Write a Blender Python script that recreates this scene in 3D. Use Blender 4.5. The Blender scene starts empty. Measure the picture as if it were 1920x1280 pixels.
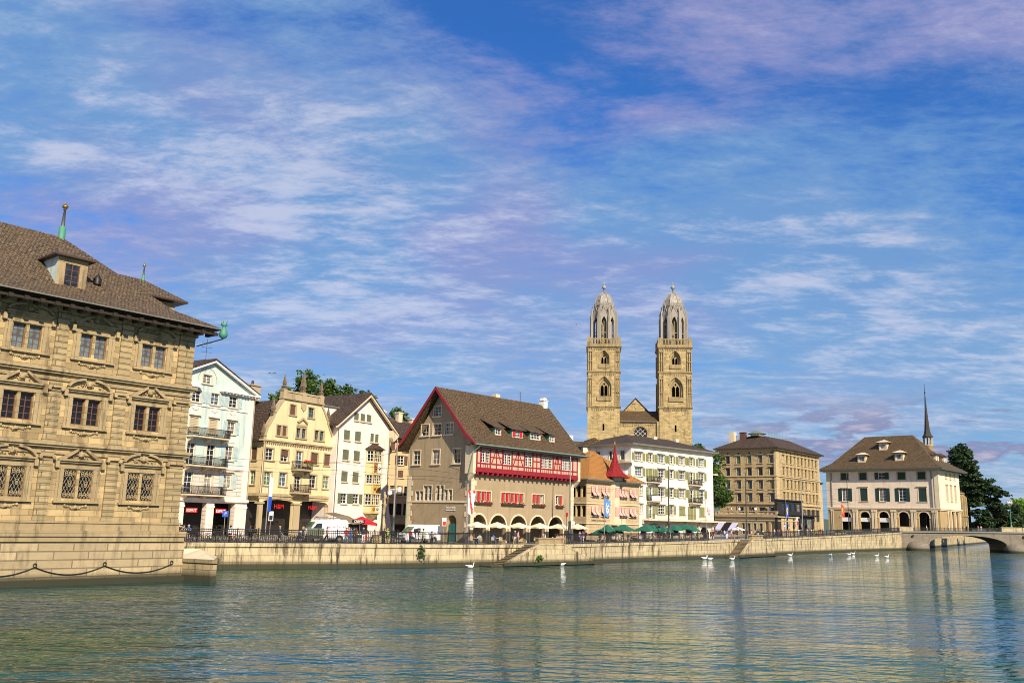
import bpy, bmesh, math, random
from mathutils import Vector, Matrix
from mathutils.geometry import tessellate_polygon
R = math.radians
rnd = random.Random(7)
col = bpy.context.scene.collection
sc = bpy.context.scene
# ------------------------------------------------------------ camera
F_PX = 1680.0; HC = 5.6
PITCH = math.atan(335 / F_PX); ROLL = math.atan(0.026)
FW = Vector((0, math.cos(PITCH), math.sin(PITCH)))
_u = Vector((0, -math.sin(PITCH), math.cos(PITCH))); _r = Vector((1, 0, 0))
RT = _r * math.cos(ROLL) + _u * math.sin(ROLL)
UP = -_r * math.sin(ROLL) + _u * math.cos(ROLL)
CAM = Vector((0, 0, HC))
cd = bpy.data.cameras.new("camera"); cam = bpy.data.objects.new("camera", cd); col.objects.link(cam)
cd.sensor_width = 36; cd.lens = 36 * F_PX / 1920; cd.clip_start = 0.5; cd.clip_end = 6000
m = Matrix((RT, UP, -FW)).transposed().to_4x4(); m.translation = CAM
cam.matrix_world = m
sc.camera = cam
# ------------------------------------------------------------ light
SUN_AZ, SUN_EL = 155, 34
w = bpy.data.worlds.new("World"); sc.world = w; w.use_nodes = True
def build_world():
    nt = w.node_tree; N = nt.nodes; L = nt.links
    for n in list(N): N.remove(n)
    out = N.new('ShaderNodeOutputWorld'); bg = N.new('ShaderNodeBackground'); bg.inputs[1].default_value = 0.066
    L.new(bg.outputs[0], out.inputs[0])
    sky = N.new('ShaderNodeTexSky'); sky.sky_type = 'NISHITA'; sky.sun_disc = False
    sky.sun_elevation = R(SUN_EL); sky.sun_rotation = R(SUN_AZ); sky.air_density = 1.3; sky.dust_density = 0.4; sky.ozone_density = 3.0
    tc = N.new('ShaderNodeTexCoord'); sep = N.new('ShaderNodeSeparateXYZ'); L.new(tc.outputs['Generated'], sep.inputs[0])
    def mth(op, a, b=None, c=None, clamp=False):
        n = N.new('ShaderNodeMath'); n.operation = op; n.use_clamp = clamp
        for i, v in enumerate((a, b, c)):
            if v is None: continue
            if isinstance(v, (int, float)): n.inputs[i].default_value = v
            else: L.new(v, n.inputs[i])
        return n.outputs[0]
    def ramp(v, a, b, x=0.0, y=1.0):
        n = N.new('ShaderNodeMapRange'); n.interpolation_type = 'SMOOTHSTEP'
        L.new(v, n.inputs[0]); n.inputs[1].default_value = a; n.inputs[2].default_value = b; n.inputs[3].default_value = x; n.inputs[4].default_value = y
        return n.outputs[0]
    def mix(f, a, b, blend='MIX'):
        n = N.new('ShaderNodeMix'); n.data_type = 'RGBA'; n.blend_type = blend
        for i, v in ((0, f), (6, a), (7, b)):
            if isinstance(v, (int, float)): n.inputs[i].default_value = v
            elif isinstance(v, tuple): n.inputs[i].default_value = v + (1,)
            else: L.new(v, n.inputs[i])
        return n.outputs[2]
    z = mth('MAXIMUM', sep.outputs[2], 0.0)
    zz = mth('ADD', z, 0.16)
    px = mth('DIVIDE', sep.outputs[0], zz); py = mth('DIVIDE', sep.outputs[1], zz)
    cmb = N.new('ShaderNodeCombineXYZ'); L.new(px, cmb.inputs[0]); L.new(py, cmb.inputs[1]); L.new(mth('MULTIPLY', z, 1.0), cmb.inputs[2])
    def noise(scale, sx, sy, rot, detail, dist=0.0, rough=0.55, off=(0, 0, 0)):
        mp = N.new('ShaderNodeMapping'); mp.inputs['Rotation'].default_value = (0, 0, R(rot)); mp.inputs['Scale'].default_value = (sx, sy, 1); mp.inputs['Location'].default_value = off
        L.new(cmb.outputs[0], mp.inputs[0])
        n = N.new('ShaderNodeTexNoise'); n.inputs['Scale'].default_value = scale; n.inputs['Detail'].default_value = detail
        n.inputs['Distortion'].default_value = dist; n.inputs['Roughness'].default_value = rough
        L.new(mp.outputs[0], n.inputs[0]); return n.outputs[0]
    big = noise(0.75, 1.0, 1.3, 20, 5, 0.8, 0.55, (3.1, 1.2, 0))
    wisp = noise(2.2, 0.8, 1.35, 32, 12, 0.35, 0.68, (1.0, 4.0, 0))
    fine = noise(7.5, 0.8, 1.6, 38, 10, 0.15, 0.7, (7.0, 2.0, 0))
    s = mth('ADD', mth('ADD', mth('MULTIPLY', big, 0.45), 0.225), mth('MULTIPLY', wisp, 0.95))
    s = mth('ADD', s, mth('MULTIPLY', fine, 0.5))
    low = ramp(z, 0.55, 0.05, 0.0, 0.10)            # more veil towards the horizon
    s = mth('ADD', s, low)
    for (x, y, rad, amp) in ((120, 190, 13, .16), (400, 300, 12, .2), (720, 350, 12, .2), (1000, 430, 12, .17), (1480, 450, 9, .2), (1300, 330, 7, .14), (620, 480, 10, .12), (1650, 560, 10, .22), (1250, 560, 9, .16), (1750, 700, 8, .2),
                             (1000, 190, 11, -.26), (1260, 190, 9, -.26), (1850, 300, 8, -.28), (560, 40, 12, -.16), (1560, 300, 5, -.16), (90, 300, 6, -.16), (170, 500, 6, -.24), (560, 560, 5, -.12), (850, 60, 9, -.2)):
        d = (FW + RT * ((x - 960) / F_PX) - UP * ((y - 640) / F_PX)).normalized()
        dn = N.new('ShaderNodeVectorMath'); dn.operation = 'DOT_PRODUCT'; L.new(tc.outputs['Generated'], dn.inputs[0]); dn.inputs[1].default_value = d
        s = mth('ADD', s, ramp(dn.outputs['Value'], math.cos(R(rad * 1.15)), 1.0, 0.0, amp * (0.38 if amp > 0 else 0.3)))
    cov = ramp(s, 0.96, 1.3)
    thick = ramp(s, 1.2, 1.5)
    # deep blue of the open sky and lilac veil
    skyc = mix(1.0, sky.outputs[0], (0.32, 0.78, 1.5), 'MULTIPLY')
    hz = ramp(z, 0.5, 0.0, 0.0, 1.0)
    tintn = noise(0.9, 1, 1, 70, 3, 0.3, 0.5, (9, 9, 0))
    lil = mix(ramp(tintn, 0.42, 0.58), (3.6, 3.7, 6.6), (2.2, 4.1, 7.0))
    lil = mix(ramp(z, 0.34, 0.02, 0.0, 0.75), lil, (4.2, 5.9, 7.6))
    tex = mth('ADD', mth('MULTIPLY', fine, 0.55), mth('MULTIPLY', wisp, 0.6))
    lil = mix(ramp(tex, 0.48, 0.68), mix(0.35, lil, (1.6, 3.3, 6.6)), lil)
    white = mix(mth('MULTIPLY', thick, ramp(tex, 0.5, 0.72)), lil, (6.4, 6.8, 8.4))
    c1 = mix(mth('MULTIPLY', cov, 0.84), skyc, white)
    # low cumulus bank near the horizon
    ang = noise(2.6, 1.0, 1.0, 0, 7, 0.5, 0.6, (2.2, 0.5, 0))
    mp = N.new('ShaderNodeMapping'); mp.inputs['Scale'].default_value = (10.0, 10.0, 48.0); L.new(tc.outputs['Generated'], mp.inputs[0])
    nb = N.new('ShaderNodeTexNoise'); nb.inputs['Scale'].default_value = 1.0; nb.inputs['Detail'].default_value = 7; nb.inputs['Roughness'].default_value = 0.6; L.new(mp.outputs[0], nb.inputs[0])
    band = mth('MULTIPLY', ramp(z, 0.05, 0.075), ramp(z, 0.15, 0.105))
    east = ramp(sep.outputs[0], 0.10, 0.34)
    bank = mth('MULTIPLY', mth('MULTIPLY', ramp(nb.outputs[0], 0.48, 0.55), band), mth('MULTIPLY', east, 0.9))
    nb2 = ramp(nb.outputs[0], 0.54, 0.66)
    bcol = mix(nb2, (2.8, 3.1, 5.2), (5.6, 5.2, 6.6))
    c2 = mix(bank, c1, bcol)
    L.new(c2, bg.inputs[0])
build_world()
sd = bpy.data.lights.new("sun", 'SUN'); sd.energy = 5.0; sd.angle = R(0.5); sd.color = (1.0, 0.86, 0.66)
sun = bpy.data.objects.new("sun", sd); col.objects.link(sun)
sdir = Vector((math.sin(R(SUN_AZ)) * math.cos(R(SUN_EL)), math.cos(R(SUN_AZ)) * math.cos(R(SUN_EL)), math.sin(R(SUN_EL))))
sun.rotation_euler = sdir.to_track_quat('Z', 'Y').to_euler(); sun.location = (60, -60, 90)
sc.view_settings.view_transform = 'Standard'; sc.view_settings.look = 'None'; sc.view_settings.exposure = 0.5
sc.view_settings.gamma = 1
sc.cycles.pixel_filter_type = 'BLACKMAN_HARRIS'; sc.cycles.filter_width = 0.95
# ------------------------------------------------------------ picture measuring (photo pixel -> ray)
def ray(x, y): return FW + RT * ((x - 960) / F_PX) - UP * ((y - 640) / F_PX)
def atz(x, y, z=0.0):
    d = ray(x, y); return CAM + d * ((z - HC) / d.z)
def column(x, Y, z):
    y = 975.0
    for _ in range(30):
        d = ray(x, y); p = CAM + d * (Y / d.y); y += (p.z - z) * F_PX / Y
    return p
# ------------------------------------------------------------ materials
MATS = {}
def _new(name):
    mt = bpy.data.materials.new(name); mt.use_nodes = True; MATS[name] = mt
    nt = mt.node_tree; return mt, nt, nt.nodes['Principled BSDF']
def _mr(nt, v, a, b, x, y):
    n = nt.nodes.new('ShaderNodeMapRange'); nt.links.new(v, n.inputs[0])
    for i, q in enumerate((a, b, x, y)): n.inputs[i + 1].default_value = q
    return n.outputs[0]
def _mix(nt, f, a, b, blend='MIX'):
    n = nt.nodes.new('ShaderNodeMix'); n.data_type = 'RGBA'; n.blend_type = blend
    for i, v in ((0, f), (6, a), (7, b)):
        if isinstance(v, (int, float)): n.inputs[i].default_value = v
        elif isinstance(v, (tuple, list)): n.inputs[i].default_value = tuple(v) + (1,)
        else: nt.links.new(v, n.inputs[i])
    return n.outputs[2]
def _noise(nt, coord, scale, detail=4, sc3=(1, 1, 1), rough=0.6):
    mp = nt.nodes.new('ShaderNodeMapping'); mp.inputs['Scale'].default_value = sc3; nt.links.new(coord, mp.inputs[0])
    n = nt.nodes.new('ShaderNodeTexNoise'); n.inputs['Scale'].default_value = scale; n.inputs['Detail'].default_value = detail; n.inputs['Roughness'].default_value = rough
    nt.links.new(mp.outputs[0], n.inputs[0]); return n.outputs[0]
def _bump(nt, bs, h, strength, dist=0.02):
    b = nt.nodes.new('ShaderNodeBump'); b.inputs['Strength'].default_value = strength; b.inputs['Distance'].default_value = dist
    nt.links.new(h, b.inputs['Height']); nt.links.new(b.outputs[0], bs.inputs['Normal'])
def plain(name, c, rough=0.7, metal=0.0, var=0.12):
    mt, nt, bs = _new(name); bs.inputs['Roughness'].default_value = rough; bs.inputs['Metallic'].default_value = metal
    tc = nt.nodes.new('ShaderNodeTexCoord')
    n = _noise(nt, tc.outputs['Object'], 2.2, 5)
    k = _mr(nt, n, 0.3, 0.7, 1 - var, 1 + var)
    cb = nt.nodes.new('ShaderNodeCombineColor')
    for i in range(3): nt.links.new(k, cb.inputs[i])
    nt.links.new(_mix(nt, 1.0, c, cb.outputs[0], 'MULTIPLY'), bs.inputs['Base Color']); return mt
def uvn(nt):
    n = nt.nodes.new('ShaderNodeUVMap'); n.uv_map = 'UVMap'; return n.outputs[0]
def plaster(name, c, dirt=(0.12, 0.09, 0.05), amt=0.35, rough=0.85, streak=0.5):
    mt, nt, bs = _new(name); bs.inputs['Roughness'].default_value = rough
    uv = uvn(nt)
    a = _noise(nt, uv, 0.5, 6); b = _noise(nt, uv, 9.0, 3); s = _noise(nt, uv, 1.0, 6, (1.6, 0.13, 1), 0.7)
    base = _mix(nt, _mr(nt, a, 0.3, 0.7, 0.0, 1.0), [x * 0.9 for x in c], [min(1, x * 1.07) for x in c])
    base = _mix(nt, _mr(nt, b, 0.35, 0.7, 0.0, 0.22), base, [x * 0.62 for x in c])
    base = _mix(nt, _mr(nt, s, 0.52, 0.68, 0.0, min(1, amt * streak * 2.2)), base, dirt)
    pt = _noise(nt, uv, 0.9, 8, (1, 1, 1), 0.7); base = _mix(nt, _mr(nt, pt, 0.54, 0.62, 0.0, 0.22), base, [x * 0.72 for x in c])
    nt.links.new(base, bs.inputs['Base Color']); _bump(nt, bs, b, 0.35, 0.02); return mt
def ashlar(name, c, bw=1.1, bh=0.42, mortar=0.018, dark=(0.09, 0.065, 0.035), var=0.28, stain=0.35, rough=0.85, bump=0.6, green=0.0):
    mt, nt, bs = _new(name); bs.inputs['Roughness'].default_value = rough
    uv = uvn(nt)
    br = nt.nodes.new('ShaderNodeTexBrick'); nt.links.new(uv, br.inputs[0])
    br.inputs['Scale'].default_value = 1.0; br.inputs['Brick Width'].default_value = bw; br.inputs['Row Height'].default_value = bh
    br.inputs['Mortar Size'].default_value = mortar; br.inputs['Mortar Smooth'].default_value = 0.2; br.offset = 0.45
    br.inputs['Color1'].default_value = (*[x * (1 - var) for x in c], 1); br.inputs['Color2'].default_value = (*[min(1, x * (1 + var * 0.5)) for x in c], 1)
    br.inputs['Mortar'].default_value = (*[x * 0.42 for x in c], 1)
    a = _noise(nt, uv, 1.3, 7); b = _noise(nt, uv, 14.0, 4); s = _noise(nt, uv, 1.0, 7, (1.1, 0.16, 1), 0.72)
    base = _mix(nt, _mr(nt, a, 0.5, 0.72, 0.0, 0.5), br.outputs[0], [x * 0.6 for x in c])
    base = _mix(nt, _mr(nt, b, 0.42, 0.72, 0.0, 0.35), base, [x * 0.5 for x in c])
    base = _mix(nt, _mr(nt, s, 0.52, 0.62, 0.0, stain), base, dark)
    if stain >= .9:
        cl = _noise(nt, uv, 0.22, 3); s2 = _noise(nt, uv, 1.0, 8, (2.4, 0.2, 1), 0.75); k2 = nt.nodes.new('ShaderNodeMath'); k2.operation = 'MULTIPLY'; nt.links.new(_mr(nt, cl, 0.45, 0.58, 0.15, 1.0), k2.inputs[0]); nt.links.new(_mr(nt, s2, 0.5, 0.6, 0, 1), k2.inputs[1])
        base = _mix(nt, k2.outputs[0], base, (0.045, 0.034, 0.018))
    if green:
        g = nt.nodes.new('ShaderNodeNewGeometry'); sp = nt.nodes.new('ShaderNodeSeparateXYZ'); nt.links.new(g.outputs['Position'], sp.inputs[0])
        base = _mix(nt, _mr(nt, sp.outputs[2], 0.95, 0.45, 0.0, 0.95), base, (0.022, 0.024, 0.01))
    nt.links.new(base, bs.inputs['Base Color'])
    mt_ = nt.nodes.new('ShaderNodeMath'); mt_.operation = 'MULTIPLY_ADD'; nt.links.new(br.outputs['Fac'], mt_.inputs[0]); mt_.inputs[1].default_value = -1.2; nt.links.new(b, mt_.inputs[2])
    _bump(nt, bs, mt_.outputs[0], bump, 0.03); return mt
def tiles(name, c1, c2, bw=0.26, bh=0.3, rough=0.85):
    mt, nt, bs = _new(name); bs.inputs['Roughness'].default_value = rough
    uv = uvn(nt)
    br = nt.nodes.new('ShaderNodeTexBrick'); nt.links.new(uv, br.inputs[0])
    br.inputs['Scale'].default_value = 1.0; br.inputs['Brick Width'].default_value = bw; br.inputs['Row Height'].default_value = bh
    br.inputs['Mortar Size'].default_value = 0.035; br.inputs['Mortar Smooth'].default_value = 0.6; br.inputs['Bias'].default_value = 0.0
    br.inputs['Color1'].default_value = (*c1, 1); br.inputs['Color2'].default_value = (*c2, 1); br.inputs['Mortar'].default_value = (*[x * 0.18 for x in c1], 1)
    a = _noise(nt, uv, 2.6, 7, (1, 1.3, 1), 0.75); b = _noise(nt, uv, 0.35, 4)
    base = _mix(nt, _mr(nt, a, 0.46, 0.6, 0.0, 0.9), br.outputs[0], [x * 0.16 for x in c1])
    hi = _noise(nt, uv, 5.0, 3); base = _mix(nt, _mr(nt, hi, 0.54, 0.64, 0.0, 0.75), base, [min(1, x * 1.7) for x in c2])
    base = _mix(nt, _mr(nt, b, 0.45, 0.7, 0.0, 0.4), base, [x * 0.7 for x in c2])
    nt.links.new(base, bs.inputs['Base Color']); 
    mt_ = nt.nodes.new('ShaderNodeMath'); mt_.operation = 'MULTIPLY_ADD'; nt.links.new(br.outputs['Fac'], mt_.inputs[0]); mt_.inputs[1].default_value = -1.0; nt.links.new(a, mt_.inputs[2])
    _bump(nt, bs, mt_.outputs[0], 0.9, 0.06); return mt
def louvre(name, c, n=9.0):
    mt, nt, bs = _new(name); bs.inputs['Roughness'].default_value = 0.6
    uv = uvn(nt); wv = nt.nodes.new('ShaderNodeTexWave'); wv.bands_direction = 'Y'; wv.inputs['Scale'].default_value = n * 0.31; wv.inputs['Distortion'].default_value = 0.0
    nt.links.new(uv, wv.inputs[0]); b = _noise(nt, uv, 2.0, 4)
    base = _mix(nt, _mr(nt, wv.outputs[1], 0.2, 0.8, 0.0, 0.5), c, [x * 0.45 for x in c])
    base = _mix(nt, _mr(nt, b, 0.4, 0.7, 0.0, 0.4), base, [x * 0.6 for x in c])
    nt.links.new(base, bs.inputs['Base Color']); _bump(nt, bs, wv.outputs[1], 0.6, 0.03); return mt
def glass(name, c, rough=0.06):
    mt, nt, bs = _new(name); bs.inputs['Base Color'].default_value = (*c, 1); bs.inputs['Roughness'].default_value = rough
    bs.inputs['Specular IOR Level'].default_value = 0.5
    tc = nt.nodes.new('ShaderNodeTexCoord'); n = _noise(nt, tc.outputs['Object'], 1.5, 3)
    nt.links.new(_mix(nt, _mr(nt, n, 0.35, 0.65, 0.0, 1.0), [x * 0.5 for x in c], [x * 1.6 for x in c]), bs.inputs['Base Color'])
    _bump(nt, bs, n, 0.05, 0.05); return mt

STONE = (0.46, 0.34, 0.165)
ashlar('town_stone', STONE, 1.25, 0.46, 0.014, var=0.42, stain=0.5, bump=0.7)
ashlar('town_trim', (0.38, 0.29, 0.155), 2.4, 1.9, 0.008, var=0.12, stain=0.65, bump=0.6)
ashlar('town_rustic', (0.42, 0.32, 0.165), 3.0, 0.462, 0.045, var=0.25, stain=0.4, bump=1.0)
ashlar('town_base', (0.46, 0.36, 0.205), 2.6, 0.62, 0.045, var=0.2, stain=0.45, bump=1.0, green=1)
ashlar('pier_stone', (0.33, 0.26, 0.14), 1.5, 0.5, 0.03, var=0.3, stain=0.95, bump=1.0, green=1)
ashlar('step_stone', (0.25, 0.2, 0.12), 1.5, 0.5, 0.01, var=0.2, stain=0.7, bump=.5)
ashlar('quay_stone', (0.55, 0.45, 0.265), 1.6, 0.7, 0.012, var=0.16, stain=0.9, bump=0.6, green=1)
ashlar('bridge_stone', (0.23, 0.195, 0.15), 1.3, 0.5, 0.015, var=0.15, stain=0.4, bump=0.5, green=1)
ashlar('church_stone', (0.46, 0.345, 0.155), 1.0, 0.42, 0.016, var=0.34, stain=0.45)
ashlar('church_trim', (0.34, 0.255, 0.125), 2.0, 1.5, 0.01, var=0.2, stain=0.7)
plaster('church_pale', (0.33, 0.3, 0.25), amt=0.9)
ashlar('hotel_stone', (0.5, 0.37, 0.18), 0.7, 0.28, 0.012, var=0.22, stain=0.15)
ashlar('hotel_trim', (0.52, 0.4, 0.22), 2.0, 1.5, 0.008, var=0.08, stain=0.25)
ashlar('zunft_stone', (0.52, 0.395, 0.225), 1.2, 0.38, 0.01, var=0.12, stain=0.12, bump=0.4)
plaster('mint', (0.55, 0.66, 0.6)); plaster('cream', (0.74, 0.59, 0.33)); plaster('cream_trim', (0.43, 0.34, 0.2), amt=.7); ashlar('mint_base', (0.74, 0.64, 0.54), 4.0, 0.5, 0.03, var=0.06, stain=0.25)
plaster('rosewhite', (0.84, 0.73, 0.64), amt=0.25); plaster('taupe', (0.36, 0.275, 0.165), amt=0.35)
plaster('offwhite', (0.82, 0.77, 0.64), amt=0.25); plaster('pinkbeige', (0.78, 0.64, 0.48), amt=0.2); plaster('peach', (0.66, 0.45, 0.24))
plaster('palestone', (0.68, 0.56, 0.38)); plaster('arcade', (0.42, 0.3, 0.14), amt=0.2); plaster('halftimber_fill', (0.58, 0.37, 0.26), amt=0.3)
plaster('orielstone', (0.6, 0.5, 0.26)); plaster('darkwall', (0.1, 0.09, 0.08))
plaster('asphalt', (0.09, 0.085, 0.08), amt=0.2); plaster('paving', (0.3, 0.27, 0.22), amt=0.2)
tiles('roof_brown', (0.075, 0.045, 0.018), (0.15, 0.094, 0.038), .3, .36); tiles('roof_town', (0.085, 0.056, 0.028), (0.165, 0.11, 0.055), 0.3, 0.36)
tiles('roof_dark', (0.05, 0.03, 0.018), (0.1, 0.062, 0.035)); tiles('roof_orange', (0.42, 0.17, 0.03), (0.55, 0.25, 0.05)); tiles('roof_red', (0.3, 0.008, 0.01), (0.4, 0.012, 0.015))
louvre('shut_olive', (0.24, 0.25, 0.1)); louvre('shut_green', (0.14, 0.16, 0.1)); louvre('shut_dark', (0.012, 0.045, 0.033)); louvre('shut_blue', (0.48, 0.62, 0.64))
louvre('shut_brown', (0.13, 0.075, 0.045)); louvre('blind_tan', (0.55, 0.45, 0.28), 5); louvre('shut_red', (0.62, 0.012, 0.02), 3); louvre('shut_sage', (0.5, 0.62, 0.35), 3)
plain('awn_pink', (.72, .5, .43), .8); plain('white_paint', (0.78, 0.76, 0.7), 0.5); plain('brown_wood', (0.13, 0.055, 0.03), 0.5); plain('red_paint', (0.22, 0.008, 0.015), 0.6); plain('red_timber', (0.25, 0.012, 0.02), 0.6)
plain('iron', (0.018, 0.018, 0.018), 0.5, 0.3); plain('copper_green', (0.06, 0.24, 0.15), 0.6); plain('gold', (0.6, 0.33, 0.05), 0.3, 0.9); plain('lead', (0.13, 0.13, 0.13), 0.5, 0.4)
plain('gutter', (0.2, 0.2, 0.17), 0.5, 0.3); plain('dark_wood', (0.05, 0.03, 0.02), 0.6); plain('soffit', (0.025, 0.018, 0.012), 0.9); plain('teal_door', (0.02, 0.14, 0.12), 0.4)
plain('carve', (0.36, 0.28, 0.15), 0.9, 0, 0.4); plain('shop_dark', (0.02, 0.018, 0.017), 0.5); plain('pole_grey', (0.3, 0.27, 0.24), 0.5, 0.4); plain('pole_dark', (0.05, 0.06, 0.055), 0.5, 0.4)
glass('glass', (0.02, 0.024, 0.028)); glass('glass_deep', (0.008, 0.009, 0.01)); glass('glass_curt', (0.16, 0.15, 0.13), 0.12); glass('glass_blue', (0.07, 0.12, 0.15)); glass('glass_green', (0.1, 0.17, 0.09)); glass('glass_pale', (0.28, 0.27, 0.22), 0.15); glass('glass_lead', (0.12, 0.16, 0.17))

# ------------------------------------------------------------ mesh builder
class MB:
    def __init__(s, T=None): s.v = []; s.f = []; s.m = []; s.T = T or Matrix(); s.sm = []
    def add(s, vs, fs, m=0, smooth=False):
        b = len(s.v)
        for v in vs: s.v.append(s.T @ Vector(v))
        for f in fs: s.f.append([b + i for i in f]); s.m.append(m); s.sm.append(smooth)
    def box(s, x0, x1, y0, y1, z0, z1, m=0):
        s.add([(x0, y0, z0), (x1, y0, z0), (x1, y1, z0), (x0, y1, z0), (x0, y0, z1), (x1, y0, z1), (x1, y1, z1), (x0, y1, z1)],
              [(0, 3, 2, 1), (4, 5, 6, 7), (0, 1, 5, 4), (1, 2, 6, 5), (2, 3, 7, 6), (3, 0, 4, 7)], m)
    def prism(s, pts, y0, y1, m=0):     # outline in x,z extruded along y
        n = len(pts); s.add([(x, y0, z) for x, z in pts] + [(x, y1, z) for x, z in pts],
              [list(range(n)), list(range(2 * n - 1, n - 1, -1))] + [(i, i + n, (i + 1) % n + n, (i + 1) % n) for i in range(n)], m)
    def slab(s, pts, z0, z1, m=0):      # outline in x,y extruded along z
        n = len(pts); s.add([(x, y, z0) for x, y in pts] + [(x, y, z1) for x, y in pts],
              [list(range(n - 1, -1, -1)), list(range(n, 2 * n))] + [(i, (i + 1) % n, (i + 1) % n + n, i + n) for i in range(n)], m)
    def sidep(s, pts, x0, x1, m=0):     # outline in y,z extruded along x
        n = len(pts); s.add([(x0, y, z) for y, z in pts] + [(x1, y, z) for y, z in pts],
              [list(range(n)), list(range(2 * n - 1, n - 1, -1))] + [(i, i + n, (i + 1) % n + n, (i + 1) % n) for i in range(n)], m)
    def tube(s, p, q, r0, r1=None, n=8, m=0, cap=True):
        r1 = r0 if r1 is None else r1; p = Vector(p); q = Vector(q); d = (q - p).normalized()
        a = d.orthogonal().normalized(); b = d.cross(a)
        vs = [p + (a * math.cos(t) + b * math.sin(t)) * r0 for t in [2 * math.pi * i / n for i in range(n)]] + \
             [q + (a * math.cos(t) + b * math.sin(t)) * r1 for t in [2 * math.pi * i / n for i in range(n)]]
        fs = [(i, (i + 1) % n, (i + 1) % n + n, i + n) for i in range(n)]
        s.add(vs, fs, m, n > 6)
        if cap: s.add(vs[:n], [list(range(n))], m); s.add(vs[n:], [list(range(n))], m)
    def path(s, pts, r, n=6, m=0):
        for a, b in zip(pts[:-1], pts[1:]): s.tube(a, b, r, r, n, m, True)
    def lathe(s, prof, c=(0, 0, 0), n=12, m=0, ph=0.0, smooth=True):
        vs = []; fs = []
        for r, z in prof:
            for i in range(n):
                t = 2 * math.pi * i / n + ph; vs.append((c[0] + r * math.cos(t), c[1] + r * math.sin(t), c[2] + z))
        for k in range(len(prof) - 1):
            for i in range(n): fs.append((k * n + i, k * n + (i + 1) % n, (k + 1) * n + (i + 1) % n, (k + 1) * n + i))
        s.add(vs, fs, m, smooth)
        s.add(vs[:n], [list(range(n - 1, -1, -1))], m); s.add(vs[-n:], [list(range(n))], m)
    def wall(s, outline, holes, m=0, rev=0.25, mr=None):
        mr = m if mr is None else mr
        loops = [[Vector((x, z, 0)) for x, z in outline]] + [[Vector((x, z, 0)) for x, z in h] for h in holes]
        tri = tessellate_polygon(loops); flat = [p for l in loops for p in l]
        s.add([(p.x, 0, p.y) for p in flat], [tuple(t) for t in tri], m)
        for h in holes:
            n = len(h); s.add([(x, 0, z) for x, z in h] + [(x, rev, z) for x, z in h], [(i, (i + 1) % n, (i + 1) % n + n, i + n) for i in range(n)], mr)
    def hip(s, x0, x1, y0, y1, ze, rg, zr, m=0, th=0.22, bell=0.0, mf=1, mso=2):
        xa, ya, xb, yb = rg
        rings = [[(x0, y0, ze), (x1, y0, ze), (x1, y1, ze), (x0, y1, ze)]]
        top = [(xa, ya, zr), (xb, ya, zr), (xb, yb, zr), (xa, yb, zr)]
        if bell:
            t = 0.3; rings.append([tuple(a + (b - a) * t if k < 2 else a + (b - a) * (t - bell) for k, (a, b) in enumerate(zip(p, q))) for p, q in zip(rings[0], top)])
        rings.append(top)
        for A, B in zip(rings[:-1], rings[1:]):
            for i in range(4):
                j = (i + 1) % 4; s.add([A[i], A[j], B[j], B[i]], [(0, 1, 2, 3)], m)
        if abs(ya - yb) > .01 and abs(xa - xb) > .01: s.add(top, [(0, 1, 2, 3)], m)
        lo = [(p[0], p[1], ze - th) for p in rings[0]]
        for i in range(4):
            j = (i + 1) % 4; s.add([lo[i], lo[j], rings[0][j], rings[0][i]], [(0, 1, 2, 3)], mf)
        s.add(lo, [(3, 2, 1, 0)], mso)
    def mesh(s, name, mats):
        me = bpy.data.meshes.new(name); me.from_pydata([tuple(v) for v in s.v], [], s.f)
        for k in mats: me.materials.append(MATS[k])
        uvl = me.uv_layers.new(name='UVMap').data; Zv = Vector((0, 0, 1))
        for p, mi, smf in zip(me.polygons, s.m, s.sm):
            p.material_index = mi; p.use_smooth = smf
            nrm = p.normal
            if abs(nrm.z) > 0.95: t = Vector((1, 0, 0)); b = Vector((0, 1, 0))
            else: t = Zv.cross(nrm).normalized(); b = nrm.cross(t)
            if b.z < 0: t = -t; b = -b
            for li in p.loop_indices:
                co = me.vertices[me.loops[li].vertex_index].co; uvl[li].uv = (co.dot(t), co.dot(b))
        return me
    def build(s, name, mats, parent=None, M=None, **tags):
        if isinstance(mats, str): mats = [mats]
        return link(name, s.mesh(name, mats), parent, M, **tags)
def link(name, me, parent=None, M=None, **tags):
    o = bpy.data.objects.new(name, me); col.objects.link(o)
    if parent: o.parent = parent
    if M is not None: o.matrix_local = M
    for k, v in tags.items(): o[k] = v
    return o
def empty(name, label, cat, M=None, group=None):
    o = bpy.data.objects.new(name, None); col.objects.link(o); o.empty_display_size = 0.3
    if M is not None: o.matrix_world = M
    o['label'] = label; o['category'] = cat
    if group: o['group'] = group
    return o
def kids(o): return [c for c in bpy.data.objects if c.parent == o]
def copy_tree(o, parent=None, table=None):
    table = table if table is not None else {}
    c = o.copy(); col.objects.link(c); c.parent = parent
    for ch in o.children: copy_tree(ch, c)
    return c
def TR(x, y, z, rz=0.0): return Matrix.Translation((x, y, z)) @ Matrix.Rotation(rz, 4, 'Z')
def arch(u0, u1, z0, zs, n=12, rise=None):
    r = (u1 - u0) / 2; k = r if rise is None else rise; c = (u0 + u1) / 2
    return [(u0, z0), (u1, z0)] + [(c + r * math.cos(t), zs + k * math.sin(t)) for t in [math.pi * i / n for i in range(n + 1)]]
def pointed(u0, u1, z0, zs, zt, n=6):
    c = (u0 + u1) / 2; L = [(u0, z0), (u1, z0)]
    for i in range(n + 1): t = i / n; L.append((u1 - (u1 - c) * t ** 1.7, zs + (zt - zs) * t ** 0.8))
    for i in range(n - 1, -1, -1): t = i / n; L.append((u0 + (c - u0) * t ** 1.7, zs + (zt - zs) * t ** 0.8))
    return L
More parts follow.
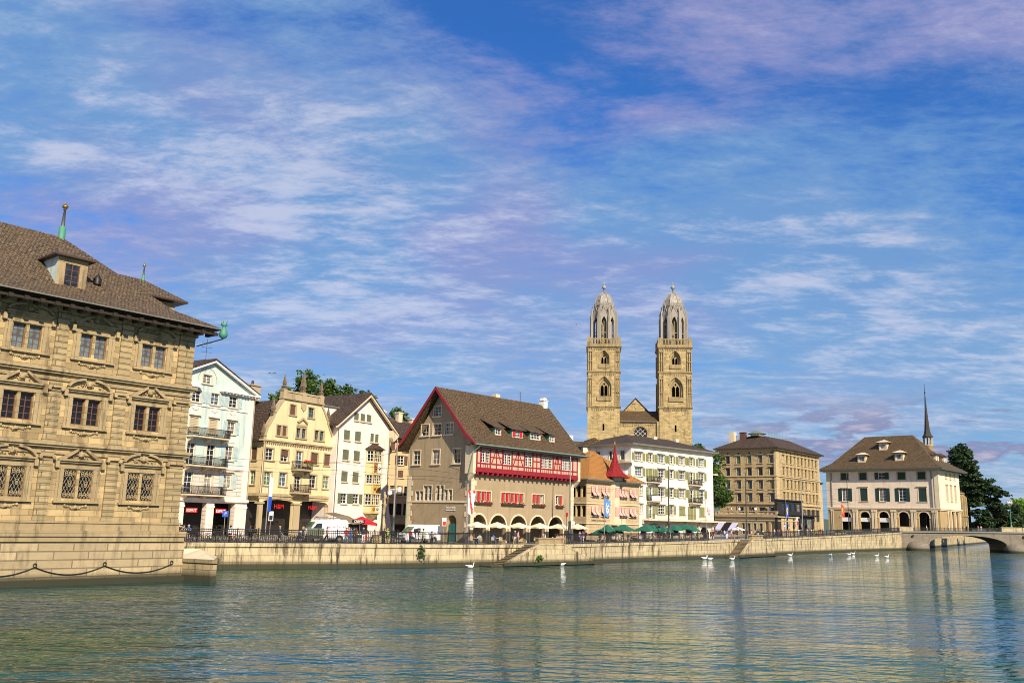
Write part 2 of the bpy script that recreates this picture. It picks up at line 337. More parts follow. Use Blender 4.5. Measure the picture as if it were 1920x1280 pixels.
# ------------------------------------------------------------ buildings: faces and windows
class Bld:
    def __init__(s, name, label, cat, P, az, zb, group=None, k=1.0):
        s.zb = zb; s.az = az; s.M = TR(P.x * k, P.y * k, HC + (zb - HC) * k, R(90 - az)) @ Matrix.Scale(k, 4); s.root = empty(name, label, cat, s.M, group)
        s.up = Matrix.Translation((0, 0, -zb))
    def mb(s): return MB(s.up.copy())
    def face(s, ox, oy, side='front'):
        rz = {'front': 0, 'right': math.pi / 2, 'left': -math.pi / 2, 'back': math.pi}[side]
        return Fac(s, Matrix.Translation((ox, oy, -s.zb)) @ Matrix.Rotation(rz, 4, 'Z'))
WC = {}
def bars(mb, w, h, nx, nz, y0, y1, m, t=0.07, tb=0.045, z0=0):
    mb.box(-w / 2, -w / 2 + t, y0, y1, z0, z0 + h, m); mb.box(w / 2 - t, w / 2, y0, y1, z0, z0 + h, m)
    mb.box(-w / 2 + t, w / 2 - t, y0, y1, z0, z0 + t, m); mb.box(-w / 2 + t, w / 2 - t, y0, y1, z0 + h - t, z0 + h, m)
    for i in range(1, nx):
        x = -w / 2 + w * i / nx; k = tb * (1.5 if nx == 2 or i == nx / 2 else 1); mb.box(x - k / 2, x + k / 2, y0 + .01, y1 - .01, z0 + t, z0 + h - t, m)
    for i in range(1, nz):
        z = z0 + h * i / nz; mb.box(-w / 2 + t, w / 2 - t, y0 + .015, y1 - .015, z - tb / 2, z + tb / 2, m)
class Fac:
    def __init__(s, B, T): s.B = B; s.T = T; s.holes = []
    def mb(s): return MB(s.T.copy())
    def hole(s, poly): s.holes.append(poly)
    def win(s, u0, u1, z0, z1, fr='white_paint', gl='glass', nx=2, nz=3, sur=0.0, sm='palestone', sill=0.08, hood=0.0, rec=0.16,
            sh=None, shm='shut_green', closed=None, hole=True, name='window', ped=None, shw=None, proud=0.05, half=None):
        if gl == 'glass': gl = ('glass', 'glass', 'glass', 'glass_blue', 'glass_curt', 'glass')[rnd.randrange(6)]
        if hole: s.holes.append([(u0, z0), (u1, z0), (u1, z1), (u0, z1)])
        w, h = u1 - u0, z1 - z0; key = (round(w, 2), round(h, 2), fr, gl, nx, nz, sur, sm, sill, hood, rec, closed, half)
        if key not in WC:
            mb = MB(); q = -proud
            if sur:
                mb.box(-w / 2 - sur, -w / 2 - .002, q, 0.02, 0, h, 1); mb.box(w / 2 + .002, w / 2 + sur, q, 0.02, 0, h, 1)
                mb.box(-w / 2 - sur, w / 2 + sur, q, 0.02, h + .002, h + sur, 1)
                if not sill: mb.box(-w / 2 - sur, w / 2 + sur, q, 0.02, -sur, -.002, 1)
            if sill: mb.box(-w / 2 - sur - .08, w / 2 + sur + .08, q - .12, 0.02, -sill - .06, -.003, 1)
            if hood: mb.box(-w / 2 - sur - .12, w / 2 + sur + .12, q - .22, 0.0, h + sur + .08, h + sur + .08 + hood, 1)
            bars(mb, w, h, nx, nz, rec, rec + .07, 0)
            me = mb.mesh('window', [fr, sm]); pm = MB(); pm.box(-w / 2, w / 2, rec + .03, rec + .045, 0, h)
            pe = pm.mesh('pane', [gl]); cm = None
            if closed or half:
                c_ = MB(); zl = h * (1 - (half or 1)); c_.box(-w / 2 + .01, w / 2 - .01, rec - .1, rec - .05, zl + .01, h - .01)
                c_.box(-.012, .012, rec - .115, rec - .1, zl + .02, h - .02); cm = c_.mesh('shutter', [closed])
            WC[key] = (me, pe, cm)
        me, pe, cm = WC[key]
        o = link(name, me, s.B.root, s.T @ Matrix.Translation(((u0 + u1) / 2, 0, z0)))
        link('pane', pe, o)
        if cm: link('shutter', cm, o)
        if sh:
            sw = shw or w / 2; k2 = ('sh', round(sw, 2), round(h, 2), shm)
            if k2 not in WC:
                t = MB(); t.box(0, sw, -.07, -.03, 0, h); t.box(.04, sw - .04, -.078, -.07, h * .48, h * .54); WC[k2] = t.mesh('shutter', [shm])
            if 'l' in sh: link('shutter', WC[k2], o, Matrix.Translation((-w / 2 - sw - .01 - sur, 0, 0)))
            if 'r' in sh: link('shutter', WC[k2], o, Matrix.Translation((w / 2 + .01 + sur, 0, 0)))
        return o
    def wall(s, mb, outline, m=0, rev=0.3, mr=None):
        k = mb.T; mb.T = s.T.copy(); mb.wall(outline, s.holes, m, rev, mr); mb.T = k
    def text(s, txt, u, z, size, mt, out=0.06, name='lettering', depth=0.02, parent=None, align='LEFT', label=None, spacing=1.0):
        c = bpy.data.curves.new('t', 'FONT'); c.body = txt; c.size = size; c.extrude = depth; c.align_x = align; c.space_character = spacing
        o = bpy.data.objects.new('t', c); col.objects.link(o); dg = bpy.context.evaluated_depsgraph_get()
        me = bpy.data.meshes.new_from_object(o.evaluated_get(dg)); bpy.data.objects.remove(o)
        me.materials.clear(); me.materials.append(MATS[mt])
        return link(name, me, parent or s.B.root, s.T @ Matrix.Translation((u, -out, z)) @ Matrix.Rotation(math.pi / 2, 4, 'X'))
def text_mesh(txt, size, mt, depth=0.01, align='CENTER'):
    c = bpy.data.curves.new('t', 'FONT'); c.body = txt; c.size = size; c.extrude = depth; c.align_x = align; c.align_y = 'CENTER'
    o = bpy.data.objects.new('t', c); col.objects.link(o); dg = bpy.context.evaluated_depsgraph_get()
    me = bpy.data.meshes.new_from_object(o.evaluated_get(dg)); bpy.data.objects.remove(o); me.materials.clear(); me.materials.append(MATS[mt]); return me
# ------------------------------------------------------------ water, ground, quay
def tagit(o, label=None, cat=None, kind=None, group=None):
    if label: o['label'] = label
    if cat: o['category'] = cat
    if kind: o['kind'] = kind
    if group: o['group'] = group
    return o
def water_mat():
    mt, nt, bs = _new('water'); N = nt.nodes; L = nt.links
    bs.inputs['Roughness'].default_value = 0.03; bs.inputs['IOR'].default_value = 1.34; bs.inputs['Specular IOR Level'].default_value = 0.7
    g = N.new('ShaderNodeNewGeometry')
    big = _noise(nt, g.outputs['Position'], 0.03, 5)
    L.new(_mix(nt, _mr(nt, big, 0.42, 0.58, 0, 1), (0.0005, 0.065, 0.1), (0.014, 0.075, 0.018)), bs.inputs['Base Color'])
    def nz(rot, sx, sy, scale, det, dist=0.3):
        mp = N.new('ShaderNodeMapping'); mp.inputs['Rotation'].default_value = (0, 0, R(rot)); mp.inputs['Scale'].default_value = (sx, sy, 1)
        L.new(g.outputs['Position'], mp.inputs[0]); n = N.new('ShaderNodeTexNoise'); n.inputs['Scale'].default_value = scale; n.inputs['Detail'].default_value = det; n.inputs['Roughness'].default_value = 0.6; n.inputs['Distortion'].default_value = dist
        L.new(mp.outputs[0], n.inputs[0]); return n.outputs[0]
    a = nz(-12, 0.4, 1.0, 0.6, 3); b = nz(14, 0.45, 1.0, 1.9, 2); c = nz(5, 0.7, 1.0, 0.2, 2)
    ad = N.new('ShaderNodeMath'); ad.operation = 'MULTIPLY_ADD'; L.new(b, ad.inputs[0]); ad.inputs[1].default_value = 0.5; L.new(a, ad.inputs[2])
    ad2 = N.new('ShaderNodeMath'); ad2.operation = 'MULTIPLY_ADD'; L.new(c, ad2.inputs[0]); ad2.inputs[1].default_value = 1.2; L.new(ad.outputs[0], ad2.inputs[2])
    wp = nz(-25, 0.35, 1.0, 0.035, 4); pm_ = N.new('ShaderNodeMath'); pm_.operation = 'MULTIPLY'; L.new(ad2.outputs[0], pm_.inputs[0]); L.new(_mr(nt, wp, 0.38, 0.62, 0.45, 1.45), pm_.inputs[1])
    _bump(nt, bs, pm_.outputs[0], 1.0, 0.36)
water_mat()
mb = MB(); mb.add([(-900, -200, 0), (2500, -200, 0), (2500, 3500, 0), (-900, 3500, 0)], [(0, 1, 2, 3)])
mb.build('water', 'water', kind='structure')
QL = [(-75, 62.5, 2.6), (-29.4, 93, 2.6), (-14.7, 102.4, 2.6), (-5.1, 110.8, 2.56), (8, 124.5, 2.56), (36.6, 161.5, 3.0), (64.3, 201.4, 3.5), (98, 246, 4.4), (113, 264, 5.0), (124, 282, 5.05), (165, 345, 4.6), (420, 760, 4.2)]
QP = [Vector((x, y)) for x, y, z in QL]; QZ = [z for x, y, z in QL]
def _inl(i):
    a = (QP[i] - QP[i - 1]).normalized() if i else None; b = (QP[i + 1] - QP[i]).normalized() if i < len(QP) - 1 else None
    d = ((a or b) + (b or a)).normalized(); n = Vector((-d.y, d.x)); k = n.dot(Vector((-(b or a).y, (b or a).x))); return n / max(k, .5)
QN = [_inl(i) for i in range(len(QP))]
def qoff(s): return [p + n * s for p, n in zip(QP, QN)]
def place(px, s):
    """street position seen at photo column px, s metres inland of the quay edge; also the quay direction there"""
    d = ray(px, 990); best = None; pts = qoff(s); D = Vector((d.x, d.y))
    for i in range(len(pts) - 1):
        a, b = pts[i], pts[i + 1]; e = b - a; den = D.x * e.y - D.y * e.x
        if abs(den) < 1e-9: continue
        t = (a.x * e.y - a.y * e.x) / den; u = (a.x * D.y - a.y * D.x) / den
        if t > 0 and -1e-6 <= u <= 1.0001 and (best is None or t < best[0]): best = (t, i, u)
    t, i, u = best; p = D * t; e = QP[i + 1] - QP[i]
    return Vector((p.x, p.y, QZ[i] * (1 - u) + QZ[i + 1] * u)), math.atan2(e.y, e.x)
LEV = [(0, 0), (5, 0.0), (24, 0.0), (60, 1.8), (110, 7), (260, 16), (700, 22)]
mb = MB(); vs = []; fs = []
for k, (s, dz) in enumerate(LEV):
    pts = qoff(s) if s < 70 else [p + (Vector((-0.62, 0.78)) if i < 9 else Vector((-0.3, 0.95))) * s for i, p in enumerate(QP)]
    for i, p in enumerate(pts): vs.append((p.x, p.y, QZ[i] + dz * max(0, min(1, (9 - i) / 4))))
n = len(QP)
for k in range(len(LEV) - 1):
    for i in range(n - 1): fs.append((k * n + i, k * n + i + 1, (k + 1) * n + i + 1, (k + 1) * n + i))
mb.add(vs, fs); mb.build('ground', 'paving', kind='structure')
# carriageway, a thin sheet on the quay street, with kerb towards the river promenade
mb = MB(); a = qoff(4.6); b = qoff(11.5)
for i in range(8):
    z0, z1 = QZ[i] + .006, QZ[i + 1] + .006; mb.add([(*a[i], z0), (*a[i + 1], z1), (*b[i + 1], z1), (*b[i], z0)], [(0, 1, 2, 3)])
mb.build('road', 'asphalt', kind='structure')
# quay wall: body, coping course and foot ledge follow the bank line
def ribbon(mb, s0, s1, za, zb, i0=0, i1=None, m=0, rel=True):
    A = qoff(s0); B = qoff(s1); i1 = len(QP) - 1 if i1 is None else i1
    for i in range(i0, i1):
        t = [(QZ[j] if rel else 0) for j in (i, i + 1)]
        zA = [za + t[0], za + t[1]] if za > -5 else [-1.5, -1.5]; zB = [zb + t[0], zb + t[1]]
        if za <= -5: zA = [za + 5, za + 5]
        p, q, r_, s_ = A[i], A[i + 1], B[i + 1], B[i]
        mb.add([(*p, zA[0]), (*q, zA[1]), (*r_, zA[1]), (*s_, zA[0]), (*p, zB[0]), (*q, zB[1]), (*r_, zB[1]), (*s_, zB[0])],
               [(0, 1, 5, 4), (4, 5, 6, 7), (2, 3, 7, 6), (0, 3, 2, 1), (1, 2, 6, 5), (3, 0, 4, 7)], m)
qr = empty('quay_wall', 'long stained sandstone quay wall running along the river below the street', 'quay wall', TR(0, 0, 0))
mb = MB(); ribbon(mb, 0, 1.2, -6.5, -.02); mb.build('wall', 'quay_stone', qr)
mb = MB(); ribbon(mb, -.14, .55, -.34, .035); mb.build('coping', 'quay_stone', qr)
mb = MB(); ribbon(mb, -.22, .1, -6.0, 0.16, 0, 10, 0, False); mb.build('foot_ledge', 'quay_stone', qr)
# water stairs beside the quay with sloping parapets
def stairs(px, nm, lab, flip, length, plat):
    """origin on quay edge at px = left end of flat top; local x along quay, -y towards river"""
    P, ang = place(px, 0.0); z = P.z
    rt = empty(nm, lab, 'stairs', TR(P.x, P.y, 0, ang)); H = z
    def fl(pts): return pts
    # parapet slab : trapezoid
    b = MB(); b.prism([(-length, .1), (plat + length, .1), (plat + length - .5, .32), (plat, H), (0, H), (-length + .5, .32)], -2.3, -1.9); b.build('parapet_wall', 'quay_stone', rt)
    b = MB()
    b.prism([(-length, .33), (-length + .5, .55), (.1, H + .22), (.1, H + .02), (-length + .5, .33), (-length, .12)], -2.34, -1.95)
    b.prism([(plat + length, .33), (plat + length - .5, .55), (plat - .1, H + .22), (plat - .1, H + .02), (plat + length - .5, .33), (plat + length, .12)], -2.34, -1.95)
    b.box(.1, plat - .1, -2.38, -1.82, H + .02, H + .2); b.build('coping', 'quay_stone', rt)
    n_ = 14
    for side in (0, 1):
        b = MB()
        for i in range(n_):
            zt = H * (1 - (i + .5) / n_) + .06; xa = -length * (i) / n_; xb = -length * (i + 1) / n_
            if side: xa, xb = plat - xa, plat - xb
            b.box(min(xa, xb) + .001, max(xa, xb) - .001, -1.9, -.145, -.5, zt)
            b.box(min(xa, xb) - .05, max(xa, xb) + .03, -1.895, -.15, zt + .002, zt + .05, 1)
        b.build('steps', ['step_stone', 'step_stone'], rt)
    for xa, xb in ((-length - 2.2, -length - .01), (plat + length + .01, plat + length + 2)): b = MB(); b.box(xa, xb, -2.2, -.25, -.6, .18); b.build('foot_ledge', 'quay_stone', rt)
    b = MB(); b.box(0, plat, -1.9, -.145, 0, H + .02); b.build('landing', 'quay_stone', rt)
    b = MB(); b.box(.15, plat - .15, -2.2, -1.5, H + .2, H + .28)
    b.box(.15, plat - .15, -2.14, -1.56, H + .28, H + .78); b.box(0, plat, -2.25, -1.45, H + .78, H + .95)
    for i in range(4): xx = .2 + (plat - .6) * i / 3; b.box(xx, xx + .2, -2.19, -1.51, H + .28, H + .78)
    b.build('parapet_box', 'town_trim', rt)
    return rt
stairs(986, 'water_stairs', 'stone water stairs in front of the taupe house with red shutters', 1, 6.3, 5.2)
stairs(1388, 'water_stairs', 'stone water stairs near the striped awnings of the low terrace building', 1, 6.6, 6.3)
# ------------------------------------------------------------ bridge
BP = Vector((116.9, 268.1, 0)); br = Bld('stone_bridge', 'low stone arch bridge crossing the river at the right edge', 'bridge', BP, 97, 0)
L_ = 60
f = br.face(0, 0)
mb = br.mb()
def arcpts(u0, u1, zs, zc, n=18): 
    c = (u0 + u1) / 2; r = (u1 - u0) / 2; return [(c + r * math.cos(math.pi * i / n), zs + (zc - zs) * math.sin(math.pi * i / n) ** .8) for i in range(n + 1)]
def deck(u): return 5.1 + 0.018 * u
out = [(-2, -1), (6.4, -1)] + arcpts(6.4, 27.9, 1.6, 4.65)[::-1] + [(27.9, -1), (33, -1)] + arcpts(33, 54.5, 1.9, 5.0)[::-1] + [(54.5, -1), (L_, -1), (L_, deck(L_)), (-2, deck(-2))]
mb.prism(out, 0, 13, 0); mb.build('arches', ['bridge_stone'], br.root)
for (a, b, zs, zc) in ((6.4, 27.9, 1.6, 4.65), (33, 54.5, 1.9, 5.0)):
    mb = br.mb(); A_ = arcpts(a, b, zs, zc); B_ = arcpts(a - .45, b + .45, zs, zc + .42)
    for i in range(len(A_) - 1): mb.prism([A_[i], A_[i + 1], B_[i + 1], B_[i]], -.06, -.002)
    mb.build('arch_ring', 'bridge_stone', br.root)
mb = br.mb(); mb.prism([(-2, deck(-2) + .003), (L_, deck(L_) + .003), (L_, deck(L_) + .38), (-2, deck(-2) + .38)], -.35, 13.35); mb.build('deck', 'gutter', br.root)
for c, r in ((3.3, 3.2), (30.4, 3.2)):
    mb = br.mb(); mb.lathe([(r, -1.2), (r, .9), (r * .97, 1.4), (r * .85, 2.0), (r * .6, 2.5), (r * .25, 2.75), (.02, 2.8)], (c, .4, 0), 24); mb.build('pier_cap', 'bridge_stone', br.root)
for u in (1.9, 32.6): mb = br.mb(); mb.tube((u, -.05, deck(u) - 1.0), (u, -.4, deck(u) - 1.0), .34, .34, 12); mb.build('outlet_pipe', 'iron', br.root)
mb = br.mb()
for v in (-.2,):
    for z in (.45, .62, 1.4): mb.prism([(2.2, deck(2) + z), (L_, deck(L_) + z), (L_, deck(L_) + z + .06), (2.2, deck(2) + z + .06)], v - .03, v + .03)
    u = 2.2
    while u < 36: mb.box(u, u + .06, v - .015, v + .015, deck(u) + .45, deck(u) + 1.42); u += .2
    u = 2.2
    while u < 36: mb.box(u, u + .12, v - .06, v + .06, deck(u) + .38, deck(u) + 1.52); u += 2.9
mb.build('railing', 'iron', br.root)
mb = br.mb(); mb.box(-2.2, 2.0, -.3, .5, deck(0) + .38, deck(0) + 1.5); mb.box(-2.4, 2.2, -.38, .58, deck(0) + 1.5, deck(0) + 1.66)
mb.build('stone_parapet', 'quay_stone', br.root); mb = br.mb(); mb.box(26.6, 33.4, -.3, .5, deck(30) + .385, deck(30) + 1.5); mb.box(26.4, 33.6, -.38, .58, deck(30) + 1.5, deck(30) + 1.68)
mb.build('stone_parapet', 'quay_stone', br.root)
# far lake shore
mb = MB(); random.seed(3)
pts = [(x, 1450 + 60 * math.sin(x * .01)) for x in range(100, 2300, 60)]
vs = [(x, y, -1) for x, y in pts] + [(x, y + 120, 16 + 10 * math.sin(x * .006) + 5 * math.sin(x * .023)) for x, y in pts] + [(x, y + 500, 40 + 26 * math.sin(x * .004 + 1)) for x, y in pts]
n = len(pts); mb.add(vs, [(k * n + i, k * n + i + 1, (k + 1) * n + i + 1, (k + 1) * n + i) for k in range(2) for i in range(n - 1)], 0, True)
plain('far_shore', (0.06, 0.1, 0.07), 0.9); mb.build('hills', 'far_shore', kind='structure')
# stone pier at the foot of the town hall
A = atz(399, 1093, 0.0); P0 = atz(335, 1089, 0.0); Dp = Vector((A.x - P0.x, A.y - P0.y)); 
rt = empty('stone_pier', 'low mossy stone pier in the water at the foot of the town hall corner', 'pier', TR(P0.x, P0.y, 0, math.atan2(Dp.y, Dp.x)))
ln = Dp.length
mb = MB(); ft = [(-1.5, .15), (ln - .3, 0), (ln, .3), (ln - 4.4, 5.6), (-3, 5.6)]
mb.slab(ft, -1, 1.55, 0); mb.build('block', 'pier_stone', rt)
mb = MB(); ft2 = [(x + (.12 if x > 1 else 0), y + (-.12 if y < 1 else .0)) for x, y in ft]; mb.slab(ft2, 1.553, 1.82, 0); mb.build('coping', 'pier_stone', rt)
mb = MB(); mb.add([(-1.4, .3, 1.823), (ln - .5, .5, 1.823), (ln - 3.6, 4.6, 1.823), (-1.4, 5, 1.823), (-1.4, 1.4, 2.5), (-.6, 3.0, 2.5)], [(0, 1, 5, 4), (1, 2, 5), (2, 3, 4, 5)], 0); mb.build('sloped_top', 'palestone', rt)
# ------------------------------------------------------------ town hall (left)
ornate = [0]
def garland(mb, u, z, w, m=0, seed=0, drop=.16):
    r_ = random.Random(seed)
    for i in range(15):
        t = i / 14; x = u - w / 2 + w * t; zz = z - drop * math.sin(math.pi * t) + .05 * math.sin(t * 19 + seed)
        s_ = .06 + .05 * r_.random() + .05 * (abs(t - .5) < .12); mb.lathe([(.01, -s_), (s_, 0), (.01, s_)], (x, -.06, zz), 5, m, smooth=False)
    for k in (-1, 1): mb.lathe([(.01, -.14), (.1, -.05), (.07, .1), (.01, .16)], (u + k * w / 2, -.07, z + .03), 6, m, smooth=False)
    mb.lathe([(.01, -.17), (.16, -.05), (.14, .1), (.01, .18)], (u, -.1, z - drop * .7), 7, m, smooth=False)
def pediment(mb, u, z, w, h, kind, m=0, seed=0):
    h2 = w / 2
    mb.box(u - h2, u + h2, -.34, 0, z, z + .13, m); mb.box(u - h2 + .12, u + h2 - .12, -.2, 0, z - .14, z - .003, m)
    if kind == 'tri':
        for s_ in (-1, 1):
            mb.prism([(u + s_ * h2, z + .135), (u + s_ * (h2 - .5), z + .135), (u + s_ * .3, z + h - .14), (u + s_ * .3, z + h + .06)], -.36, -.002, m)
    elif kind == 'seg':
        n = 9
        for s_ in (-1, 1):
            P_ = [(u + s_ * h2 * math.cos(a), z + .12 + (h - .06) * math.sin(a)) for a in [R(8) + R(68) * i / n for i in range(n + 1)]]
            Q_ = [(u + s_ * (h2 - .17) * math.cos(a), z + .12 + (h - .24) * math.sin(a)) for a in [R(8) + R(68) * i / n for i in range(n + 1)]]
            for i in range(n): mb.prism([P_[i], P_[i + 1], Q_[i + 1], Q_[i]], -.36, -.002, m)
    r_ = random.Random(seed)
    mb.lathe([(.01, -.24), (.2, -.1), (.22, .06), (.13, .2), (.01, .34)], (u, -.14, z + h * .52), 8, m, smooth=False)
    for i in range(10):
        x = (r_.random() - .5) * w * .52; s_ = .06 + .07 * r_.random(); mb.lathe([(.01, -s_), (s_, 0), (.01, s_)], (u + x, -.08, z + .24 + (h * .3) * r_.random() * (1 - abs(x) / h2)), 5, m, smooth=False)
TP = atz(335, 1089, 0)
T = Bld('town_hall', 'large ornate baroque sandstone town hall standing in the river at the left edge', 'town hall', TP, 40, 0)
f = T.face(0, 0); f.holes = []
cols = [-24.3, -19.25, -14.22, -9.22, -4.2]; UL = -27.5
for ci, c in enumerate(cols):
    for (z0, z1, gl, w_, ri) in ((17.2, 18.98, 'glass_lead', 2.06, 0), (11.95, 13.92, 'glass_deep', 2.12, 1), (6.38, 8.52, 'glass_deep', 2.2, 2)):
        for k in (-1, 1):
            hw = w_ / 2; a, b = (c - hw, c - .12) if k < 0 else (c + .12, c + hw)
            o = f.win(a, b, z0, z1, fr='brown_wood', gl=gl, nx=2 if ri < 2 else 1, nz=4 if ri < 2 else 1, sur=0, sill=0, rec=.28)
            if ri == 2:
                key = 'grille'
                if key not in WC:
                    g = MB(); W_, H_ = b - a, z1 - z0; n = 7
                    for i in range(-n, n + 5):
                        for sgn in (1, -1):
                            x0 = i * W_ / 4; p = []; 
                            for t in range(13):
                                zz = H_ * t / 12; x = x0 + sgn * zz * .5 - (W_ * 1.0 if sgn > 0 else 0); p.append((x, zz))
                            for (xa, za), (xb, zb) in zip(p[:-1], p[1:]):
                                if 0 <= xa <= W_ and 0 <= xb <= W_: g.tube((xa - W_ / 2, -.02, za), (xb - W_ / 2, -.02, zb), .012, .012, 4)
                    for zz in (.22, .34, H_ / 2 - .1, H_ / 2 + .1, H_ - .34, H_ - .22):
                        for xx in (-.3, 0, .3) if zz < .5 or zz > H_ - .5 else (0,):
                            n_ = 8; c_ = [(xx + .11 * math.cos(2 * math.pi * i / n_), -.04, zz + .09 * math.sin(2 * math.pi * i / n_)) for i in range(n_ + 1)]; g.path(c_, .022, 4)
                    WC[key] = g.mesh('grille', ['gold' if 0 else 'carve'])
                link('grille', WC[key], o)
mb = T.mb()
RX = -.62; f.wall(mb, [(UL, 4.0), (RX, 4.0), (RX, 20.9), (UL, 20.9)], 0, .4)
# other sides
for vv in ([(RX, 0), (RX, 18)], [(RX, 18), (UL, 18)], [(UL, 18), (UL, 0)]):
    (xa, ya), (xb, yb) = vv; mb.add([(xa, ya, -1), (xb, yb, -1), (xb, yb, 20.9), (xa, ya, 20.9)], [(0, 1, 2, 3)])
mb.build('wall', 'town_stone', T.root)
mb = T.mb()
mb.box(UL, -.05, -.3, 18, 3.2, 3.58); mb.box(UL, .05, -.42, 18.1, 3.58, 4.0); mb.box(UL, RX + .12, -.14, 18.1, 4.003, 4.55); mb.box(UL, RX + .22, -.22, 18.1, 4.553, 4.72)
for zz in (10.12, 15.62):
    mb.box(UL, RX + .16, -.14, 18.1, zz - .5, zz - .3); mb.box(UL, RX + .3, -.28, 18.1, zz - .02, zz + .14); mb.box(UL, RX + .45, -.42, 18.1, zz + .143, zz + .38)
mb.box(UL, RX + .2, -.18, 18.1, 20.3, 20.6); mb.box(UL, RX + .5, -.45, 18.2, 20.603, 20.85)
mb.build('cornice', 'town_trim', T.root)
mb = T.mb(); mb.box(UL, .12, -.16, 18.1, -1, 3.197)
mb.build('plinth', 'town_base', T.root)
mb = T.mb(); mb.box(UL, .3, -.36, 0, -1, .42); mb.build('water_foot', 'bridge_stone', T.root)
# pilasters between the bays
pc = [-21.75, -16.75, -11.75, -6.65]
for zi, (za, zb) in enumerate(((4.73, 9.1), (10.52, 14.25), (16.02, 20.28))):
    for c in pc + [-1.4]:
        w2 = .46 if c != -1.4 else .68
        if c == -1.4: c = -1.36; w2 = .7
        p = T.mb(); p.T = f.T.copy(); z = za + .25; p.box(c - w2 - .06, c + w2 + .06, -.2, .01, za, za + .24)
        while z < zb - .1: p.box(c - w2, c + w2, -.17, .01, z, min(z + .4, zb)); p.box(c - w2 + .03, c + w2 - .03, -.135, .01, z + .4, z + .46); z += .462
        if zi < 2 or 1:
            p.box(c - w2 - .06, c + w2 + .06, -.22, .01, zb + .02, zb + .16); p.box(c - w2 - .12, c + w2 + .12, -.3, .01, zb + .3, zb + .46)
            for k in (-1, 1): p.tube((c + k * (w2 + .02), -.34, zb + .2), (c + k * (w2 + .02), -.02, zb + .2), .13, .13, 8)
            if zi == 1 or zi == 0: p.box(c - w2, c + w2, -.18, .01, zb + .463, zb + .76)
        p.build('pilaster', 'town_rustic', T.root)
kinds = [['seg', 'tri', 'seg', 'tri', 'seg'], ['seg', 'seg', 'tri', 'seg', 'tri'], ['tri', 'tri', 'seg', 'tri', 'seg']]
for ci, c in enumerate(cols):
    for ri, (z, zw0, zw1) in enumerate(((19.72, 17.2, 18.98), (14.56, 11.95, 13.92), (9.16, 6.38, 8.52))):
        p = T.mb(); p.T = f.T.copy(); pediment(p, c, z, 3.4, .92 if ri else .8, kinds[ri][ci], 0, ci * 3 + ri)
        p.build('pediment', 'town_trim', T.root)
        p = T.mb(); p.T = f.T.copy(); hw = 1.1
        for k in (-1, 1):
            for (o1, o2, pr) in ((.03, .3, .09), (.36, .52, .06)):
                p.box(c + (k * (hw + o1) if k > 0 else -hw - o2), c + (hw + o2 if k > 0 else -hw - o1), -pr, .01, zw0 - .2, zw1 + .06)
            p.box(c + k * 1.74 - .13, c + k * 1.74 + .13, -.3, .01, zw1 + .12, zw1 + .62)
        p.box(c - hw - .52, c + hw + .52, -.1, .01, zw1 + .063, zw1 + .3)
        p.box(c - .118, c + .118, .02, .35, zw0 + .002, zw1 - .002)
        p.box(c - hw - .62, c + hw + .62, -.24, .01, zw0 - .34, zw0 - .2); p.build('window_surround', 'town_trim', T.root)
        p = T.mb(); p.T = f.T.copy(); garland(p, c, zw0 - .55, 2.0 if ri < 2 else 1.6, 0, ci + ri * 7); p.build('carving', 'carve', T.root)
# roof with bellcast, side dormer and finials
mb = T.mb(); mb.hip(UL - 1, .75, -1.95, 19.9, 21.1, (-30, 9, -9.0, 9), 28.85, 0, .09, .1, 1, 2)
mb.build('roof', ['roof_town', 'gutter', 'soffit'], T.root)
mb = T.mb(); mb.box(UL, .6, -1.6, -1.4, 20.52, 20.72); 
u = UL
while u < .4: mb.box(u, u + .3, -1.85, -.46, 20.45, 20.74); u += 1.1
mb.build('eaves_beams', 'soffit', T.root)
def finial(B, x, y, z, h, par):
    q = B.mb(); q.lathe([(.42 * h / 4, -.3), (.36 * h / 4, h * .3), (.2 * h / 4, h * .32)], (x, y, z), 8, 0); q.lathe([(.24 * h / 4, h * .3), (.1 * h / 4, h * .78), (.22 * h / 4, h * .79), (.1 * h / 4, h * .81)], (x, y, z), 8, 1)
    q.lathe([(.02, h * .8), (.28 * h / 4, h * .84), (.34 * h / 4, h * .88), (.26 * h / 4, h * .92), (.06, h * .95), (.03, h)], (x, y, z), 10, 2); return q.build('finial', ['copper_green', 'lead', 'gold'], par)
finial(T, -9.0, 9, 28.8, 3.2, T.root)
